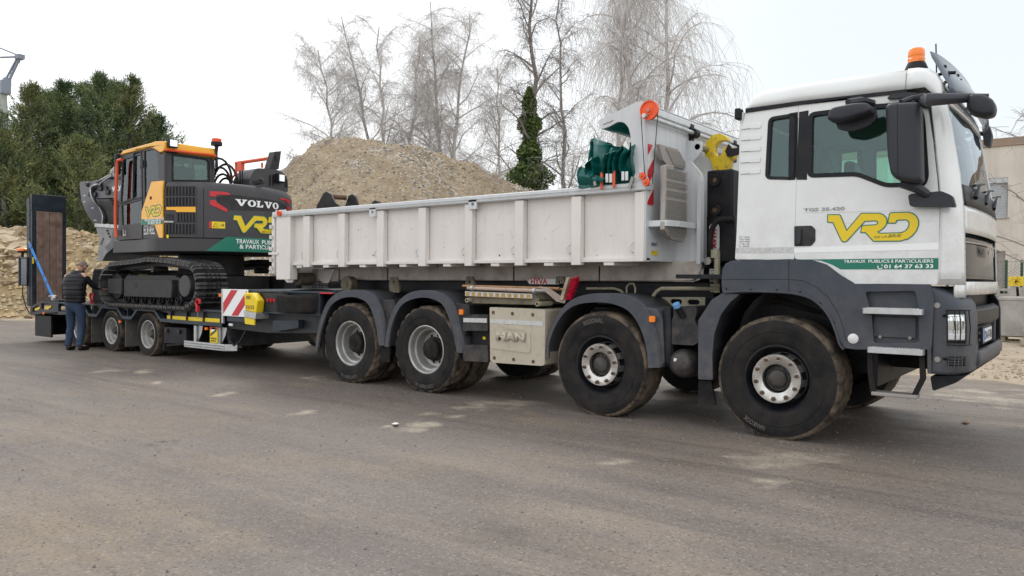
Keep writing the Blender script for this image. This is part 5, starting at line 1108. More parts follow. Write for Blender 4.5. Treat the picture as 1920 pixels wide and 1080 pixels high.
# dark flat tops between fenders
for (pa, pb) in (((702,560),(735,562)), ((838,562),(868,568))):
    pass
b = MB(); q_ = [(-5.224,1.109),(-4.877,1.116),(-4.847,0.975),(-5.031,0.581),(-5.072,0.784)]; b.xz(q_, .06, .6); b.build('fender_infill', 'plastic2', tr, .01)
b = MB(); q_ = [(-3.902,1.111),(-3.625,1.08),(-3.608,0.906),(-3.722,0.651),(-3.791,0.9)]; b.xz(q_, .06, .6); b.build('fender_infill', 'plastic2', tr, .01)
b = MB(); q_ = [(-1.408,1.136),(-1.18,1.1),(-1.123,0.999),(-1.096,0.587),(-1.141,0.538),(-1.202,0.892)]; b.xz(q_, .03, .5); b.build('fender_infill', 'plastic', tr, .015)
for px in ((1224,598), (867,585)):
    pass
for (u, v) in [(-1.205,1.007),(-3.671,1.0)]:
    b = MB(); b.xz(rrect(u-.03, v-.03, u+.03, v+.03, .01), -.03, -.01); b.build('side_marker', 'amber', tr, .005)
# ---- things between the axles
b = MB(); box_ = [(-3.245,1.067),(-2.491,1.064),(-2.477,1.042),(-2.48,0.471),(-2.522,0.456),(-3.186,0.444),(-3.233,0.465)]; b.xz(roundpoly(box_, .015), -.02, .55); bx_ = b.build('silencer_box', 'champ', tr, .02, seg=3)
b = MB(); q_ = [(-3.12,0.879),(-2.923,0.864),(-2.739,0.848),(-2.674,0.816),(-2.658,0.626),(-2.687,0.584),(-3.219,0.604),(-3.219,0.64),(-3.164,0.607),(-2.745,0.621),(-2.709,0.652),(-2.71,0.791),(-2.761,0.824),(-2.998,0.831)]; b.xz(roundpoly(q_, .006), -.028, -.019); b.build('pressed_ridge', 'champ', bx_, .004)
b = MB(); b.xz([(-3.233,0.935),(-2.502,0.933),(-2.501,0.887),(-3.233,0.887)], -.0235, -.0205); b.build('reflector_strip', 'reflw', bx_)
for u, v in [(-3.19,1.009),(-2.917,1.005),(-2.639,1.002),(-3.171,0.499),(-2.898,0.5),(-2.629,0.495)]: b = MB(); b.lathe([(.001, 0), (.012, -.001), (.02, -.004), (.021, .004)], (u, -.021, v), 'y', 12); b.build('bolt', 'rust', bx_)
a_ = [(-3.134,0.699),(-2.738,0.703)]; text('MAN', lambda u, v, k: (a_[0][0]+u*(1), -.0215-k, a_[0][1]+(a_[1][1]-a_[0][1])*u/.42+v), a_[1][0]-a_[0][0], .095, 'champ', bx_, 'raised_lettering', .05, depth=.012, solid=.012)
b = MB(); b.xz(roundpoly([(-3.655,0.969),(-3.292,0.981),(-3.291,0.793),(-3.662,0.782)], .015), .0, .4); bt_ = b.build('battery_box', 'plastic2', tr, .012)
MB().xz([(-3.655,0.931),(-3.3,0.938),(-3.3,0.889),(-3.654,0.882)], -.003, -.001).build('reflector_strip', 'reflw', bt_)
b = MB(); b.xz(roundpoly([(-3.669,0.614),(-3.29,0.635),(-3.273,0.442),(-3.652,0.428)], .015), .0, .4); b.build('lower_box', 'plastic2', tr, .012)
b = MB(); b.box((-3.62, .12, .5), (-3.3, .4, .95)); b.build('valve_block', 'black', tr)
b = MB(); (u, v), = [(-3.429,0.701)]; b.cbox((u, .115, v), (.04, .02, .03)); b.build('valve_label', 'yellow2', tr)
# washer/adblue tank, air tank
b = MB(); tk = [(-1.025,1.027),(-1.015,1.13),(-0.785,1.141),(-0.784,1.07),(-0.805,1.009),(-0.751,0.921),(-0.75,0.81),(-0.814,0.767),(-1.102,0.766),(-1.109,0.936),(-1.047,0.975)]; b.xz(roundpoly(tk, .02), .06, .55); b.build('adblue_tank', 'plastic2', tr, .02, seg=3)
(u, v), (u2, v2) = [(-0.917,1.037),(-0.95,1.122)]; b = MB(); b.cyl((u, .05, v), (u2, -.0, v2), .032, 14); b.build('filler_neck', 'black', tr); b = MB(); b.cyl((u2, 0, v2), (u2-.01, -.02, v2+.045), .036, 12); b.build('filler_cap', 'bluecap', tr, .006)
(u, v), = [(-0.937,0.586)]; b = MB(); R0 = .145; b.lathe([(.001, -.06), (.05, -.055), (.09, -.035), (.12, 0), (R0-.008, .05), (R0, .10), (R0, .7)], (u, .05, v), 'y', 28); b.build('air_tank', 'plastic2', tr); MB().cbox((u-.03, -.003, v+.04), (.03, .006, .03)).build('tank_label', 'label', tr)
b = MB(); b.tube([(-1.12, .15, 1.1), (-1.08, .08, 1.0), (-1.08, .08, .6), (-1.0, .15, .5)], .05, 8); b.build('air_hose', 'black', tr)
# pipe works above the rail
yp_ = .55
def pipe(name, y, pts, r=.018, mt='pipe'): return MB().tube([(u, y, v) for u, v in pts], r, 8).build(name, mt, tr)
pipe('hydraulic_pipe', .5, [(-1.49,1.19),(-1.423,1.269),(-1.375,1.297),(-1.009,1.301),(-0.739,1.304)], .020)
pipe('hydraulic_pipe', .5, [(-1.781,1.235),(-1.782,1.309),(-1.75,1.344),(-1.699,1.344),(-1.679,1.299),(-1.679,1.237)], .010)
pipe('hydraulic_pipe', .55, [(-2.316,1.285),(-2.109,1.288),(-1.961,1.29),(-1.882,1.268),(-1.842,1.234)], .014)
b = MB(); q_ = [(-1.425,1.206),(-0.938,1.215),(-0.938,1.118),(-1.424,1.106)]; h1_ = rrect(*[(-1.32,1.136)][0], *[(-1.189,1.189)][0], .03); h2_ = rrect(*[(-1.129,1.135)][0], *[(-0.996,1.187)][0], .03); b.xz(q_, .6, .62, [h1_, h2_]); b.build('slotted_bracket', 'pipe', tr, .004)
b = MB(); b.box((-3.9, .30, 1.09), (-6.9, .75, 1.12)); b.build('catwalk', 'black', tr)
# rear end: coupling beam
b = MB(); b.xz([(-6.898,1.179),(-6.443,1.185),(-6.442,1.034),(-6.898,1.024)], .3, 2.2); b.build('rear_crossbeam', 'chassis', tr, .01)
b = MB(); b.xz([(-6.885,1.016),(-6.512,1.025),(-6.606,0.695),(-6.884,0.683)], .3, .33); b.build('coupling_bracket', 'khaki', tr, .006)
b = MB(); (u, v), (u1, v1) = [(-7.521,0.643),(-6.984,0.682)]; b.tube([(u, .6, v), (u1, .6, v1)], .06, 16, cap=False); b.tube([(u-.05, .9, v-.1), (u+.1, .9, v-.18), (u+.8, .9, v-.12)], [.09, .12, .09], 10); b.build('tail_pipe', 'khaki', tr)
b = MB(); b.box((-6.98, .15, .66), (-6.86, 2.35, .78)); b.build('underrun_bar', 'khaki', tr, .01)
# subframe rollers and locks
b = MB(); (u, v), = [(-6.209,1.3)]; b.cyl((u, .40, v), (u, .52, v), .115, 20); b.cyl((u, .39, v), (u, .40, v), .04, 10); b.build('container_roller', 'khaki', tr, .006)
for q_ in ([(-5.362,1.408),(-5.239,1.408),(-5.177,1.259),(-5.187,1.195),(-5.371,1.2),(-5.382,1.293)], [(-4.002,1.418),(-3.906,1.418),(-3.854,1.301),(-4.019,1.299)], [(-2.651,1.421),(-2.557,1.421),(-2.535,1.337),(-2.665,1.336)]):
    cx, cz = sum(p[0] for p in q_)/len(q_), max(p[1] for p in q_)-.07; b = MB(); b.xz(roundpoly(q_, .015), .44, .47, [arc(cx, cz, .018, 0, 360, 10)[:-1]]); b.build('lock_lug', 'khaki', tr, .004)
b = MB(); b.box((-6.7, .74, 1.10), (-.9, .84, 1.366)); b.box((-6.7, 1.66, 1.10), (-.9, 1.76, 1.366)); b.box((-5.9, .86, 1.12), (-1.1, 1.64, 1.26)); b.build('hooklift_frame', 'black', tr, .008)
b = MB(); b.xz(roundpoly([(-3.132,1.364),(-3.078,1.389),(-2.678,1.391),(-2.626,1.367),(-2.677,1.33),(-3.093,1.327)], .01), .535, .545); o = b.build('lift_arm_plate', 'label', tr)
a_ = [(-3.076,1.327),(-2.839,1.329)]; text('HYVA', lambda u, v, k: (a_[0][0]+u, .534-k, a_[0][1]+v), a_[1][0]-a_[0][0], .07, 'redp', o, 'lettering', .04)
# vertical hook arm
X0, X1 = [(-1.109,2.561)][0][0], [(-0.821,2.537)][0][0]; ZT = [(-0.96,2.548)][0][1]
b = MB(); b.box((X0, 1.0, 1.05), (X1, 1.45, ZT)); ha = b.build('hook_arm', 'black', tr, .02)
for py in (338, 394):
    (u, v), = [(-1.006,2.44)] if py == 338 else [(-1.004,2.125)]; b = MB(); b.lathe([(.025, -.03), (.06, -.03), (.062, 0), (.062, .01)], (u, 1.0, v), 'y', 20); b.build('pivot_boss', 'chassis', ha); MB().cyl((u, .985, v), (u, .97, v), .03, 12).build('pivot_pin', 'rust', ha)
YH = 1.18; hk = roundpoly([(-1.092,2.571),(-1.123,2.676),(-1.185,2.728),(-1.198,2.809),(-1.162,2.897),(-1.096,2.947),(-1.024,2.957),(-0.952,2.915),(-0.934,2.873),(-0.993,2.88),(-1.041,2.873),(-1.083,2.832),(-1.088,2.764),(-1.063,2.716),(-1.016,2.712),(-0.98,2.754),(-0.987,2.8),(-0.922,2.816),(-0.851,2.73),(-0.874,2.676),(-0.909,2.657),(-0.92,2.557)], .012)
b = MB(); b.xz(hk, YH-.05, YH+.05); b.build('lifting_hook', 'hookyel', tr, .012)
b = MB(); b.xz(roundpoly([(-0.948,2.755),(-0.913,2.83),(-0.872,2.776),(-0.785,2.773),(-0.756,2.715),(-0.831,2.699),(-0.877,2.693),(-0.924,2.691)], .01), 1.10, 1.12); b.build('safety_latch', 'black', tr, .004)
b = MB(); b.xz(roundpoly([(-1.06,2.059),(-0.754,2.045),(-0.749,1.581),(-1.056,1.584)], .01), .9, .98); hv = b.build('valve_cover', 'black', tr, .015)
b = MB(); q_ = [(-1.027,1.951),(-0.992,1.983),(-0.945,1.981),(-0.916,1.946),(-0.914,1.714),(-0.943,1.676),(-0.989,1.677),(-1.025,1.717)]; b.xz(roundpoly(q_, .02), .888, .896); pl_ = b.build('maker_plate', 'label', hv)
a_ = [(-1.002,1.733),(-0.945,1.914)]; (ux, uz), (tx, tz) = a_; text('HYVA', lambda u, v, k: (tx-.0-v+.0, .887-k, tz-u+.0), .20, .05, 'redp', pl_, 'lettering', .06)
b = MB(); b.xz([(-0.982,1.504),(-0.907,1.503),(-0.906,1.366),(-0.981,1.366)], .80, .805); lo_ = b.build('data_label', 'label', tr)
b = MB()
for k in range(4):
    u, v = [(-0.976,1.482)][0]; b.box((u+.01, .797, v-.03*k), (u+.07+.02*(k % 2), .7995, v-.03*k+.006))
b.build('label_print', 'txtdark', lo_)
b = MB(); b.xz([(-1.206,1.529),(-0.737,1.526),(-0.734,1.198),(-1.203,1.189)], .9, 1.0); b.build('frame_head', 'black', tr, .01)
pts_ = [(-0.716,2.001),(-0.85,2.002),(-0.919,1.961),(-0.964,1.853),(-0.968,1.717),(-0.939,1.607),(-0.886,1.524),(-0.851,1.416),(-0.833,1.323)]; b = MB(); b.tube([tuple((p.x, .78, p.z)) for p in smoothcurve([(u, 0, v) for u, v in pts_], 5)], .028, 9); b.build('hydraulic_hose', 'rubber', tr)
b = MB(); b.xz(roundpoly([(-1.097,1.602),(-0.94,1.622),(-0.922,1.578),(-0.939,1.546),(-1.085,1.53)], .01), .7, .73); b.build('link_plate', 'steel', tr, .004)
b = MB(); u, v = [(-0.792,1.309)][0]; b.cyl((u, .55, v-.05), (u, .55, v+.35), .03, 8).cyl((u-.02, .55, v+.30), (u-.02, .55, v+.38), .045, 8); b.cbox((u, .55, v), (.10, .10, .08)); b.build('pipe_fitting', 'pipe', tr)

# ================= CONTAINER (rests on the truck) =================
ct = thing('tipping_container', 'open white steel tipping container with vertical ribs carried by the truck', 'container', (-4.2, 1.25, 1.3))
XF, XR, ZR, ZB = -1.30, -7.33, 2.33, 1.585
RB = [(-7.261,2.32),(-6.934,2.304),(-6.654,2.291),(-6.512,2.284),(-5.898,2.255),(-5.768,2.248),(-5.144,2.253),(-5.015,2.246),(-4.4,2.248),(-4.274,2.242),(-3.647,2.24),(-3.532,2.234),(-2.911,2.23),(-2.793,2.223),(-2.166,2.243),(-2.047,2.236),(-1.419,2.251),(-1.307,2.244)]
rx = [p[0] for p in RB]
for sgn, yo in ((1, 0.), (-1, 2.5)):
    f = lambda y: yo+sgn*y
    b = MB(); b.box((XR, f(.075), ZB), (XF-.055, f(.10), ZR-.02)); sw = b.build('side_wall', 'cream' if sgn == 1 else 'cream', ct)
    for k in range(1, 9):
        a, c = rx[2*k], rx[2*k+1]; b = MB(); b.box((a, f(0), ZB-.05 if k < 8 else ZB-.02), (c-(.006 if k == 8 else 0), f(.08), ZR-.08)); b.build('rib', 'cream', sw, .006)
    MB().box((rx[0], f(-.01), 1.36), (rx[1]-.0, f(.12), ZR-.06)).build('corner_post', 'cream', ct, .008)
    b = MB(); b.box((XR-.02, f(-.02), ZR-.07), (XF+.02, f(.10), ZR+.01)); b.build('top_rail', 'gwhite', ct, .012)
    b = MB(); b.box((rx[1], f(.03), ZB-.02), (XF, f(.11), ZB+.02)); b.build('bottom_rail', 'cream', ct, .005)
    for k in range(1, 9):
        xm = (rx[2*k-1]+rx[2*k])/2; MB().box((xm-.06, f(.04), ZB-.055), (xm+.06, f(.6), ZB-.004)).build('floor_bearer', 'cream', ct, .004)
    # cable hooks welded low on each bay
    for k in range(1, 9):
        xm = rx[2*k]-.05; MB().tube([(xm, f(.07), 1.66), (xm+.0, f(.03), 1.66), (xm-.02, f(.03), 1.72), (xm+.03, f(.04), 1.76)], .007, 5).build('tarp_hook', 'gwhite', sw)
b = MB(); b.tube([(XR+.05, -.035, ZR-.045), (XF-.1, -.035, ZR-.03)], .0035, 4); b.build('pull_cable', 'steel', ct)
MB().box((XR+.05, .12, ZB+.0), (XF-.06, 2.38, ZB+.03)).build('floor', 'cream', ct)
# shadow gaps under the side wall, floor edges
# rear door with hinges
b = MB(); b.box((XR-.085, .02, 1.45), (XR-.02, 2.48, ZR-.03)); rd = b.build('rear_door', 'cream', ct, .01)
for z in (1.5, 1.62, 1.78, 1.95, 2.1): MB().cyl((XR-.06, -.01, z), (XR-.06, -.01, z+.055), .022, 8).build('hinge', 'cream', rd)
for z in (1.72,): MB().box((XR-.1, -.025, z), (XR+.12, -.012, z+.035)).build('latch_bar', 'cream', rd, .004)
(u, v), = [(-7.155,2.312)]; b = MB(); b.lathe([(.012, -.02), (.02, -.02), (.024, -.012), (.034, -.012), (.042, -.02), (.042, .01)], (u, -.03, v), 'y', 18); b.build('cable_pulley', 'orange', ct)
MB().box((u-.12, -.015, v-.06), (u+.13, -.005, v+.05)).build('pulley_plate', 'gwhite', ct, .004)
for u, v in [(-5.192,2.233),(-3.499,2.243)]:
    b = MB(); b.xz(rrect(u-.07, v-.055, u+.05, v+.055, .008), -.02, -.002, [arc(u-.01, v, .022, 0, 360, 12)[:-1]]); b.build('eye_plate', 'gwhite', ct, .003)
# lower main beams
BEAM = [(-6.816,1.531),(-1.077,1.54),(-1.077,1.469),(-1.1,1.42),(-1.146,1.381),(-1.212,1.37),(-3.929,1.353),(-6.815,1.342)]
for y in (.62, 1.78):
    b = MB(); b.xz([(-7.25, 1.34), (-6.9, 1.34), (-6.7, 1.36)][:0]+[(BEAM[0][0]-.2, ZB-.003), (XF+.3, ZB-.003), (XF+.3, 1.50), (XF+.28, 1.43), (XF+.22, 1.385), (XF+.15, 1.37), (BEAM[0][0]-.05, 1.355)], y, y+.10); b.build('main_beam', 'beam', ct, .012)
b = MB()
for px in (0,): pass
for x in (-5.6, -3.4, -2.2): b.box((x, .612, 1.36), (x+.012, .6195, ZB-.05))
b.build('weld_seam', 'chassis', ct)
# rear roller brackets
rp = [(-7.466,1.513),(-7.095,1.519),(-7.233,1.316),(-7.362,1.315),(-7.466,1.393)]; b = MB(); cx_, cz_ = [(-7.31,1.354)][0]
b.xz(roundpoly(rp, .012), .25, .28, [arc(cx_, cz_, .018, 0, 360, 10)[:-1]]); b.build('roller_bracket', 'cream', ct, .004); MB().xz(roundpoly([(p[0]+.45, p[1]) for p in rp], .012), .55, .58).build('roller_bracket', 'cream', ct, .004)
MB().cyl((cx_+.15, .3, cz_+.02), (cx_+.15, .55, cz_+.02), .09, 18).build('rear_roller', 'khaki', ct, .005)
MB().box((-7.2, .58, 1.34), (-6.6, .61, 1.52)).build('bracket_plate', 'beam', ct, .004)
# stickers
for (p, q) in (([(-7.043,1.653),(-6.87,1.651)], .07), ([(-1.204,1.669),(-1.119,1.668)], .065)): pass
def sticker(x, z, w, y, par):
    MB().box((x, y-.003, z), (x+w, y-.001, z+.045)).build('sticker', 'hookyel', par); fn = lambda u, v, k: (x+u, y-.002-k, z+.085+v)
    text('VERNAT', lambda u, v, k: (x+u, y-.002, z+.10+v), w, .036, 'txtblue', par, 'lettering', .03); text('carrosserie', lambda u, v, k: (x+u, y-.002, z+.065+v), w*.9, .018, 'txtblue', par, 'lettering'); text('04 72 19 60 31', lambda u, v, k: (x+.01+u, y-.0045, z+.012+v), w-.02, .018, 'txtdark', par, 'lettering')
(u, v), = [(-7.153,1.625)]; sticker(u, v-.03, .14, .072, ct)
# chips and scratches
ch = MB()
for px, py in ((0, 0),): pass
for (u, v), s in zip([(-5.577,2.026),(-5.535,2.039),(-5.285,1.683),(-4.272,1.922),(-4.033,1.761),(-3.179,1.653),(-4.733,1.582),(-4.695,1.581),(-7.3,1.658),(-6.489,1.79),(-4.593,1.999),(-2.722,1.839),(-6.235,1.91)], (.012, .008, .014, .012, .008, .014, .01, .01, .008, .005, .007, .005, .006)):
    ch.plate([[(u+s*math.cos(a)*random.uniform(.5, 1.2), v+s*math.sin(a)*random.uniform(.4, 1.2)) for a in (i*.785 for i in range(8))]], lambda a, c, w: (a, .0735, c))
for _ in range(46):   # more rust specks, thickest low down and near the ribs
    u, v, s = random.uniform(-7.1, -1.5), 1.55+.75*random.random()**2.2, random.uniform(.002, .008); ch.plate([[(u+s*math.cos(a)*random.uniform(.5, 1.2), v+s*math.sin(a)*random.uniform(.4, 1.2)) for a in (i*1.047 for i in range(6))]], lambda a, c, w: (a, .0735, c))
ch.build('paint_chip', 'rust', ct)['kind'] = 'stuff'
sc = MB()
for _ in range(34):
    u, v = random.uniform(-7.1, -1.5), random.uniform(1.56, 2.2); a = random.gauss(0, .5)+(1.57 if random.random() < .5 else 0); L_ = random.uniform(.03, .16); sc.tube([(u, .0745, v), (u+L_*.5*math.cos(a), .0745, v+L_*.5*math.sin(a)+.006), (u+L_*math.cos(a), .0745, v+L_*math.sin(a))], .0012, 3, cap=False)
for k in range(1, 9):   # weld beads along the ribs
    for x_ in (rx[2*k]-.003, rx[2*k+1]+.003):
        if x_ < XF-.05: sc.tube([(x_, .073, ZB+.03+.035*i) for i in range(22)], .0035, 4, cap=False)
sc.build('scratch', 'weld', ct)['kind'] = 'stuff'
# front wall, higher than the sides
def xz_on(pts): return pts
FW = XF
zt_near = [(0.237,3.071)][0][1]; ZF = 3.02
b = MB(); b.box((FW-.05, .012, ZB-.015), (FW, 2.488, ZF)); fw_ = b.build('front_wall', 'gwhite', ct, .008)
MB().box((FW-.08, -.01, ZF-.002), (FW+.02, 2.51, ZF+.07)).build('top_beam', 'gwhite', fw_, .012)
b = MB(); b.cyl((FW+.05, -.14, ZF-.06), (FW+.05, 2.55, ZF-.06), .022, 12); b.build('winding_shaft', 'alu', ct)
for y in (1.0, 2.2): b = MB(); b.box((FW+.002, y-.04, ZF-.22), (FW+.03, y+.04, ZF+.04)); b.cyl((FW+.05, y-.05, ZF-.06), (FW+.05, y+.05, ZF-.06), .05, 12); b.build('shaft_bearing', 'black', ct, .005)
G = [(-1.308,2.316),(-1.419,2.319),(-1.445,2.568),(-1.459,2.79),(-1.483,2.887),(-1.532,2.946),(-1.605,2.965),(-1.709,2.924),(-1.815,2.909),(-1.835,3.004),(-1.667,3.053),(-1.396,3.133),(-1.349,3.132),(-1.291,3.088),(-1.238,3.024),(-1.238,2.988)]
G = [(min(p[0], FW-.0), p[1]) for p in G]
for y0 in (-.012, 2.50):
    b = MB(); sl = [rrect(*q, .006) for q in (([(-1.759,2.968)][0][0], [(-1.759,2.968)][0][1], [(-1.722,2.979)][0][0], [(-1.722,2.979)][0][1]+.0),)]; b.xz(roundpoly(G, .03, 3), y0, y0+.022); gs = b.build('gusset_plate', 'gwhite', ct, .004)
    for p in [(-1.741,2.962),(-1.679,2.976)]: b = MB(); b.bar((p[0]-.035, y0-.0015, p[1]-.012), (p[0]+.02, y0-.0015, p[1]+.008), .012, .002) ; b.build('slot', 'black', gs)
# canopy between the gussets: white top, green cloth below
tp = [(-1.828,3.003),(-1.667,3.053),(-1.396,3.133),(-1.349,3.132)]; bt = [(-1.815,2.909),(-1.709,2.924),(-1.605,2.96),(-1.532,2.941),(-1.483,2.882),(-1.465,2.801)]
b = MB(); b.grid([[(u, y, v) for u, v in tp] for y in (.012, 2.49)]); b.build('canopy', 'gwhite', ct, solid=.006, smooth=50)
b = MB(); b.grid([[(u, y, v+.012) for u, v in bt] for y in (.02, 2.48)]); b.build('canopy_lining', 'tarp', ct, solid=.006, smooth=60)
(u, v), = [(-1.219,3.013)]; b = MB(); b.lathe([(.001, -.035), (.022, -.035), (.024, -.022), (.045, -.020), (.05, -.014), (.078, -.014), (.082, -.024), (.094, -.024), (.088, -.006), (.094, .012), (.001, .012)], (u, -.08, v), 'y', 36); pu = b.build('winding_wheel', 'orange', ct); MB().cyl((u, -.118, v), (u, -.10, v), .014, 8).build('axle_nut', 'steel', pu)
for a_, c_ in ([(-1.311,2.999),(-1.271,2.311)], [(-1.129,2.966),(-1.196,2.306)]): MB().tube([(a_[0], -.085, a_[1]), (c_[0], -.06, c_[1])], .004, 4).build('winding_cable', 'chassis', ct)
for u, v in [(-1.305,2.394),(-1.264,2.329)]: b = MB(); b.lathe([(.001, -.03), (.012, -.03), (.013, -.018), (.034, -.018), (.036, -.006), (.036, .01)], (u, -.05, v), 'y', 20); q = b.build('cable_pulley', 'orange', ct); MB().cyl((u, -.09, v), (u, -.081, v), .008, 6).build('axle_nut', 'steel', q)
q_ = [(-1.366,2.463),(-1.331,2.47),(-1.214,2.311),(-1.26,2.289)]; MB().xz(roundpoly(q_, .012), -.035, -.02).build('pulley_bracket', 'gwhite', ct, .003)
# red-white chevron strip on the corner
zc0, zc1 = [(0.065,2.124)][0][1], [(0.056,2.719)][0][1]; y0_, y1_ = .035, .165
b = MB(); b.box((FW+.001, y0_, zc0), (FW+.003, y1_, zc1)); cv = b.build('chevron_panel', 'label', ct)
b = MB(); n = 4
for k in range(n):
    z0 = zc0-.12+k*.30; P = clip_poly([(y0_, z0), (y1_, z0+.14), (y1_, z0+.29), (y0_, z0+.15)], (lambda p: p[1]-zc0, lambda p: zc1-p[1]))
    if len(P) > 2: b.yz(P, FW+.0035, FW+.0045)
b.build('chevron', 'redp', cv)
# front stiffener frame (A-frame) and hook bar
for y in (.66, 1.78):
    b = MB(); b.xz(roundpoly([(FW, ZB-.1), (FW, 2.62), (FW+.16, 2.62), (FW+.30, 2.45), (FW+.30, 1.40), (FW+.22, 1.37), (FW, 1.37)], .06), y, y+.04); b.box((FW+.002, y+.041, ZB), (FW+.05, y+.2, 2.6)); b.box((FW+.26, y-.05, 1.55), (FW+.30, y-.001, 2.4)); b.build('front_stiffener', 'gwhite', ct, .006)
u, v = [(-1.171,2.795)][0]; b = MB(); b.cyl((u-.0, .9, v), (u, 1.6, v), .032, 14); b.build('hook_bar', 'steel', ct)
b = MB(); b.xz(roundpoly([(FW, v-.28), (FW, v+.08), (u+.05, v+.05), (u+.05, v-.05)], .02), .9, .92); b.build('hook_bar_bracket', 'gwhite', ct, .004); b = MB(); b.xz(roundpoly([(FW, v-.28), (FW, v+.08), (u+.05, v+.05), (u+.05, v-.05)], .02), 1.58, 1.60); b.build('hook_bar_bracket', 'gwhite', ct, .004)
# ribbed aluminium panels strapped in a cradle on the front wall
gr_ = thing('ribbed_panels', 'pair of weathered ribbed aluminium panels held in a white cradle at the container front corner', 'metal panel', (-1.1, .3, 1.8))
def fx(pts, x=-1.12): return pts
GP = [(0.102,2.469),(0.505,2.483),(0.554,1.892),(0.482,1.769),(0.194,1.789),(0.055,1.876),(0.082,2.291)]; b = MB(); b.yz(GP, -1.17, -1.12); p1_ = b.build('front_panel', 'oldalu', gr_, .004)
nb = MB(); ys = [p[0] for p in GP]; ya, yb = min(ys)+.02, max(ys)-.015; zb0, zb1 = min(p[1] for p in GP)+.05, max(p[1] for p in GP)-.02
for k in range(44):
    z = zb0+(zb1-zb0)*k/43
    if 30 <= k % 44 <= 31 or k in (36, 37, 24, 25): continue
    yl = ya+(.03 if z < zb0+.18 else 0); nb.box((-1.119, yl, z), (-1.110, yb, z+.008))
nb.build('rib', 'oldalu', p1_)['kind'] = 'stuff'
SP = [(-1.278,2.518),(-1.226,2.539),(-1.134,2.526),(-1.132,2.287),(-1.141,2.037),(-1.157,1.85),(-1.18,1.872),(-1.281,2.202)]; b = MB(); SPp = [(-1.16-.0, p) for p in ()]; b.yz([(.10, 1.98), (.10, 2.50), (.16, 2.52), (.30, 2.52), (.30, 1.80), (.24, 1.80)], -1.20, -1.14) ; b.build('side_panel', 'oldalu', gr_, .01)
MB().yz([(.15, 2.02), (.15, 2.45), (.21, 2.45), (.21, 2.02)], -1.139, -1.137).build('info_label', 'label', gr_)
b = MB()
for k in range(12): b.box((-1.1368, .158, 2.05+.033*k), (-1.1358, .158+.03+.015*(k % 3), 2.06+.033*k))
b.build('label_print', 'txtdark', gr_)
UP = [(0.086,2.713),(0.509,2.718),(0.713,2.535),(0.249,2.535),(0.168,2.567)]; b = MB(); b.yz(UP, -1.24, -1.2); p2_ = b.build('upper_panel', 'oldalu', gr_, .004); nb = MB(); z0 = min(p[1] for p in UP); z1 = max(p[1] for p in UP)
for k in range(14): z = z0+.02+(z1-z0-.04)*k/14; f = k/14; nb.box((-1.199, .36-.16*f+.02, z), (-1.192, .72-.20*f, z+.008))
nb.build('rib', 'oldalu', p2_)['kind'] = 'stuff'
b = MB(); c0_, c1_ = [(-0.286,1.915)][0], [(0.504,1.963)][0]; zc = [(0.076,1.937)][0][1]
b.box((-1.30, .06, zc-.03), (-1.10, .09, zc+.03)); b.bar((-1.10, .07, zc), (-1.06, .24, zc), .02, .06); b.bar((-1.06, .24, zc), (-1.06, .72, zc), .02, .06); b.box((-1.30, .70, zc-.03), (-1.07, .72, zc+.03)); b.build('cradle', 'gwhite', gr_, .004)
sy, sz = [(0.159,1.634)][0]
MB().box((FW+.001, .12, 1.63), (FW+.003, .26, 1.675)).build('sticker', 'hookyel', ct); text('VERNAT', lambda u, v, k: (FW+.002, .12+u, 1.72+v), .14, .036, 'txtblue', ct, 'lettering', .03)
# folded green tarpaulin standing on the rail
tp_ = thing('folded_tarpaulin', 'crumpled dark green tarpaulin bunched up behind the container front post', 'tarpaulin', (-1.7, 1.2, 2.34))
q = random.Random(8); X0_, X1_ = -2.00, -1.42
def crumple(x, y, z, a=1.): # sharp creases from ridged noise
    v = Vector((x*5.5, y*5.5, z*4)); return a*(.030*abs(mnoise.noise(v*.8))-.01+.012*mnoise.noise(v*1.7+Vector((5, 1, 2))))
def tarp_sheet(nm, y0_, top, zbot, amp, fr, ph, x0, x1, lean=0., n=150, m=44):
    rows = []
    for j in range(m+1):
        g = j/m; row = []
        for i in range(n+1):
            f = i/n; ff = f+.035*math.sin(f*11+ph)+.02*math.sin(g*5+f*7+ph); tr_ = abs((ff*fr+ph) % 1-.5)*4-1; w_ = math.copysign(abs(tr_)**.8, tr_)
            zt = top(f); z = zt+(zbot-zt)*g; e = min(1, g*6+.25)*(1-.35*g)
            x = x0+(x1-x0)*f+lean*(1-g)+.028*math.sin(ff*fr*6.28+g*2); row.append((x+crumple(x, g+ph, z, .5), y0_+amp*w_*e-.10*math.sin(math.pi*min(1, g*1.2))*.5+crumple(x, ph, z, .5), z+crumple(x+3, 1+ph, z, .5)))
        rows.append(row)
    return MB().grid(rows).build(nm, 'tarp', tp_, smooth=62, solid=.004)
tarp_sheet('tarp_fold', .05, lambda f: interp(f, [(0, 2.60), (.05, 2.66), (.25, 2.64), (.45, 2.69), (.6, 2.67), (.72, 2.74), (.80, 2.66), (.88, 2.77), (1, 2.72)]), 2.355, .115, 6.6, .25, -1.97, -1.42)
tarp_sheet('tarp_fold', .16, lambda f: interp(f, [(0, 2.86), (.1, 2.90), (.4, 2.80), (.7, 2.72), (1, 2.68)]), 2.36, .07, 3.3, .6, -2.04, -1.50, -.0)
tarp_sheet('tarp_fold', -.03, lambda f: interp(f, [(0, 2.47), (.1, 2.56), (.3, 2.54), (.5, 2.48), (1, 2.40)]), 2.33, .03, 2.6, .1, -2.06, -1.72)
rows = []
for j in range(41):
    y = 2.45*j/40; rows.append([(X0_-.03+.60*i/60, y+.12, 2.84-.17*(i/60)-.05*math.sin(y*3.1)+crumple(i*.01, y, 1, 2.2)) for i in range(61)])
MB().grid(rows).build('tarp_top', 'tarp', tp_, smooth=42, solid=.004)
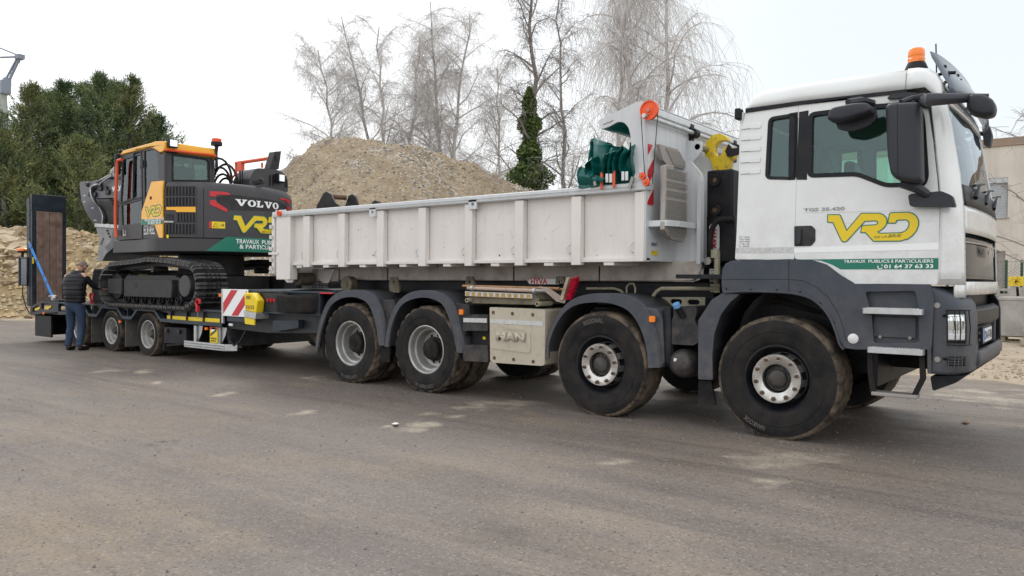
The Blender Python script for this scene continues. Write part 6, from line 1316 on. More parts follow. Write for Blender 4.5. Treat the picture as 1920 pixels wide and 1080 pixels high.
for i, (px_, c_) in enumerate(((1, 'ora2'), (0, 'label'), (0, 'label'), (1, 'ora2'), (0, 'label'), (0, 'label'))):
    u = ([(-1.768,2.377),(-1.706,2.389),(-1.662,2.385),(-1.626,2.383),(-1.523,2.396),(-1.481,2.393)])[i]
    b = MB(); h_ = .17 if px_ else .09; b.box((u[0]-.016, -.055, u[1]-(.08 if px_ else .03)), (u[0]+.016, -.045, u[1]-(.08 if px_ else .03)+h_)); b.build('strap_clip' if px_ else 'slotted_clip', c_, tp_, .004)
b = MB(); (u, v), (u2, v2) = [(-1.41,2.393),(-1.45,2.281)]; b.bar((u, -.05, v), (u2, -.05, v2), .02, .03); b.build('buckle', 'steel', tp_); b = MB(); (u, v), (u2, v2) = [(-1.869,2.439),(-1.836,2.339)]; b.bar((u, -.05, v), (u2, -.05, v2), .02, .03); b.build('buckle', 'steel', tp_)

# ================= tools on the truck =================
sh = thing('tool_rack', 'galvanised tool tray with amber anti-slip edge above the silencer box', 'tool rack', (-3.1, .2, 1.1))
E_ = [(-3.633,1.242),(-2.67,1.227),(-2.67,1.174),(-3.633,1.186)]; b = MB(); b.xz(E_, .0, .03); b.build('tread_edge', 'reflw', sh, .003)
b = MB(); b.xz([(-3.625,1.174),(-2.663,1.232),(-2.584,1.176),(-2.627,1.106),(-3.559,1.101)], .032, .6); b.build('tray', 'khaki', sh, .006)
b = MB()
for i in range(11): a_ = E_[0][0]+(E_[1][0]-E_[0][0])*(i+.2)/11; zt = E_[0][1]+(E_[1][1]-E_[0][1])*(i+.5)/11; b.box((a_, -.0035, zt-.055), (a_+.05, -.0008, zt-.008))
b.build('amber_mark', 'amber_dull', sh)['kind'] = 'stuff'
for u, v in [(-3.572,1.139),(-2.569,1.12)]: b = MB(); b.lathe([(.016, -.06), (.026, -.06), (.026, .2), (.016, .2)], (u, .02, v), 'y', 14); b.build('tube_socket', 'pipe', sh)
def tool(name, label, cat): return thing(name, label, cat, (-3.0, .05, 1.15))
br_ = tool('yard_broom', 'wooden broom with long red bristles lying on the tool rack', 'broom')
a_ = [(-3.754,1.303),(-2.396,1.287)]; b = MB(); b.tube([(a_[0][0], .10, a_[0][1]), (a_[1][0]+.02, .10, a_[1][1])], .015, 10); b.build('handle', 'handle', br_)
H1 = [(-2.206,1.408),(-2.173,1.408),(-2.251,1.166),(-2.292,1.171)]; b = MB(); b.xz(roundpoly(H1, .01), -.02, .045); b.build('brush_head', 'palw', br_, .006)
b = MB(); (xa, za), (xb, zb) = [(-2.159,1.402),(-2.238,1.172)]; (xc, zc), (xd, zd) = [(-2.067,1.414),(-2.164,1.174)]; q = random.Random(3)
for k in range(13):
    for j in range(4):
        for r_ in range(5):
            f = (k+.5)/13; x0, z0 = xa+(xb-xa)*f, za+(zb-za)*f; x1, z1 = xc+(xd-xc)*f, zc+(zd-zc)*f; y = -.015+.017*j; b.tube([(x0, y, z0), (x1+q.gauss(0, .006), y+q.gauss(0, .006), z1+q.gauss(0, .012))], .0028, 3, cap=False)
b.build('bristles', 'bristle', br_)['kind'] = 'stuff'
s1 = tool('shovel', 'shovel with pale wooden handle clipped along the front of the tool rack', 'shovel')
a_ = [(-3.591,1.28),(-2.613,1.262),(-2.507,1.258)]; b = MB(); b.tube([(a_[0][0], .0, a_[0][1]), (a_[1][0], 0, a_[1][1])], .021, 12); b.build('handle', 'wood_pale', s1)
b = MB(); b.tube([(a_[1][0]-.02, 0, a_[1][1]), (a_[2][0]+.06, .02, a_[2][1])], [.024, .02], 10); b.build('socket', 'steel', s1)
BL = [(-2.528,1.315),(-2.416,1.294),(-2.231,1.173),(-2.244,1.133),(-2.333,1.153)]; b = MB(); cx = sum(p[0] for p in BL)/5; b.plate([roundpoly(BL, .012)], lambda u, v, w: (u, -.02+.25*(u-cx)+w, v), .004); b.build('blade', 'oldshovel', s1)
for u, v in [(-3.517,1.281),(-2.634,1.262)]: MB().lathe([(.025, -.02), (.029, -.02), (.029, .02), (.025, .02)], (u, 0, v), 'x', 12).build('clip', 'alu', sh)
s2 = tool('rake_handle', 'second orange-brown wooden tool handle lying behind the shovel', 'tool handle'); a_ = [(-3.524,1.299),(-2.339,1.276)]; MB().tube([(a_[0][0], .16, a_[0][1]), (a_[1][0], .16, a_[1][1])], .016, 10).build('handle', 'handle', s2)

# ================= TRAILER =================
tl = thing('lowbed_trailer', 'dark blue-grey low-bed trailer with a raised rear ramp carrying the excavator', 'trailer', (-11, 1.25, 0))
for x in (-13.76, -12.41, -11.06):
    for y, nr in ((.145, True), (2.5-.145, False)): wheel(tl, x, y, .385, .245, 'trailer', nr, z=.38, rimR=.235, txt=None)
    wheel(tl, x, .42, .385, .245, 'trailer', True, z=.38, rimR=.235); wheel(tl, x, 2.08, .385, .245, 'trailer', False, z=.38, rimR=.235)
    MB().cyl((x, .5, .38), (x, 2.0, .38), .065, 10).build('axle', 'chassis', tl)
DZ = .87
deck = MB(); deck.box((-15.2, .06, DZ-.09), (-8.70, 2.44, DZ-.012)); deck.build('deck', 'navy', tl)
for y0, y1 in ((0, .06), (2.44, 2.5)):
    b = MB(); b.box((-14.9, y0-.01, DZ-.03), (-8.66, y1, DZ)); b.build('deck_edge', 'navy2', tl, .005)
    sgn = 1 if y0 == 0 else -1
    prof = [(-12.413,0.852),(-11.698,0.841),(-11.698,0.611),(-11.463,0.829),(-11.008,0.841),(-10.841,0.614),(-8.767,0.618),(-8.768,0.844)]
    # lower side band with wheel humps
    bot = [(-8.66, .65)]
    for xc in (-11.06, -12.41, -13.76):
        bot += [(xc+.52, .66), (xc+.30, .83), (xc-.28, .83), (xc-.50, .66)]
    bot += [(-14.6, .66)]
    top = [(p[0], .62 if i in (0, len(bot)-1) or abs(p[1]-.66) < .01 else .80) for i, p in enumerate(bot)]
    yy = (y0-.012) if sgn > 0 else 2.44
    b = MB()
    for i in range(len(bot)-1):
        (xa, za), (xb, zb) = bot[i], bot[i+1]; b.add([(xa, yy, za-.035), (xb, yy, zb-.035), (xb, yy, zb+.02), (xa, yy, za+.02), (xa, yy+.10, za-.035), (xb, yy+.10, zb-.035), (xb, yy+.10, zb+.02), (xa, yy+.10, za+.02)], [(0, 1, 2, 3), (4, 7, 6, 5), (0, 4, 5, 1), (3, 2, 6, 7)])
    b.build('side_rail', 'navy2', tl)
    for xc in (-11.06, -12.41, -13.76):
        b = MB(); hp2 = [(xc+.50, .64), (xc+.29, .82), (xc-.29, .82), (xc-.50, .64)]; b.grid([[(u, y, v) for u, v in hp2] for y in (yy+.01, yy+.55*sgn)]); b.build('wheel_arch', 'navy', tl, solid=.012)
    # gussets and stiffeners between deck edge and rail
    for x in (-8.75, -9.25, -9.75, -10.25, -11.75, -13.1, -14.3):
        b = MB(); b.yz([(yy+.02*sgn, .64), (yy+.02*sgn, DZ-.04), (yy+.18*sgn, DZ-.04), (yy+.08*sgn, .64)], x, x+.02); b.build('gusset', 'navy', tl)
    b = MB(); b.box((-10.4, yy+.06*sgn, .62), (-8.7, yy+.075*sgn, DZ-.03)); b.build('side_web', 'navy', tl)
    for xa, xb in ((-10.40, -9.80), (-9.76, -9.28), (-9.22, -8.72)):
        b = MB(); b.box((xa, yy+.045*sgn if sgn > 0 else yy+.0, .675), (xb, (yy+.057*sgn) if sgn > 0 else yy+.012, .735)); b.build('yellow_reflector', 'yellow2', tl)
# chassis body
b = MB()
for y in (.55, 1.75): b.box((-15.0, y, .60), (-6.3, y+.2, .86))
b.build('frame_beam', 'navy', tl, .01)
b = MB(); b.box((-8.66, .1, .30), (-8.60, 2.4, .84)); b.build('front_bulkhead', 'navy', tl)
# raised neck
b = MB(); b.box((-8.70, .02, .88), (-6.30, .08, 1.17)); b.box((-8.70, 2.42, .88), (-6.30, 2.48, 1.17)); b.box((-8.70, .081, .95), (-8.64, 2.419, 1.17)); b.build('neck_wall', 'navy', tl, .006)
b = MB(); b.box((-8.72, .0, 1.172), (-5.95, 2.5, 1.20)); b.build('neck_edge', 'navy2', tl, .005)
b = MB(); nk = [(-8.901,0.71),(-8.9,0.328),(-8.055,0.293),(-7.383,0.452),(-6.517,0.588),(-6.518,0.835)]; b.xz([(-8.6, .58), (-8.6, .88), (-6.2, .88), (-6.2, .62), (-7.6, .56)], .10, 2.40); b.build('neck_beam', 'navy', tl, .01)
MB().box((-8.64, -.01, .865), (-6.25, .095, .885)).build('neck_lower_edge', 'navy2', tl, .003)
b = MB(); b.xz(roundpoly([(-7.35, .60), (-7.35, .76), (-6.75, .79), (-6.75, .68)], .02), -.0, .09); b.build('side_pocket', 'navy2', tl, .01)
MB().tube([(-6.3, 1.25, .66), (-5.85, 1.25, .60)], .08, 8).build('drawbar', 'navy', tl); MB().tube([(-7.2, 1.0, .55), (-6.0, 1.2, .5)], .05, 6).build('brake_line', 'black', tl)
b = MB(); b.xz([(-6.28, 1.172), (-6.28, 1.19), (-6.0, 1.19), (-6.0, 1.172)], -.006, -.003); b.build('red_reflector', 'redp', tl)
for x in (-7.46, -7.38, -7.30): MB().cyl((x, .019, 1.06), (x, -.02, 1.055), .025, 8).build('air_coupling', 'hook', tl)
# warning board
(ax, az), (bx_, bz) = [(-8.586,0.792),(-7.932,1.207)]; b = MB(); b.box((ax, -.04, az), (bx_, -.02, bz)); wb = b.build('warning_board', 'txtwhite', tl, .003)
b = MB(); w_, h_ = bx_-ax, bz-az
clip = lambda P: clip_poly(P, (lambda p: p[0]-.012, lambda p: w_-.012-p[0], lambda p: p[1]-.012, lambda p: h_-.012-p[1]))
for s0 in (-.40, .0+.0, .40-.0):
    P = clip([(0, s0+.02), (0, s0+.19), (w_, s0+.19+w_*.95), (w_, s0+.02+w_*.95)])
    if len(P) > 2: b.plate([[(ax+u, az+v) for u, v in P]], lambda u, v, w: (u, -.0425, v))
P = clip([(0, h_-.12), (0, h_), (.12, h_)])
b.build('red_stripe', 'redp', wb); MB().box((ax-.06, -.03, az-.12), (ax-.01, .0, bz)).build('board_post', 'alu', tl, .004); MB().box((ax+.1, -.03, az-.08), (bx_, .05, az-.01)).build('board_bracket', 'navy2', tl, .004)
MB().cbox((ax-.09, -.02, az+.32), (.05, .04, .05))  .build('side_marker', 'amber', tl)
# wheel chocks
for y_, k in ((-.12, 0), (.03, 1)):
    ch_ = thing('wheel_chock', ('yellow wheel chock held beside the striped board, outer one', 'yellow wheel chock beside the striped board, inner one below')[k], 'wheel chock', (bx_+.2, y_, 1.0))
    z0 = .90; x_ = bx_+.03+.03*k; b = MB(); b.xz([(x_+.03, z0+.0), (x_, z0+.26), (x_+.20, z0+.26), (x_+.34, z0+.15), (x_+.31, z0-.03)], y_, y_+.13); b.build('wedge', 'yellow2', ch_, .014)
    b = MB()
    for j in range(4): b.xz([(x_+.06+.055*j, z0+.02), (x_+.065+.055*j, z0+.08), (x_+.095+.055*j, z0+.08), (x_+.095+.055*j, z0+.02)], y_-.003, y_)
    b.xz([(x_+.06, z0+.17), (x_+.06, z0+.22), (x_+.17, z0+.22), (x_+.17, z0+.17)], y_-.003, y_); b.build('recess', 'chock_shade', ch_)['kind'] = 'stuff'  # recesses are raised flats; their shade is put in as darker yellow
b = MB(); b.xz([(bx_+.05, .80), (bx_+.04, .90), (bx_+.35, .87), (bx_+.34, .78)], -.13, .16); b.build('chock_holder', 'alu', tl, .004); MB().xz([(bx_+.06, .70), (bx_+.05, .795), (bx_+.30, .775), (bx_+.30, .69)], -.12, -.10).build('holder_plate', 'yellow2', tl)
# under-body items, near side
b = MB(); b.xz(roundpoly([(-10.501,0.535),(-9.763,0.549),(-9.763,0.284),(-10.501,0.262)], .015), .02, .45); tb = b.build('toolbox', 'black', tl, .015)
for u, v in [(-10.357,0.479),(-9.961,0.479)]: MB().cbox((u, .0, v), (.05, .03, .07)).build('toolbox_latch', 'plastic2', tb, .006)
for y0_ in (.02, 2.0):
    b = MB(); b.yz([(y0_, .12), (y0_+.44, .12), (y0_+.44, .58), (y0_, .58)], -10.50, -10.48); mf = b.build('mudflap', 'rubber', tl)
    text('INVEPE', lambda u, v, k: (-10.478+k, y0_+.04+u, .27+v), .36, .10, 'reflw', mf, 'lettering', .05); text('GRUPO JOLEDAN', lambda u, v, k: (-10.478+k, y0_+.05+u, .20+v), .34, .035, 'reflw', mf, 'lettering', .03)
for x in (-11.85, -13.2):
    for y0_ in (.02, 2.04): MB().yz([(y0_, .12), (y0_+.44, .12), (y0_+.44, .62), (y0_, .62)], x, x+.015).build('mudflap', 'oldrubber', tl)
gd = MB(); gx0, gx1 = [(-9.761,0.286),(-8.47,0.259)]; gd.box((gx0[0], -.02, .24), (gx1[0]-.12, .01, .345)); gd.bar((gx1[0]-.121, -.005, .2925), (gx1[0]+.02, .13, .2925), .03, .105); g_ = gd.build('side_guard', 'alu', tl, .006)
b = MB()
for z in (.27, .31): b.box((gx0[0]+.01, -.024, z), (gx1[0]-.12, -.0205, z+.006))
b.build('guard_groove', 'chassis', g_)
for x in (gx0[0]+.25, gx1[0]-.35): b = MB(); b.box((x, .0+.012, .25), (x+.06, .04, .60)); b.xz([(x+.06, .35), (x+.06, .6), (x+.2, .6), (x+.16, .48)], .05, .06); b.build('guard_bracket', 'alu', tl)
(ax2, az2), (bx2, bz2) = [(-9.01,0.353),(-8.797,0.6)]; b = MB(); b.box((ax2, -.004, az2), (bx2, .004, bz2)); wl = b.build('warning_sign', 'yellow2', tl); MB().box((ax2, -.0065, bz2-.035), (bx2, -.0045, bz2)).build('sign_band', 'redp', wl); MB().box((ax2+.05, -.0065, az2+.17), (bx2-.05, -.0045, az2+.24)).build('sign_picture', 'txtwhite', wl)
b = MB(); b.plate([[(ax2+.02, az2+.10), (bx2-.02, az2+.19), (bx2-.02, az2+.23), (ax2+.02, az2+.14)]], lambda u, v, w: (u, -.0065-w, v), .001); b.build('sign_bar', 'txtdark', wl)
text('ANGLES', lambda u, v, k: (ax2+.02+u, -.0055-k, az2+.055+v), bx2-ax2-.04, .03, 'txtdark', wl, 'lettering', .03); text('MORTS', lambda u, v, k: (ax2+.03+u, -.0055-k, az2+.015+v), bx2-ax2-.06, .03, 'txtdark', wl, 'lettering', .03)
MB().tube([(-8.45, -.03, .58), (-8.40, -.06, .45), (-8.25, -.06, .35), (-8.1, -.05, .42), (-8.0, -.02, .58)], .015, 6).build('electric_cable', 'black', tl)
for u, v in [(-9.085,0.571),(-11.957,0.573)]: MB().cbox((u, -.02, v), (.05, .03, .04))  .build('side_marker', 'amber', tl)
(u, v), = [(-8.396,0.659)]; MB().cbox((u, -.02, v), (.1, .03, .04)).build('position_lamp', 'label', tl, .01)
# rear sloping tail
b = MB(); ty = -.005
T_ = [(-16.02, .55), (-16.02, .74), (-15.35, .90), (-14.62, .90), (-14.62, .66), (-15.2, .62)]
for y in (.0, 2.44): b.xz(T_, y, y+.06, [[(-15.9, .62), (-15.9, .70), (-15.6, .78), (-15.6, .66)], [(-15.45, .70), (-15.45, .82), (-15.1, .84), (-15.1, .68)]])
b.box((-16.0, .061, .60), (-14.6, 2.439, .66)); b.build('tail_frame', 'navy', tl, .008)
b = MB(); b.box((-14.62, .0, .88), (-15.35, .5, .905)); b.build('tail_plate', 'navy2', tl)
for xa, xb, za in ((-15.75, -15.5, .66), (-15.2, -14.95, .70)): MB().xz([(xa, za), (xb, za+.05), (xb, za+.09), (xa, za+.04)], -.012, -.004).build('yellow_reflector', 'yellow2', tl)
b = MB(); b.box((-15.9, .05, .12), (-15.86, 2.45, .58)); b.box((-15.86, .05, .12), (-15.1, .09, .56)); b.build('rear_skirt', 'black', tl); MB().cyl((-15.3, -.02, .62), (-15.3, .0, .62), .03, 10)  .build('side_marker', 'amber', tl)
MB().tube([(-16.3, .0, .50), (-16.0, .02, .50)], .02, 6).build('ramp_lever', 'rust', tl)
# ramps
for k, y0_ in enumerate((.03,)):
    y1_ = y0_+.69; rpz0, rpz1 = .74, 3.16; X = -16.0
    b = MB(); b.yz([(y0_, rpz0), (y0_+.075, rpz0), (y0_+.075, rpz1-.36), (y0_, rpz1-.36)], X-.10, X); b.yz([(y1_-.075, rpz0), (y1_, rpz0), (y1_, rpz1-.36), (y1_-.075, rpz1-.36)], X-.10, X); b.box((X-.10, y0_, rpz1-.36), (X-.01, y1_, rpz1)); b.box((X-.26, y0_-.01, rpz0), (X-.102, y0_+.02, rpz1-.1)); b.box((X-.26, y1_-.02, rpz0), (X-.102, y1_+.01, rpz1-.1))
    rm = b.build('ramp', 'navy', tl, .008, label='raised ramp leaf with worn wooden boards')
    xb0, xb1 = y0_+.085, y1_-.085; nbd = 4
    for j in range(nbd): MB().box((X-.06, xb0+(xb1-xb0)*j/nbd+.003, rpz0+.02), (X+.012, xb0+(xb1-xb0)*(j+1)/nbd-.003, rpz1-.37)).build('board', 'wood', rm, .004)
    for z in [rpz0+.15+.26*j for j in range(9)]: MB().box((X-.24, y0_-.02, z), (X-.1, y0_-.0115, z+.012)).build('stiffener', 'navy2', rm); 
    b = MB()
    for z in [rpz0+.15+.26*j for j in range(9)]: b.box((X+.0, y0_+.0, z), (X+.006, y0_+.07, z+.012))
    b.build('rung', 'navy2', rm)['kind'] = 'stuff'
    b = MB(); q = random.Random(2)
    for i in range(14):
        for j in range(18):
            zz, yy_ = rpz1-.34+.024*i, y0_+.03+.036*j+(.018 if i % 2 else 0); a = .8 if (i+j) % 2 else -.8; b.bar((X-.009, yy_-.008, zz-.008*a), (X-.009, yy_+.008, zz+.008*a), .003, .004)
    b.build('tread_plate', 'navy2', rm)['kind'] = 'stuff'
MB().box((-15.988, .031, 1.66), (-15.98, .06, 1.80)).build('warning_label', 'yellow2', tl)
# rear lamp panel outside the ramp with a beacon on top
(ux, uz), (wx_, wz) = [(-16.635,1.19),(-16.059,1.687)]; b = MB(); b.box((-16.52, -.02, 1.20), (-16.15, .04, 1.78)); lp_ = b.build('lamp_panel', 'hplate', tl, .01); b = MB(); b.box((-16.55, -.04, 1.18), (-16.50, .05, 1.80)).box((-16.50, -.03, 1.18), (-16.15, .05, 1.20)).box((-16.50, -.03, 1.78), (-16.15, .05, 1.80)); b.build('panel_frame', 'navy2', lp_, .004)
MB().box((-16.26, .045, 1.25), (-16.17, .06, 1.75)).build('red_strip', 'redp', lp_)
b = MB(); b.lathe([(.001, 0), (.10, 0), (.10, .03), (.03, .04), (.025, -.1), (.001, -.1)], (-16.42, .0, 1.90), 'z', 18); q = b.build('beacon_foot', 'black', tl); MB().lathe([(.115, .0), (.115, .04), (.09, .06), (.001, .065)], (-16.42, 0, 1.94), 'z', 18).build('beacon_lens', 'amber', tl)
MB().tube([(-16.4, .0, 1.18), (-16.35, -.03, 1.0), (-16.15, -.04, .75), (-16.0, -.02, .6)], .012, 6).build('lamp_cable', 'black', tl); MB().cyl((-16.62, 0, 1.42), (-16.55, 0, 1.42), .03, 8).build('lamp_knob', 'black', tl)
# blue ratchet strap
st = thing('blue_strap', 'bright blue ratchet strap running from the ramp down to the deck', 'strap', (-15.6, .0, .9))
p0, p1 = Vector((-16.0, -.02, 2.08)), Vector((-14.95, .02, .98))
b = MB(); b.bar(p0, p1, .012, .075, up=(.7, 0, .7)); b.build('webbing', 'blue', st)
for f in (.33, .62, .75, .08): c_ = p0.lerp(p1, f); MB().bar(c_-(p1-p0)*.012, c_+(p1-p0)*.012, .022, .085, up=(.7, 0, .7)).build('rubber_band', 'txtblue', st)
c_ = p1; b = MB(); b.bar(c_, c_+(p1-p0)*.06, .05, .09, up=(.7, 0, .7)); b.tube([c_+(p1-p0)*.06, c_+Vector((.1, 0, -.15))], .018, 6); b.cyl(c_+Vector((-.02, -.06, 0)), c_+Vector((-.02, .08, 0)), .02, 8); b.build('ratchet', 'alu', st, .004)
b = MB(); b.tube([p0, p0+Vector((-.03, 0, .06))], .018, 6); b.build('hook', 'steel', st)
# spare wheel lying on the neck ledge
sp = thing('spare_wheel', 'spare tyre lying flat on the trailer neck beside the truck tail', 'spare wheel', (-6.75, .18, .98))
t = tyre_mb(.42, .25, .25); t.v = [(x, z, -y) for x, y, z in t.v]; o = t.build('tyre', ['rubber', 'rubber'], sp, origin=(0, 0, 0)); o.location = (0, -.05, .08); o.rotation_euler = (math.radians(6), math.radians(3), 0)
r = MB(); r.lathe([(.25, -.1), (.24, -.05), (.2, .0), (.12, .02), (.06, .02), (.001, .02)], (0, 0, 0), 'z', 24); o = r.build('rim', 'rim', sp); o.location = (0, -.05, .08)
# chains and red hooks
def chain(name, label, a, c, sag=.05, n=None, r=.012, hook_at=0):
    a, c = Vector(a), Vector(c); L = (c-a).length; n = n or int(L/.045); t = thing(name, label, 'chain', a); d = (c-a)/n; b = MB()
    for i in range(n):
        p = a+d*(i+.5)-Vector((0, 0, sag*math.sin(math.pi*(i+.5)/n))); u = d.normalized(); s_ = Vector((0, 0, 1)) if i % 2 else u.cross(Vector((0, 0, 1))).normalized(); h = .030; w = .014
        pts = [p+u*h*math.cos(k*.785)+s_*w*math.sin(k*.785) for k in range(9)]; b.tube(pts, .0045, 4, cap=False)
    b.build('chain_links', 'black', t)['kind'] = 'stuff'
    for q_ in ((a,) if hook_at == 0 else (c,)):
        h = MB(); k_ = [q_+Vector((.0, -.03, .0)), q_+Vector((-.03, -.03, .07)), q_+Vector((-.06, -.03, .12)), q_+Vector((-.02, -.03, .17)), q_+Vector((.05, -.03, .16)), q_+Vector((.06, -.03, .10))]; h.tube(smoothcurve(k_, 4), .022, 7); h.cbox(q_+Vector((0, -.03, .02)), (.05, .05, .09)); h.build('chain_hook', 'hook', t, .004)
        MB().tube([q_+Vector((0, -.03, -.02)), q_+Vector((.0, -.03, -.14))], .007, 5).build('hook_shank', 'steel', t)
    return t
chain('tie_chain', 'tie-down chain with red hook at the deck edge near the striped board', (-8.62-.65, -.03, .86), (-8.7, .35, 1.0), .04)
chain('tie_chain', 'tie-down chain with red hook at the deck edge beside the man', (-13.0, -.03, .90), (-12.6, .2, 1.05), .02)
chain('tie_chain', 'tie-down chain with raised red hook behind the striped board on the neck', (-7.55, 1.6, 1.33), (-8.9, 1.1, 1.42), .06)

# ================= EXCAVATOR =================
ex = thing('tracked_excavator', 'grey and yellow compact-radius tracked excavator standing on the low-bed trailer', 'excavator', (-10.9, 1.22, .87))
EXC, EYC, ER = -11.08, 1.22, 1.49
def cm(s, z, out=0.):
    a = s/ER-math.pi/2; r = ER+out; return (EXC+r*math.cos(a), EYC+r*math.sin(a), z)
def cmv(u, v, w=0., base=.004): return cm(u, v, base+w)
def curved(b, P, out, n=14):
    """polygon on the curved body: cut into narrow strips so that it follows the curve"""
    us = [p[0] for p in P]; lo, hi = min(us), max(us); k = max(1, int((hi-lo)/.05))
    def cl(P, f):
        o = []
        for i in range(len(P)):
            a, c = P[i-1], P[i]; fa, fc = f(a), f(c)
            if (fa >= 0) != (fc >= 0): t = fa/(fa-fc); o.append((a[0]+(c[0]-a[0])*t, a[1]+(c[1]-a[1])*t))
            if fc >= 0: o.append(c)
        return o
    for i in range(k):
        a, c = lo+(hi-lo)*i/k, lo+(hi-lo)*(i+1)/k; Q = cl(cl(P, lambda p: p[0]-a), lambda p: c-p[0])
        if len(Q) > 2: b.plate([Q], lambda u, v, w: cm(u, v, out))
    return b
# tracks
def track_path():
    fr, rr = (-12.28, 1.22, .30), (-9.60, 1.25, .315); P = []
    P += [(x, .905) for x in np.linspace(-12.2, -9.65, 40)]
    P += [(rr[0]+rr[2]*math.cos(a), rr[1]+rr[2]*math.sin(a)) for a in np.linspace(-math.pi/2+.1, math.pi/2, 26)]
    P += [(x, 1.565+.10*max(0, 1-abs(x+10.9)/1.25)-.015*math.sin((x+9.6)*3)) for x in np.linspace(-9.7, -12.2, 36)]
    P += [(fr[0]+fr[2]*math.cos(a), fr[1]+fr[2]*math.sin(a)) for a in np.linspace(math.pi/2+.05, math.pi*1.5-.1, 24)]
    return [Vector((p[0], 0, p[1])) for p in P]
TP = track_path(); cum = [0]
for i in range(len(TP)): cum.append(cum[-1]+(TP[(i+1) % len(TP)]-TP[i]).length)
TLn = cum[-1]; NS = 52
def tpt(s):
    s %= TLn
    for i in range(len(TP)):
        if cum[i+1] >= s:
            f = (s-cum[i])/(cum[i+1]-cum[i]+1e-9); a, c = TP[i], TP[(i+1) % len(TP)]; return a.lerp(c, f), (c-a).normalized()
    return TP[0], Vector((1, 0, 0))
PW = .28
sb = MB(); sb.xy([(-.066, -PW), (.066, -PW), (.066, PW), (-.066, PW)], -.0, .032)
prf = [(-.062, .0), (.062, .0), (.058, .030), (.046, .066), (.014, .066), (.008, .036), (-.012, .036), (-.018, .066), (-.048, .066), (-.058, .030)]
sb = MB(); pr = [(p[0], p[1]) for p in prf]
rings = [[(x, y, z*h) for x, z in pr] for y, h in ((-PW, .75), (-PW+.03, 1.25), (PW-.03, 1.25), (PW, .75))]; sb.loft(rings); 
shoe_me = sb.mesh(['shoe_steel'], 30)
hb = MB()
for y in (-.11, -.04, .06, .13):
    for x in (-.035, .030): hb.cyl((x, y, .055), (x, y, .0635), .016, 8)
bolt_me = hb.mesh(['black'], 30)
for yc, side_ in ((.18, 0), (2.24, 1)):
    b = MB(); b.xz([(p.x, p.z) for p in TP[::2]], yc-.09, yc-.03); inn = [tpt(TLn*i/60)[0] for i in range(60)]; cc = Vector((-10.94, 0, 1.23))
    b = MB(); pts_in = []
    for i in range(60):
        p, d = tpt(TLn*i/60); nrm = Vector((d.z, 0, -d.x)); q0 = p-nrm*.075; q1 = p-nrm*.005; pts_in.append((q0, q1))
    for y0_, y1_ in ((yc-.09, yc-.03), (yc+.03, yc+.09)):
        for i in range(60):
            a, c = pts_in[i], pts_in[(i+1) % 60]; b.add([(a[0].x, y0_, a[0].z), (a[1].x, y0_, a[1].z), (c[1].x, y0_, c[1].z), (c[0].x, y0_, c[0].z), (a[0].x, y1_, a[0].z), (a[1].x, y1_, a[1].z), (c[1].x, y1_, c[1].z), (c[0].x, y1_, c[0].z)], [(0, 1, 2, 3), (7, 6, 5, 4), (0, 3, 7, 4), (1, 5, 6, 2)])
    tk_ = b.build('track', 'black', ex, label='near steel crawler track' if not side_ else 'far steel crawler track')
    for i in range(NS):
        p, d = tpt(TLn*i/NS); nrm = Vector((d.z, 0, -d.x)); o = link(shoe_me, 'track_shoe', tk_, (p.x, yc, p.z)); Rm = Matrix((d, Vector((0, 1, 0)), nrm)).transposed(); o.rotation_euler = Rm.to_euler()
        if side_ == 0 or i % 2 == 0: q_ = bpy.data.objects.new('shoe_bolts', bolt_me) if False else None
    bb = MB()
    for i in range(NS):
        p, d = tpt(TLn*i/NS); nrm = Vector((d.z, 0, -d.x))
        for y in (-.10, -.035, .055, .12):
            for x in (-.036, .030):
                c_ = p+d*x+nrm*.078+Vector((0, yc+y, 0)); bb.cyl(c_, c_+nrm*.010, .022, 8)
    bb.build('shoe_bolts', 'black', tk_)['kind'] = 'stuff'
    yo = yc-.20 if side_ == 0 else yc+.02; yin = yo+.18
    s_ = -1 if side_ == 0 else 1; yf = yc+s_*.23
    # frame
    b = MB(); b.xz([(-11.85, 1.06), (-10.05, 1.06), (-9.98, 1.15), (-9.98, 1.36), (-10.2, 1.42), (-11.85, 1.42), (-12.0, 1.32), (-12.0, 1.15)], yc-.13, yc+.17); b.xz([(-11.75, 1.04), (-10.1, 1.04), (-10.1, 1.34), (-11.75, 1.34)], min(yf, yc), max(yf, yc)); fr_ = b.build('track_frame', 'exdark', ex, .015)
    b = MB(); b.xz([(-12.5, 1.08), (-11.95, 1.06), (-11.95, 1.36), (-12.5, 1.36)], yc-.18, yc+.10); b.build('idler_guard', 'exdark', fr_, .02)
    MB().cyl((-12.28, yc-.11, 1.22), (-12.28, yc+.11, 1.22), .235, 28).build('idler', 'exdark', fr_, .01)
    b = MB(); b.lathe([(.001, -.23), (.17, -.23), (.18, -.22), (.18, .1)], (-9.70, yc, 1.24), 'y', 30); b.build('drive_cover', 'exgrey', fr_, .004)
    for k in range(7): x = -11.85+.30*k; b = MB(); b.lathe([(.03, -.17), (.05, -.17), (.055, -.14), (.09, -.12), (.09, -.05), (.07, -.04), (.07, .04), (.09, .05), (.09, .12), (.05, .16)], (x, yc, 1.005), 'y', 14); b.build('track_roller', 'black', fr_)
    MB().cyl((-10.9, yc-.15, 1.52), (-10.9, yc+.12, 1.52), .055, 12).build('carrier_roller', 'exdark', fr_)
    MB().cbox((-11.4, yc-.05, 1.425), (.12, .1, .004)).build('frame_label', 'yellow2', fr_)
    MB().cyl((-11.3, yf-.002, 1.24), (-11.3, yf+.01, 1.24), .055, 16).build('frame_hole', 'black', fr_)
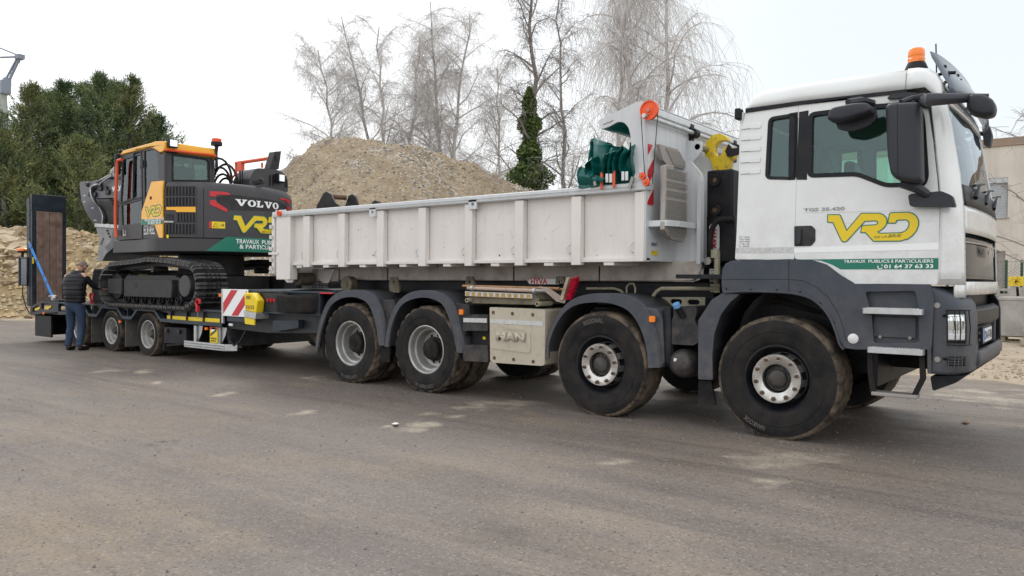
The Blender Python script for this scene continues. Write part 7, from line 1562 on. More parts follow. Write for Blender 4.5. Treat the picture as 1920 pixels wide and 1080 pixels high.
MB().box((-11.6, .36, 1.10), (-10.3, 2.0, 1.42)).cyl((-11.0, 1.22, 1.42), (-11.0, 1.22, 1.80), .58, 36).build('undercarriage', 'exdark', ex, .02)
b = MB(); b.grid([[(-12.95-.12*math.sin(a), y, 1.20+.33*math.cos(a)) for a in np.linspace(.1, math.pi-.1, 12)] for y in (-.02, 2.45)]); b.build('dozer_blade', 'exgrey', ex, solid=.03); b = MB()
for y in (.55, 1.85): b.bar((-13.0, y, 1.1), (-11.9, y, 1.15), .12, .14)
b.build('blade_arm', 'exdark', ex)
# upper body plan
def arc_pts(r, a0, a1, n): return [(EXC+r*math.cos(math.radians(a0+(a1-a0)*i/n)), EYC+r*math.sin(math.radians(a0+(a1-a0)*i/n))) for i in range(n+1)]
def plan(ins, front_x, ylim=-.02):
    A = [(front_x, ylim+ins), (-11.35, ylim+ins), (-10.95, -.07+ins)]+arc_pts(ER-ins, -66, 66, 44)+[(-10.95, 2.51-ins), (-11.35, 2.46-ins), (front_x, 2.46-ins)]; return A
b = MB(); rg = [[(x, y, z) for x, y in plan(i_, -12.22)] for z, i_ in ((1.80, .05), (1.83, .0), (2.04, .0), (2.055, .03))]; b.loft(rg); b.build('lower_skirt', 'exgrey', ex, smooth=40)
# engine body behind the cab
TH0 = math.degrees([(0.813,2.817)][0][0]/ER)-90
def planb(ins): return [(-10.37, -.01+ins)]+arc_pts(ER-ins, TH0, 68, 46)+[(-10.95, 2.51-ins), (-12.15, 2.46-ins), (-12.15, 1.35), (-10.37, 1.35)]
b = MB(); rg = [[(x, y, z) for x, y in planb(i_)] for z, i_ in ((2.06, .004), (2.86, .0), (2.95, .03), (3.00, .08), (3.015, .16))]; b.loft(rg); bodyx = b.build('engine_body', 'exgrey', ex, smooth=32)
# curved seams
b = MB(); s0_ = [(1.448,2.827)][0][0]; b.tube([cm(s0_, z, .001) for z in (2.06, 2.4, 2.9)], .004, 4); b.build('panel_seam', 'black', bodyx)
CWrecess = [(1.651,2.756),(1.892,2.808),(2.893,2.776),(3.159,2.736),(3.159,2.605),(1.849,2.541),(1.682,2.653),(1.651,2.706)]; b = MB(); curved(b, CWrecess, .0035); b.build('dark_recess', 'exdark', bodyx, smooth=0)
for P in ([(1.543,2.849),(1.828,2.847),(1.881,2.802),(1.651,2.793),(1.641,2.76),(1.544,2.76)], [(1.544,2.697),(1.641,2.701),(1.658,2.658),(1.824,2.562),(1.82,2.502),(1.786,2.516),(1.544,2.621)], [(2.901,2.84),(3.35,2.86),(3.351,2.778),(3.201,2.769),(3.158,2.817),(2.943,2.809)], [(3.189,2.706),(3.369,2.718),(3.37,2.66),(3.189,2.651)]):
    b = MB(); curved(b, P, .009); b.build('red_accent', 'redp', bodyx, smooth=0)
# VOLVO in slab letters
SER = {'V': [[(0, 1), (.46, 1), (.46, .86), (.37, .86), (.53, .34), (.68, .86), (.58, .86), (.58, 1), (1., 1), (1., .86), (.90, .86), (.60, 0), (.42, 0), (.10, .86), (0, .86)]],
       'L': [[(0, 1), (.55, 1), (.55, .86), (.42, .86), (.42, .16), (.62, .16), (.78, .42), (.92, .42), (.88, 0), (0, 0), (0, .14), (.13, .14), (.13, .86), (0, .86)]],
       'O': [[(.5+.5*math.cos(t), .5+.52*math.sin(t)) for t in np.linspace(0, 6.283, 25)[:-1]], [(.5+.21*math.cos(t), .5+.38*math.sin(t)) for t in np.linspace(0, 6.283, 21)[:-1]]]}
va, vb = [(1.957,2.62),(2.874,2.644)]; th = [(1.957,2.733)][0][1]-va[1]; wL = (vb[0]-va[0])
x = 0
wds = (.235, .185, .175, .215, .19)
for chx, wd in zip('VOLVO', wds):
    b = MB(); b.plate([[(va[0]+wL*(x+u*(wd-.012)), va[1]+.005+th*v) for u, v in Lp] for Lp in SER[chx]], lambda u, v, w: cm(u, v, .010+w), .006); b.build('letter', 'txtwhite', bodyx, smooth=0); x += wd
# VRD logo and band on the counterweight
(sa, za), (sb_, zb), (sc_, zc_) = [(1.927,2.475),(2.573,2.408),(2.092,2.166)]
lsc = (sb_-sa)/.645; lgU = [(sa+lsc*u, zc_+.0+(za-zc_)/.315*v) for u, v in LG]
b = MB(); stroke(b, lgU, .014, lambda u, v: cm(u, v, .0065)); b.build('logo_outline', 'vrdgreen', bodyx, smooth=0)
b = MB(); b.plate([lgU], lambda u, v, w: cm(u, v, .008+w), .004); b.build('logo', 'vrdyel', bodyx, smooth=0)
text('DE LA BRIE', lambda u, v, k: cm(sa+lsc*.52+u, zc_+.012+v, .014), lsc*.30, .035, 'txtdark', bodyx, 'lettering')
(g0, gz0), (g1, gz1), (g2, gz2), (g3, gz3) = [(1.48,1.84),(1.808,2.082),(3.26,2.118),(3.261,1.864)]; b = MB(); curved(b, [(g0, 1.835), (g1, gz1), (g2, gz1), (g2+.2, gz1), (g2+.2, 1.835)], .006); b.build('green_band', 'vrdgreen', bodyx, smooth=0)
(t0, tz0), (t1, tz1), (t2, tz2), (t3, tz3) = [(1.971,1.977),(2.399,1.984),(2.456,1.987),(2.031,1.886)]; text('TRAVAUX', lambda u, v, k: cm(t0+u, tz0+v, .010), t1-t0, .075, 'txtwhite', bodyx, 'lettering', .015); text('PUBLICS', lambda u, v, k: cm(t2+u, tz0+v, .010), (t1-t0)*1.0, .075, 'txtwhite', bodyx, 'lettering', .015); text('& PARTICULIERS', lambda u, v, k: cm(t3+u, tz3+v, .010), (t1-t0)*1.95, .075, 'txtwhite', bodyx, 'lettering', .015)
P = [(1.576,2.337),(1.79,2.336),(1.791,2.222),(1.577,2.223)]; b = MB(); curved(b, P, .005); q = b.build('warning_sticker', 'yellow2', bodyx, smooth=0); b = MB(); curved(b, [(1.532,2.335),(1.572,2.337),(1.572,2.221),(1.532,2.222)], .006); b.build('red_reflector', 'redp', bodyx, smooth=0)
P = [(1.597,2.242),(1.638,2.317),(1.679,2.244),(1.638,2.243)]; b = MB(); pp_ = [(1.597,2.246),(1.638,2.313),(1.679,2.249)]; b.tube([cm(*p, .008) for p in pp_+[pp_[0]]], .004, 4); pp_ = [(1.714,2.278),(1.745,2.28),(1.761,2.3),(1.761,2.256)]; b.tube([cm(*p, .008) for p in pp_], .006, 4); b.build('pictogram', 'txtdark', q)
# grille louvres on the curved door
for (za_, zb_) in ((455, 527), (540, 610), (662, 732), (750, 825)): pass
for P in ([(0.838,2.914),(1.321,2.92),(1.321,2.764),(0.838,2.758)], [(0.838,2.73),(1.321,2.736),(1.321,2.585),(0.838,2.579)], [(1.027,2.468),(1.321,2.472),(1.321,2.321),(1.027,2.317)], [(0.838,2.277),(1.321,2.282),(1.321,2.12),(0.838,2.115)]):
    b = MB(); curved(b, P, .003); gl_ = b.build('louvre_panel', 'black', bodyx, smooth=0); lo, hi = P[0][0], P[1][0]; n = max(6, int((hi-lo)/.052)); b = MB(); z1, z0 = P[0][1], P[2][1]
    for i in range(n+1):
        s_ = lo+(hi-lo)*i/n; b.add([cm(s_-.009, z0, .004), cm(s_+.009, z0, .004), cm(s_+.009, z1, .004), cm(s_-.009, z1, .004), cm(s_-.009, z0, .014), cm(s_+.009, z0, .014), cm(s_+.009, z1, .014), cm(s_-.009, z1, .014)], [(0, 1, 2, 3), (4, 5, 6, 7), (0, 4, 7, 3), (1, 5, 6, 2), (0, 1, 5, 4), (3, 2, 6, 7)])
    b.build('louvre_bar', 'exgrey', gl_)['kind'] = 'stuff'
b = MB(); curved(b, [(0.842,2.566),(1.323,2.576),(1.323,2.485),(1.018,2.483),(0.997,2.515),(0.842,2.519)], .012); b.build('yellow_trim', 'yellow', bodyx, smooth=0)
b = MB(); curved(b, [(0.833,2.454),(0.962,2.454),(0.962,2.342),(0.833,2.342)], .010); b.build('lock_plate', 'exdark', bodyx, smooth=0); b = MB(); p_ = [(0.817,2.314),(0.973,2.314)]; b.tube([cm(p_[0][0]+(p_[1][0]-p_[0][0])*i/5, p_[0][1], .02) for i in range(6)], .018, 6); b.build('door_handle', 'alu', bodyx)
b = MB(); curved(b, [(0.845,2.1),(0.883,2.1),(0.883,2.044),(0.845,2.044)], .008); b.build('label', 'yellow2', bodyx, smooth=0)
# cab
YC0, YC1, XCR = -.02, .91, -10.39
cabside = [(-12.04,2.061),(-11.981,2.718),(-11.864,3.523),(-11.825,3.589),(-11.54,3.608),(-10.814,3.609),(-10.618,3.575),(-10.532,3.49),(-10.375,3.464),(-10.375,3.011),(-10.374,2.039),(-11.126,2.05)]
Wh = [[(-11.835,3.504),(-11.484,3.521),(-11.512,2.795),(-11.932,2.739)], [(-11.419,3.526),(-11.208,3.536),(-11.194,2.801),(-11.47,2.792)], [(-11.903,2.686),(-11.176,2.741),(-11.176,2.331),(-11.874,2.329)], [(-11.076,3.586),(-10.792,3.585),(-10.649,3.527),(-10.597,3.332),(-10.579,3.052),(-10.761,3.048),(-10.814,3.012),(-11.058,2.734)]]
Wh = [roundpoly(w, .02) for w in Wh]
csp = [(min(p[0], XCR), max(p[1], 2.06)) for p in cabside]
for y0_, nr in ((YC0, 1), (YC1-.04, 0)):
    b = MB(); b.plate([csp]+Wh, lambda u, v, w: (u, y0_+w, v), .04); cs_ = b.build('cab_side', 'exgrey', ex, .004)
    for w_, m_ in zip(Wh, ('exglass',)*4): b = MB(); b.plate([w_], lambda u, v, w: (u, y0_+.018+w, v), .005); b.build('side_window', m_, cs_, smooth=0)
    if nr:
        b = MB(); b.tube([(u, YC0-.004, v) for u, v in [(-11.131,2.046),(-11.131,2.761),(-11.162,3.594)]], .007, 4); b.tube([(u, YC0-.006, v) for u, v in [(-11.961,2.717),(-11.484,2.768),(-11.153,2.771)]], .010, 4); b.tube([(u, YC0-.006, v) for u, v in [(-11.452,2.768),(-11.442,3.121),(-11.433,3.564)]], .012, 4); b.build('door_frame_seam', 'black', cs_)
        b = MB(); b.plate([[(-11.18,3.439),(-11.099,3.431),(-11.081,3.307),(-11.171,3.303)]], lambda u, v, w: (u, YC0-.003-w, v), .015); b.build('hinge', 'black', cs_); b = MB(); b.plate([[(-12.006,2.24),(-11.884,2.236),(-11.884,2.136),(-12.006,2.14)]], lambda u, v, w: (u, YC0-.002-w, v), .01); b.build('door_handle', 'black', cs_)
        b = MB(); b.plate([[(-11.84,2.235),(-11.725,2.231),(-11.725,2.127),(-11.841,2.13)]], lambda u, v, w: (u, YC0-.002-w, v), .003); b.build('e_badge', 'alu', cs_); pe = [(-11.836,2.149)]; text('e', lambda u, v, k: (pe[0][0]+.02+u, YC0-.0065, pe[0][1]+v), .07, .11, 'txtdark', cs_, 'lettering', .04)
        b = MB(); yp_ = [(-11.103,2.524),(-10.761,3.026),(-10.392,3.016),(-10.378,2.047),(-10.502,2.051),(-10.648,2.281),(-11.112,2.299)]; b.plate([roundpoly(yp_, .015)], lambda u, v, w: (-10.385 if u > -10.5 else u, YC0-.003-w, v), .03); yl_ = b.build('yellow_panel', 'yellow', ex, .006)
        b = MB(); b.plate([[(-11.099,2.395),(-10.374,2.377),(-10.374,2.286),(-11.099,2.294)]], lambda u, v, w: (-10.387 if u > -10.5 else u, YC0-.034-w, v), .002); b.build('green_band', 'vrdgreen', yl_)
        a_ = [(-10.966,2.61),(-10.426,2.581),(-10.966,2.425)]; wlg = a_[1][0]-a_[0][0]; hlg = a_[0][1]-a_[2][1]; lg3 = [(a_[0][0]+wlg*u, a_[2][1]+hlg/.315*v) for u, v in LG]
        b = MB(); stroke(b, lg3, .012, lambda u, v: (u, YC0-.035, v)); b.build('logo_outline', 'vrdgreen', yl_, smooth=0); b = MB(); b.plate([lg3], lambda u, v, w: (u, YC0-.0345, v)); b.build('logo', 'vrdyel', yl_, smooth=0)
        a_ = [(-10.988,2.348),(-10.333,2.325),(-10.868,2.294),(-10.443,2.282)]; text('TRAVAUX PUBLICS & PARTICULIERS', lambda u, v, k: (a_[0][0]+u, YC0-.0375, a_[0][1]+v), a_[1][0]-a_[0][0], .045, 'txtwhite', yl_, 'lettering', .02); text('01 64 37 63 33', lambda u, v, k: (a_[2][0]+u, YC0-.0375, a_[2][1]+v), a_[3][0]-a_[2][0], .06, 'txtwhite', yl_, 'lettering', .03)
        a_ = [(-11.076,2.125),(-10.704,2.118)]; text('ECR145EL', lambda u, v, k: (a_[0][0]+u, YC0-.003-.0, a_[0][1]+v), a_[1][0]-a_[0][0], .17, 'txtwhite', cs_, 'lettering', .0)
        b = MB(); (u, v), = [(-10.778,2.748)]; b.cyl((u, YC0-.034, v), (u, YC0-.04, v), .03, 12); b.build('lock', 'black', yl_)
rw = [(0.142,3.46),(0.734,3.462),(0.779,3.433),(0.789,3.116),(0.142,3.053)]; b = MB(); b.plate([[(YC0+.045, 2.06), (YC1-.045, 2.06), (YC1-.045, 3.56), (YC0+.045, 3.56)], roundpoly([(max(p[0], YC0+.09), min(p[1], 3.5)) for p in rw], .03)], lambda u, v, w: (XCR-.04+w, u, v), .04); rwl = b.build('cab_rear', 'exgrey', ex, .004); b = MB(); b.plate([[(max(p[0], YC0+.07), min(p[1], 3.52)) for p in rw]], lambda u, v, w: (XCR-.012+w, u, v), .005); b.build('rear_window', 'exglass', rwl, smooth=0)
b = MB(); b.plate([roundpoly(offset([(max(p[0], YC0+.09), min(p[1], 3.5)) for p in rw], .03), .02), roundpoly([(max(p[0], YC0+.09), min(p[1], 3.5)) for p in rw], .03)], lambda u, v, w: (XCR+.001+w, u, v), .006); b.build('window_seal', 'black', rwl)
(fu, fv), (fu2, fv2) = [(-11.864,3.512),(-11.961,2.728)]; b = MB(); b.add([(fu+.0, YC0+.04, fv), (fu, YC1-.04, fv), (fu2, YC1-.04, 2.3), (fu2, YC0+.04, 2.3)], [(0, 1, 2, 3)]); b.build('front_window', 'exglass', ex, smooth=0)
rf = [(-11.912,3.593),(-11.893,3.628),(-11.787,3.664),(-10.788,3.708),(-10.64,3.697),(-10.375,3.637),(-10.375,3.464),(-10.52,3.478),(-10.575,3.555),(-10.814,3.623),(-11.801,3.599)]; rfx = [(min(p[0], XCR+.03), p[1]) for p in rf]
b = MB(); zr = max(p[1] for p in rfx); P = [(rfx[0][0], rfx[0][1]), (rfx[2][0], rfx[2][1]), (rfx[3][0], zr-.01), (rfx[4][0], zr), (XCR+.05, zr-.03), (XCR+.06, zr-.10), (XCR+.04, 3.52), (XCR-.1, 3.50), (rfx[8][0]-.08, rfx[8][1]+.02), (rfx[9][0], rfx[9][1])]; b.xz(P, YC0-.03, YC1+.03); b.build('cab_roof', 'yellow', ex, .035, seg=4)
b = MB(); b.cbox((-11.1, .5, 2.55), (.5, .5, .12)); b.xz([(-10.95, 2.6), (-10.8, 2.6), (-10.72, 3.35), (-10.85, 3.35)], .28, .74); b.build('seat', 'black', ex, .04); MB().box((-12.1, .0+.05, 2.06), (-10.43, 1.0, 2.12)).build('cab_floor', 'black', ex)
b = MB(); b.cbox((-11.85, .5, 2.75), (.12, .3, .3)); b.tube([(-11.6, .25, 2.3), (-11.6, .25, 2.75)], .025, 6); b.build('console', 'black', ex)
# orange tube rail, roof edge hose, lamps
pts_ = [(-11.682,3.478),(-11.783,3.48),(-11.846,3.428),(-11.875,3.096),(-11.914,2.683),(-11.914,2.336),(-11.876,2.089)]; MB().tube(smoothcurve([(u, YC0-.10, v) for u, v in pts_], 4), .028, 8).build('orange_rail', 'ora2', ex)
pts_ = [(*[XCR+.09], y, z) for y, z in [(-0.053,3.517),(0.003,3.531),(0.394,3.54),(0.779,3.55),(0.878,3.535)]]; MB().tube(smoothcurve(pts_, 4), .022, 7).build('orange_tube', 'ora2', ex)
y_, z_ = [(0.069,3.652)][0]; b = MB(); b.cbox((XCR+.10, y_, z_), (.07, .17, .15)); b.cbox((XCR+.05, y_, z_-.13), (.05, .22, .04)); wlp = b.build('work_lamp', 'black', ex, .01); MB().cbox((XCR+.14, y_, z_), (.01, .13, .11)).build('lamp_lens', 'lampglass', wlp)
y_, z_ = [(0.897,3.792)][0]; b = MB(); b.tube([(XCR+.08, y_, z_-.45), (XCR+.08, y_, z_-.2), (XCR+.08, y_, z_-.05)], [.03, .02, .04], 8); b.cyl((XCR+.08, y_, z_-.06), (XCR+.08, y_, z_-.0), .10, 14); bb_ = b.build('beacon_stand', 'black', ex); MB().cyl((XCR+.08, y_, z_+.001), (XCR+.08, y_, z_+.06), .085, 16).build('beacon_lens', 'redlens', bb_)
# cab mirror front
(u, v), = [(-11.986,3.412)]; b = MB(); b.cbox((u, YC0-.03, v+.02), (.10, .10, .38)); b.cbox((u+.06, YC0+.0, v+.26), (.12, .08, .06)); b.build('cab_mirror', 'black', ex, .03)
# boom, arm, bucket
YA = 1.12
bm1 = [(-13.556,3.583),(-14.412,3.449),(-15.025,3.494),(-15.698,3.467),(-15.919,3.373),(-15.698,3.215),(-15.026,3.084),(-14.412,3.059),(-13.449,2.759)]; b = MB(); b.xz(roundpoly(bm1, .05), YA-.13, YA+.13); bo_ = b.build('boom', 'exarm', ex, .015)
st_ = [(-16.041,3.503),(-15.887,3.52),(-15.685,3.489),(-15.574,3.207),(-15.026,3.062),(-14.602,3.037),(-14.602,2.652),(-14.76,2.493),(-15.116,2.507),(-15.42,2.589),(-15.712,2.815),(-15.939,3.086)]; b = MB(); b.xz(roundpoly(st_, .03), YA-.11, YA+.11); ar_ = b.build('arm', 'exarm', ex, .015)
b = MB(); (u, v), (u2, v2) = [(-14.939,3.412),(-13.988,3.516)]; b.tube([(u, YA-.02, v+.1), (u2, YA-.02, v2+.05)], .06, 10); b.build('cylinder_barrel', 'exarm', bo_); b = MB(); (u3, v3), = [(-15.364,3.4)]; b.tube([(u, YA-.02, v+.1), (u3, YA-.02, v3+.06)], .035, 10); b.build('cylinder_rod', 'chrome', bo_)
for k, off in enumerate((0, 9, 18)):
    pts_ = [(-14.999,3.388),(-15.315,3.355),(-15.352,3.232),(-15.211,3.056),(-14.94,2.888),(-14.792,2.702),(-14.822,2.525)]; pts_ = [(u+.025*off/4, YA-.16, v-.012*off/4) for u, v in pts_]; MB().tube(smoothcurve(pts_, 5), .022, 6).build('hydraulic_hose', ('alu', 'rubber', 'rubber')[k], ar_)
b = MB(); pts_ = [(-13.988,2.851),(-14.185,2.915),(-14.298,3.002),(-14.241,2.892)]; b.tube(smoothcurve([(u, YA-.2, v) for u, v in pts_], 4), .018, 6); b.build('hydraulic_hose', 'rubber', bo_)
for p in [(-15.165,3.178),(-15.564,3.42),(-14.924,3.397),(-14.659,3.275)]: b = MB(); b.cyl((p[0], YA-.17, p[1]), (p[0], YA-.13, p[1]), .05, 12); b.build('pin_boss', 'exdark', ar_)
for p in [(-15.817,3.187),(-15.83,3.048),(-15.753,3.334),(-15.441,2.891),(-15.318,2.618)]: MB().tube([(p[0], YA-.1, p[1]), (p[0]+.12, YA-.1, p[1]-.01)], .022, 6).build('grease_fitting', 'alu', ar_)
q_ = [(-14.869,2.656),(-14.762,2.723),(-14.587,2.501),(-14.81,2.516)]; b = MB(); b.plate([q_], lambda u, v, w: (u, YA-.125-w, v), .004); b.build('warning_sticker', 'yellow2', ar_); a_ = [(-14.413,3.179)]; text('VOLVO', lambda u, v, k: (a_[0][0]+u-.02, YA-.136, a_[0][1]+v), .5, .12, 'txtwhite', bo_, 'lettering', .06)
for k_, (pp1, rr_) in enumerate((([(-13.988,3.596),(-14.527,3.509),(-14.969,3.433),(-15.241,3.406)], .022), ([(-13.988,3.556),(-14.47,3.467),(-14.82,3.403),(-15.12,3.355)], .018), ([(-13.988,3.484),(-14.355,3.442),(-14.732,3.356),(-14.88,3.284)], .018))): MB().tube(smoothcurve([(u, YA-.10-.05*k_, v+.06) for u, v in pp1], 4), rr_, 6).build('steel_pipe', 'alu' if k_ != 1 else 'rubber', bo_)
b = MB(); b.xz(roundpoly([(-15.075,3.039),(-14.37,2.998),(-14.302,2.522),(-14.66,2.522),(-14.866,2.82)], .02), YA-.135, YA-.112); b.build('side_plate', 'exdark', ar_, .004)
b = MB(); pl2 = [(-15.658,3.441),(-15.391,3.45),(-15.256,3.175),(-14.925,2.823),(-14.748,2.498)]; b.tube([(u, YA-.115, v) for u, v in pl2], .02, 6); b.build('edge_bead', 'exarm', ar_)
for u, v in [(-15.379,3.197),(-14.589,3.188),(-14.924,3.292)]: b = MB(); b.cbox((u, YA-.15, v), (.16, .05, .10)); b.build('hose_clamp', 'exdark', bo_, .01)
for u, v in [(-14.166,3.559),(-14.081,3.592),(-14.037,3.503)]: MB().sphere((u, YA-.2, v), .10, 10).build('valve_cap', 'oldalu', bo_)
BK = [(-14.236,2.461),(-13.204,2.396),(-13.204,2.097),(-13.311,2.036),(-13.446,1.783),(-13.349,1.705),(-14.083,1.699),(-14.157,1.779),(-14.082,2.067),(-14.054,2.224)]; b = MB()
sidepoly = [(p[0], p[1]) for p in [(-14.225,2.461),(-13.204,2.391),(-13.204,2.097),(-13.327,2.036),(-13.774,1.839),(-13.914,1.711),(-14.14,1.713),(-14.111,1.91),(-14.043,2.145)]]
for y in (.55, 1.65): b.xz(roundpoly(sidepoly, .03), y, y+.03)
back = [(-13.204,2.391),(-14.225,2.461),(-14.043,2.145),(-14.111,1.91),(-14.14,1.713)]; b.grid([[(u, y, v) for u, v in back] for y in (.581, 1.649)]); b.grid([[(u+.02, y, v) for u, v in back] for y in (.581, 1.649)]); bq = b.build('bucket', 'bucket', ex, .006); b = MB(); sd_ = [(-13.402,2.382),(-13.215,2.299),(-13.242,2.046),(-13.609,1.888),(-13.774,1.981),(-13.51,2.104)]; b.xz(roundpoly(sd_, .02), .535, .549); b.xz(roundpoly([(-14.009,2.064),(-13.869,2.191),(-13.83,2.164),(-13.953,2.032)], .01), .54, .549); b.build('wear_plate', 'exarm', bq, .003)
for u, v in [(-13.674,2.314),(-13.63,2.256),(-13.565,2.193)]: MB().cyl((u, .53, v), (u, .549, v), .02, 8).build('bolt', 'black', bq)
(u, v), (u2, v2) = [(-14.179,2.445),(-13.162,2.375)]; b = MB(); b.bar((u, .54, v), (u2, .54, v2), .05, .07); b.build('bucket_lip', 'alu', ex, .005)
# far side: engine hood, exhaust cover, camera post, guard rails, hose loops
hd = [(1.387,3.072),(1.392,3.177),(1.492,3.351),(1.573,3.391),(1.957,3.412),(2.099,3.372),(2.199,3.287),(2.22,3.155),(2.22,3.01),(1.387,3.003)]; b = MB(); b.yz(roundpoly(hd, .03), -10.55, -10.05); hd_ = b.build('exhaust_hood', 'exgrey', ex, .04, seg=3)
b = MB()
for p, h_ in zip([(1.818,3.187),(1.888,3.194),(1.958,3.225),(2.014,3.243),(2.156,3.173),(2.191,3.165)], (.2, .2, .09, .09, .14, .14)): b.box((-10.049, p[0]-.014, p[1]-h_/2), (-10.04, p[0]+.014, p[1]+h_/2))
for x_ in (-10.35, -10.28): b.box((x_, hd[0][0]-.006, 3.10), (x_+.03, hd[0][0]-.0, 3.35))
b.build('hood_slot', 'black', hd_)['kind'] = 'stuff'
po = [(1.861,3.416),(1.978,3.754),(2.117,3.779),(2.063,3.43)]; b = MB(); b.yz(roundpoly(po, .015), -10.30, -10.12); pp2 = b.build('camera_post', 'exdark', ex, .01); (u, v), = [(2.029,3.635)]; MB().cyl((-10.12, u, v), (-10.105, u, v), .045, 14).build('camera_eye', 'lampdark', pp2)
(u, v), = [(1.987,3.242)]; b = MB(); b.cbox((-9.98, u, v), (.12, .15, .17)); q = b.build('rear_lamp', 'black', ex, .01); MB().cbox((-9.915, u, v), (.01, .11, .12)).build('lamp_lens', 'lampglass', q)
(u, v), = [(-9.794,3.09)]; b = MB(); b.cbox((u, 1.4, v), (.22, .1, .06)); b.tube([(u+.12+.07*math.cos(a), 1.38, v-.02+.07*math.sin(a)) for a in np.linspace(0, math.pi, 9)], .022, 6); b.build('lifting_eye', 'exdark', ex)
b = MB(); (u, v), = [(-10.571,3.168)]; b.tube([(u+.12*math.cos(a), 1.5, v-.03+.12*math.sin(a)) for a in np.linspace(0, math.pi, 9)], .03, 6); b.build('lifting_eye', 'exdark', ex)
YR = 2.3; b = MB()
for seg, r_ in ((((1255,275),(1505,238)), .035), (((1258,275),(1258,350),(1275,378),(1400,368)), .028), (((1505,238),(1510,310)), .03), (((1225,395),(1262,345)), .02), (((1285,290),(1290,420)), .022), (((1320,425),(1320,375)), .022), (((1460,270),(1460,310)), .022), (((1290,400),(1365,395)), .02)):
    pass
for seg, r_ in (([(-11.91,3.728),(-10.808,3.725)], .035), ([(-11.897,3.727),(-11.896,3.53),(-11.818,3.45),(-11.258,3.433)], .028), ([(-10.808,3.725),(-10.786,3.542)], .03), ([(-12.049,3.423),(-11.878,3.542)], .02), ([(-11.773,3.677),(-11.749,3.322)], .022), ([(-11.591,3.311),(-11.614,3.442)], .022), ([(-10.999,3.661),(-10.999,3.56)], .022), ([(-11.749,3.388),(-11.412,3.375)], .02)):
    b.tube([(u, 2.3, v) for u, v in seg], r_, 6)
p_ = [(-11.727,3.647)][0]; b.cbox((p_[0], 2.3, p_[1]), (.14, .08, .2)); b.build('guard_rail', 'ora2', ex)
for k, (r_, dx, zz) in enumerate(((.42, 0, 0), (.33, .0, -.06), (.26, .03, -.1), (.36, .05, -.03), (.22, .0, -.12))):
    c_ = [(-10.787,3.153)][0]; MB().tube([(c_[0]+dx+r_*1.15*math.cos(a), 1.2+.04*k, c_[1]+zz-.05+r_*1.15*math.sin(a)) for a in np.linspace(0, math.pi, 14)], .022, 6).build('hose_loop', 'rubber', ex)
# coupler lugs of an attachment lying behind the container
at = thing('quick_coupler', 'dark steel coupler with two lugs and a pin showing above the container edge', 'excavator attachment', (-7.3, 3.2, 0))
LGp = [(-10.511,2.7),(-10.443,2.859),(-10.242,3.094),(-10.142,3.12),(-10.009,3.058),(-9.878,2.881),(-9.684,2.786),(-9.683,2.661)]; LG2 = [(-10.11,2.702),(-10.045,2.861),(-9.947,3.06),(-9.833,3.085),(-9.736,3.026),(-9.655,2.851),(-9.59,2.677)]; b = MB(); b.xz([(LGp[0][0], 0), *LGp, (LGp[-1][0], 0)], 3.2, 3.24); b.xz([(LGp[0][0]+.1, 0), *[(p[0], p[1]) for p in LG2], (LG2[-1][0]+.1, 0)], 3.6, 3.64); b.build('lug', 'exdark', at, .006)
(u, v), = [(-10.125,3.023)]; MB().cyl((u, 3.24, v), (u+.1, 3.6, v), .05, 12).build('pin', 'rust', at); b = MB(); b.xz(roundpoly([(LGp[0][0]-.3, .0), (LGp[0][0]-.3, 1.4), (LGp[-1][0]+1.2, 1.4), (LGp[-1][0]+1.2, 0)], .2), 3.25, 4.3); b.build('bucket_shell', 'exdark', at, .02)
(u, v), = [(-8.935,2.865)]; t = thing('steel_knob', 'small dark rounded steel lug peeking over the container rail', 'steel part', (u, 3.4, 0)); MB().xz([(u-.12, 0), (u-.12, v-.06), (u-.08, v), (u, v+.03), (u+.08, v), (u+.12, v-.06), (u+.12, 0)], 3.4, 3.48).build('plate', 'exdark', t, .01)

# ================= PEOPLE =================
def skin(name, nodes, edges, mt, parent=None, sub=2, root=None, smooth=True, label=None):
    keys = list(nodes); me = bpy.data.meshes.new(name); me.from_pydata([nodes[k][0] for k in keys], [(keys.index(a), keys.index(c)) for a, c in edges], [])
    o = bpy.data.objects.new(name, me); C.objects.link(o); md = o.modifiers.new('s', 'SKIN'); md.use_smooth_shade = True; sd = o.modifiers.new('d', 'SUBSURF'); sd.levels = sub; sd.render_levels = sub
    sv = me.skin_vertices[0].data if me.skin_vertices else None
    if sv is None:
        bm = bmesh.new(); bm.from_mesh(me); bm.verts.layers.skin.verify(); bm.to_mesh(me); bm.free(); sv = me.skin_vertices[0].data
    for i, k in enumerate(keys):
        r = nodes[k][1]; sv[i].radius = (r, r) if not isinstance(r, tuple) else r; sv[i].use_root = (k == (root or keys[0]))
    dg = bpy.context.evaluated_depsgraph_get(); m2 = bpy.data.meshes.new_from_object(o.evaluated_get(dg)); bpy.data.objects.remove(o)
    if mt in ('jeans', 'knit', 'hivis'):
        for v in m2.vertices: k_ = v.co*14; v.co += v.normal*(.012*mnoise.noise(Vector((k_.x, k_.y, k_.z*2.2)))-.003)
    m2.materials.clear(); m2.materials.append(M[mt]); m2.polygons.foreach_set('use_smooth', [True]*len(m2.polygons)); m2.name = name
    return link(m2, name, parent, label=label)
def person_frame(base, ang):
    R_ = Vector((math.cos(ang), math.sin(ang), 0)); F_ = Vector((-math.sin(ang), math.cos(ang), 0)); B = Vector(base)
    return lambda a, b_, z: tuple(B+R_*a+F_*b_+Vector((0, 0, z)))
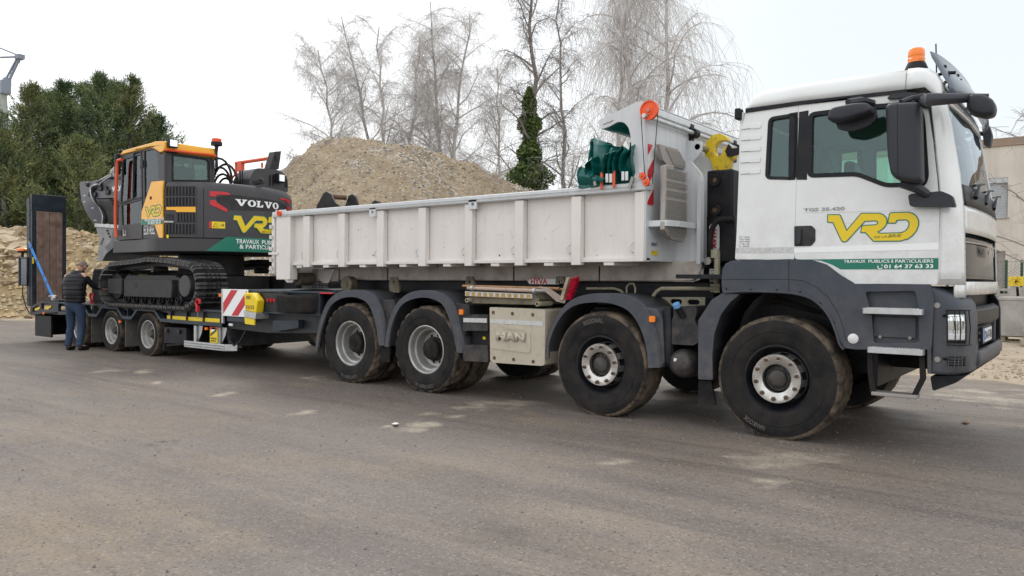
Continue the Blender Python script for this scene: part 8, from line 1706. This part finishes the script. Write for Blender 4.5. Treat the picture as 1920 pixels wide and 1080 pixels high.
def hand(nodes, edges, wrist, W_, dirv, up, s=1.):
    """palm and five fingers as chains off the wrist; dirv points along the hand, up across the palm"""
    d = Vector(dirv).normalized(); u = Vector(up).normalized(); n = d.cross(u).normalized(); w = Vector(W_)
    nodes[wrist+'_palm'] = (tuple(w+d*.05*s), .024*s); edges.append((wrist, wrist+'_palm'))
    for k, (off, L) in enumerate(((-.030, .070), (-.010, .080), (.010, .075), (.030, .060))):
        a, b_, c = wrist+'_f%da' % k, wrist+'_f%db' % k, wrist+'_f%dc' % k; p = w+d*.085*s+u*off*s
        nodes[a] = (tuple(p), .011*s); nodes[b_] = (tuple(p+(d*.8+n*.5)*L*.45*s), .009*s); nodes[c] = (tuple(p+(d*.9+n*1.4)*L*.6*s), .008*s); edges += [(wrist+'_palm', a), (a, b_), (b_, c)]
    nodes[wrist+'_t1'] = (tuple(w+d*.045*s-u*.045*s), .012*s); nodes[wrist+'_t2'] = (tuple(w+d*.075*s-u*.055*s+n*.02*s), .010*s); edges += [(wrist+'_palm', wrist+'_t1'), (wrist+'_t1', wrist+'_t2')]
def head_mesh(c, ang, tilt, parent, hairmt, s=1.):
    """head with face, nose, brow, ears; ang = facing direction, tilt = looking down"""
    b = MB(); n = 28; rows = []
    for i in range(17):
        ph = math.pi*i/16; z = math.cos(ph)*.118; r0 = math.sin(ph)
        for_ = []
        for j in range(n):
            t = 2*math.pi*j/n; x = math.cos(t)*r0*.074; y = math.sin(t)*r0*.094
            if z < -.02: k = 1-.42*((-z-.02)/.10)**1.3; x *= k; y = y*k+(.018*((-z)/.118) if y > 0 else .01*((-z)/.118))
            if y > 0 and abs(t-math.pi/2) < .16 and -.03 < z < .03: y += .022*(1-abs(z+.012)/.045)     # nose
            if y > 0 and .25 < abs(t-math.pi/2) < .6 and .005 < z < .035: y -= .007                       # eye sockets
            if y > 0 and abs(t-math.pi/2) < .35 and -.062 < z < -.05: y += .005                            # lips
            for_.append(Vector((x, y, z))*s)
        rows.append(for_)
    Rm = Matrix.Rotation(ang, 3, 'Z') @ Matrix.Rotation(-tilt, 3, 'X'); C0 = Vector(c)
    b.loft([[tuple(C0+Rm @ p) for p in r] for r in rows]); h = b.build('head', 'skin', parent, smooth=180)
    for sx in (-1, 1):
        e = MB(); e.sphere((0, 0, 0), .03*s, 10, (.35, .7, 1.1)); e.v = [tuple(C0+Rm @ (Vector(v)+Vector((sx*.078*s, -.005*s, -.005*s)))) for v in e.v]; e.build('ear', 'skin', h, smooth=180)
        e = MB(); e.sphere((0, 0, 0), .009*s, 8); e.v = [tuple(C0+Rm @ (Vector(v)+Vector((sx*.028*s, .083*s, .018*s)))) for v in e.v]; e.build('eye', 'lampdark', h, smooth=180)
    hb_ = MB(); rr = []
    for i in range(10):
        ph = math.pi*.60*i/9; z = math.cos(ph)*.121; r0 = math.sin(ph); row = []
        for j in range(n):
            t = 2*math.pi*j/n; x = math.cos(t)*r0*.0765; y = math.sin(t)*r0*.097-.002
            zz = z
            if math.sin(t) > .2 and i > 4: zz = max(z, math.cos(math.pi*.62*4.6/9)*.126); x *= .97; y = min(y, .09)
            row.append(Vector((x, y, zz))*s)
        rr.append(row)
    hb_.loft([[tuple(C0+Rm @ p) for p in r] for r in rr], cap=True); hb_.build('hair', hairmt, h, smooth=180); return h
def torso(f, rings, name, mt, parent, puff=0, pn=9):
    """rings: (a, b, z, half width, half depth); f person frame; puff: quilted horizontal baffles"""
    b = MB(); rows = []; n = 28; m = 64 if puff else 20
    for i in range(m+1):
        t = i/m*(len(rings)-1); k = min(int(t), len(rings)-2); g = t-k; g = g*g*(3-2*g); R0 = [rings[k][q]*(1-g)+rings[k+1][q]*g for q in range(5)]
        e = puff*abs(math.sin(math.pi*pn*i/m))**.6; rows.append([f(R0[0]+(R0[3]+e)*(abs(math.cos(t_))**.85*(1 if math.cos(t_) > 0 else -1)), R0[1]+(R0[4]+e)*math.sin(t_)*1.0, R0[2]+.006*math.sin(3*t_+i*.7)) for t_ in (2*math.pi*j/n for j in range(n))])
    b.loft(rows); return b.build(name, mt, parent, smooth=180)
mn = thing('person', 'man in black quilted vest and blue jeans working at the trailer edge, back to camera', 'person', (-13.1, -.32, 0))
MANG = math.radians(30); f = person_frame((-13.10, -.32, 0), MANG)
nd = {'pelvis': (f(.02, 0, .95), .13), 'belly': (f(.01, .0, 1.12), .13), 'chest': (f(-.02, .07, 1.30), .14), 'neckb': (f(-.03, .12, 1.43), .06), 'neck': (f(-.03, .165, 1.49), .055),
      'shl': (f(-.20, .05, 1.38), .065), 'ell': (f(-.28, .10, 1.12), .045), 'wrl': (f(-.12, .30, 1.06), .03), 'shr': (f(.15, .06, 1.40), .065), 'elr': (f(.27, .16, 1.20), .045), 'wrr': (f(.38, .30, 1.16), .03),
      'hpl': (f(-.09, 0, .88), .09), 'knl': (f(-.11, .05, .49), .06), 'anl': (f(-.12, -.03, .09), .042), 'tol': (f(-.13, .14, .04), .035), 'hpr': (f(.11, 0, .88), .09), 'knr': (f(.11, .06, .49), .06), 'anr': (f(.10, -.01, .09), .042), 'tor': (f(.15, .15, .04), .035)}
ed = [('pelvis', 'belly'), ('belly', 'chest'), ('chest', 'neckb'), ('neckb', 'neck'), ('chest', 'shl'), ('shl', 'ell'), ('ell', 'wrl'), ('chest', 'shr'), ('shr', 'elr'), ('elr', 'wrr'), ('pelvis', 'hpl'), ('hpl', 'knl'), ('knl', 'anl'), ('anl', 'tol'), ('pelvis', 'hpr'), ('hpr', 'knr'), ('knr', 'anr'), ('anr', 'tor')]
dr = Vector(f(.46, .38, 1.16))-Vector(f(.38, .30, 1.16)); hand(nd, ed, 'wrr', f(.38, .30, 1.16), dr, (0, 0, -1)); dl = Vector(f(-.02, .38, 1.04))-Vector(f(-.12, .30, 1.06)); hand(nd, ed, 'wrl', f(-.12, .30, 1.06), dl, (0, 0, -1))
skin('body', nd, ed, 'skin', mn, 2)
head_mesh(f(-.02, .225, 1.575), MANG-.15, .7, mn, 'hair', 1.0)
def limb(name, pts, mt, parent, sub=2): # tapered clothing over limbs
    ns = {str(i): (p, r) for i, (p, r) in enumerate(pts)}; return skin(name, ns, [(str(i), str(i+1)) for i in range(len(pts)-1)], mt, parent, sub)
torso(f, [(.015, .0, .90, .17, .115), (.01, -.01, 1.0, .185, .13), (.0, .0, 1.15, .195, .14), (-.02, .04, 1.30, .215, .145), (-.03, .07, 1.39, .205, .125), (-.03, .115, 1.455, .12, .09), (-.03, .145, 1.50, .072, .07)], 'quilted_vest', 'vest', mn, .016, 10)
limb('sleeve', [(f(-.185, .05, 1.385), .085), (f(-.24, .07, 1.26), .068), (f(-.28, .10, 1.12), .058), (f(-.21, .2, 1.09), .048), (f(-.14, .29, 1.065), .038)], 'knit', mn); limb('sleeve', [(f(.14, .06, 1.40), .085), (f(.21, .10, 1.31), .068), (f(.27, .16, 1.20), .058), (f(.32, .23, 1.18), .048), (f(.365, .285, 1.163), .038)], 'knit', mn)
jn = {'w': (f(.015, 0, .97), .155), 'p': (f(.015, -.01, .90), .16), 'l1': (f(-.085, 0, .80), .105), 'l2': (f(-.10, .03, .62), .088), 'l3': (f(-.11, .045, .48), .078), 'l4': (f(-.115, .01, .30), .07), 'l5': (f(-.12, -.02, .12), .066), 'l6': (f(-.12, -.02, .07), .07), 'r1': (f(.11, 0, .80), .105), 'r2': (f(.115, .03, .62), .088), 'r3': (f(.11, .05, .48), .078), 'r4': (f(.105, .02, .30), .07), 'r5': (f(.10, 0, .12), .066), 'r6': (f(.10, 0, .07), .07)}
skin('jeans', jn, [('w', 'p'), ('p', 'l1'), ('l1', 'l2'), ('l2', 'l3'), ('l3', 'l4'), ('l4', 'l5'), ('l5', 'l6'), ('p', 'r1'), ('r1', 'r2'), ('r2', 'r3'), ('r3', 'r4'), ('r4', 'r5'), ('r5', 'r6')], 'jeans', mn, 2)
for a0, b0, a1, b1 in ((-.12, -.05, -.135, .18), (.10, -.04, .165, .18)):
    limb('shoe', [(f(a0, b0, .05), .05), (f((a0+a1)/2, (b0+b1)/2, .045), .048), (f(a1, b1, .035), .038)], 'shoe', mn, 2)
# crouching worker in orange, seen between the tracks and the cab floor
wk = thing('person', 'crouching worker in orange hi-vis jacket and dark hood, half hidden behind the near track', 'person', (-14.25, 2.0, .87))
WB = [(-15.934,1.838)][0]; wx0_ = WB[0]; A2 = math.radians(35); f = person_frame((wx0_, 2.0, .87), A2)
nd = {'pelvis': (f(.25, .0, .42), .13), 'belly': (f(.14, 0, .55), .13), 'chest': (f(.02, 0, .72), .14), 'neck': (f(-.10, .02, .82), .055), 'shl': (f(.0, -.18, .74), .065), 'ell': (f(-.12, -.25, .52), .045), 'wrl': (f(-.28, -.15, .36), .03), 'shr': (f(.0, .18, .74), .065), 'elr': (f(-.12, .25, .52), .045), 'wrr': (f(-.28, .15, .36), .03), 'hpl': (f(.22, -.10, .40), .09), 'knl': (f(-.12, -.16, .44), .06), 'anl': (f(.12, -.14, .09), .045), 'tol': (f(-.06, -.14, .04), .035), 'hpr': (f(.22, .10, .40), .09), 'knr': (f(-.10, .16, .30), .06), 'anr': (f(.28, .14, .10), .045), 'tor': (f(.14, .14, .04), .035)}
ed = [('pelvis', 'belly'), ('belly', 'chest'), ('chest', 'neck'), ('chest', 'shl'), ('shl', 'ell'), ('ell', 'wrl'), ('chest', 'shr'), ('shr', 'elr'), ('elr', 'wrr'), ('pelvis', 'hpl'), ('hpl', 'knl'), ('knl', 'anl'), ('anl', 'tol'), ('pelvis', 'hpr'), ('hpr', 'knr'), ('knr', 'anr'), ('anr', 'tor')]
hand(nd, ed, 'wrl', f(-.28, -.15, .36), Vector(f(-.4, -.1, .3))-Vector(f(-.28, -.15, .36)), (0, 0, 1)); hand(nd, ed, 'wrr', f(-.28, .15, .36), Vector(f(-.4, .1, .3))-Vector(f(-.28, .15, .36)), (0, 0, 1)); skin('body', nd, ed, 'skin', wk, 2)
head_mesh(f(-.16, .02, .90), A2+math.pi/2, .6, wk, 'knit', 1.0)
skin('hivis_jacket', {'a': (f(.22, 0, .46), .16), 'b': (f(.12, 0, .60), .17), 'c': (f(.02, 0, .76), .18), 'd': (f(-.06, 0, .84), .10), 'l': (f(0, -.19, .76), .09), 'l2': (f(-.12, -.26, .53), .065), 'l3': (f(-.27, -.16, .37), .05), 'r': (f(0, .19, .76), .09), 'r2': (f(-.12, .26, .53), .065), 'r3': (f(-.27, .16, .37), .05)}, [('a', 'b'), ('b', 'c'), ('c', 'd'), ('c', 'l'), ('l', 'l2'), ('l2', 'l3'), ('c', 'r'), ('r', 'r2'), ('r2', 'r3')], 'hivis', wk, 2)
b = MB(); b.tube([f(.10+.05*math.cos(a)*0+.13*math.cos(a)*.5, .19*math.sin(a), .66+.17*math.cos(a)) for a in np.linspace(0, 2*math.pi, 19)], .028, 6, cap=False); b.build('reflective_band', 'label', wk)
skin('trousers', {'w': (f(.24, 0, .44), .15), 'l': (f(.18, -.1, .42), .11), 'l2': (f(-.12, -.16, .44), .08), 'l3': (f(.12, -.14, .12), .06), 'r': (f(.18, .1, .40), .11), 'r2': (f(-.10, .16, .30), .08), 'r3': (f(.26, .14, .13), .06)}, [('w', 'l'), ('l', 'l2'), ('l2', 'l3'), ('w', 'r'), ('r', 'r2'), ('r2', 'r3')], 'jeans', wk, 2)
for p, q in ((f(.14, -.14, .05), f(-.06, -.14, .04)), (f(.28, .14, .06), f(.12, .14, .04))): limb('shoe', [(p, .05), (q, .04)], 'shoe', wk)
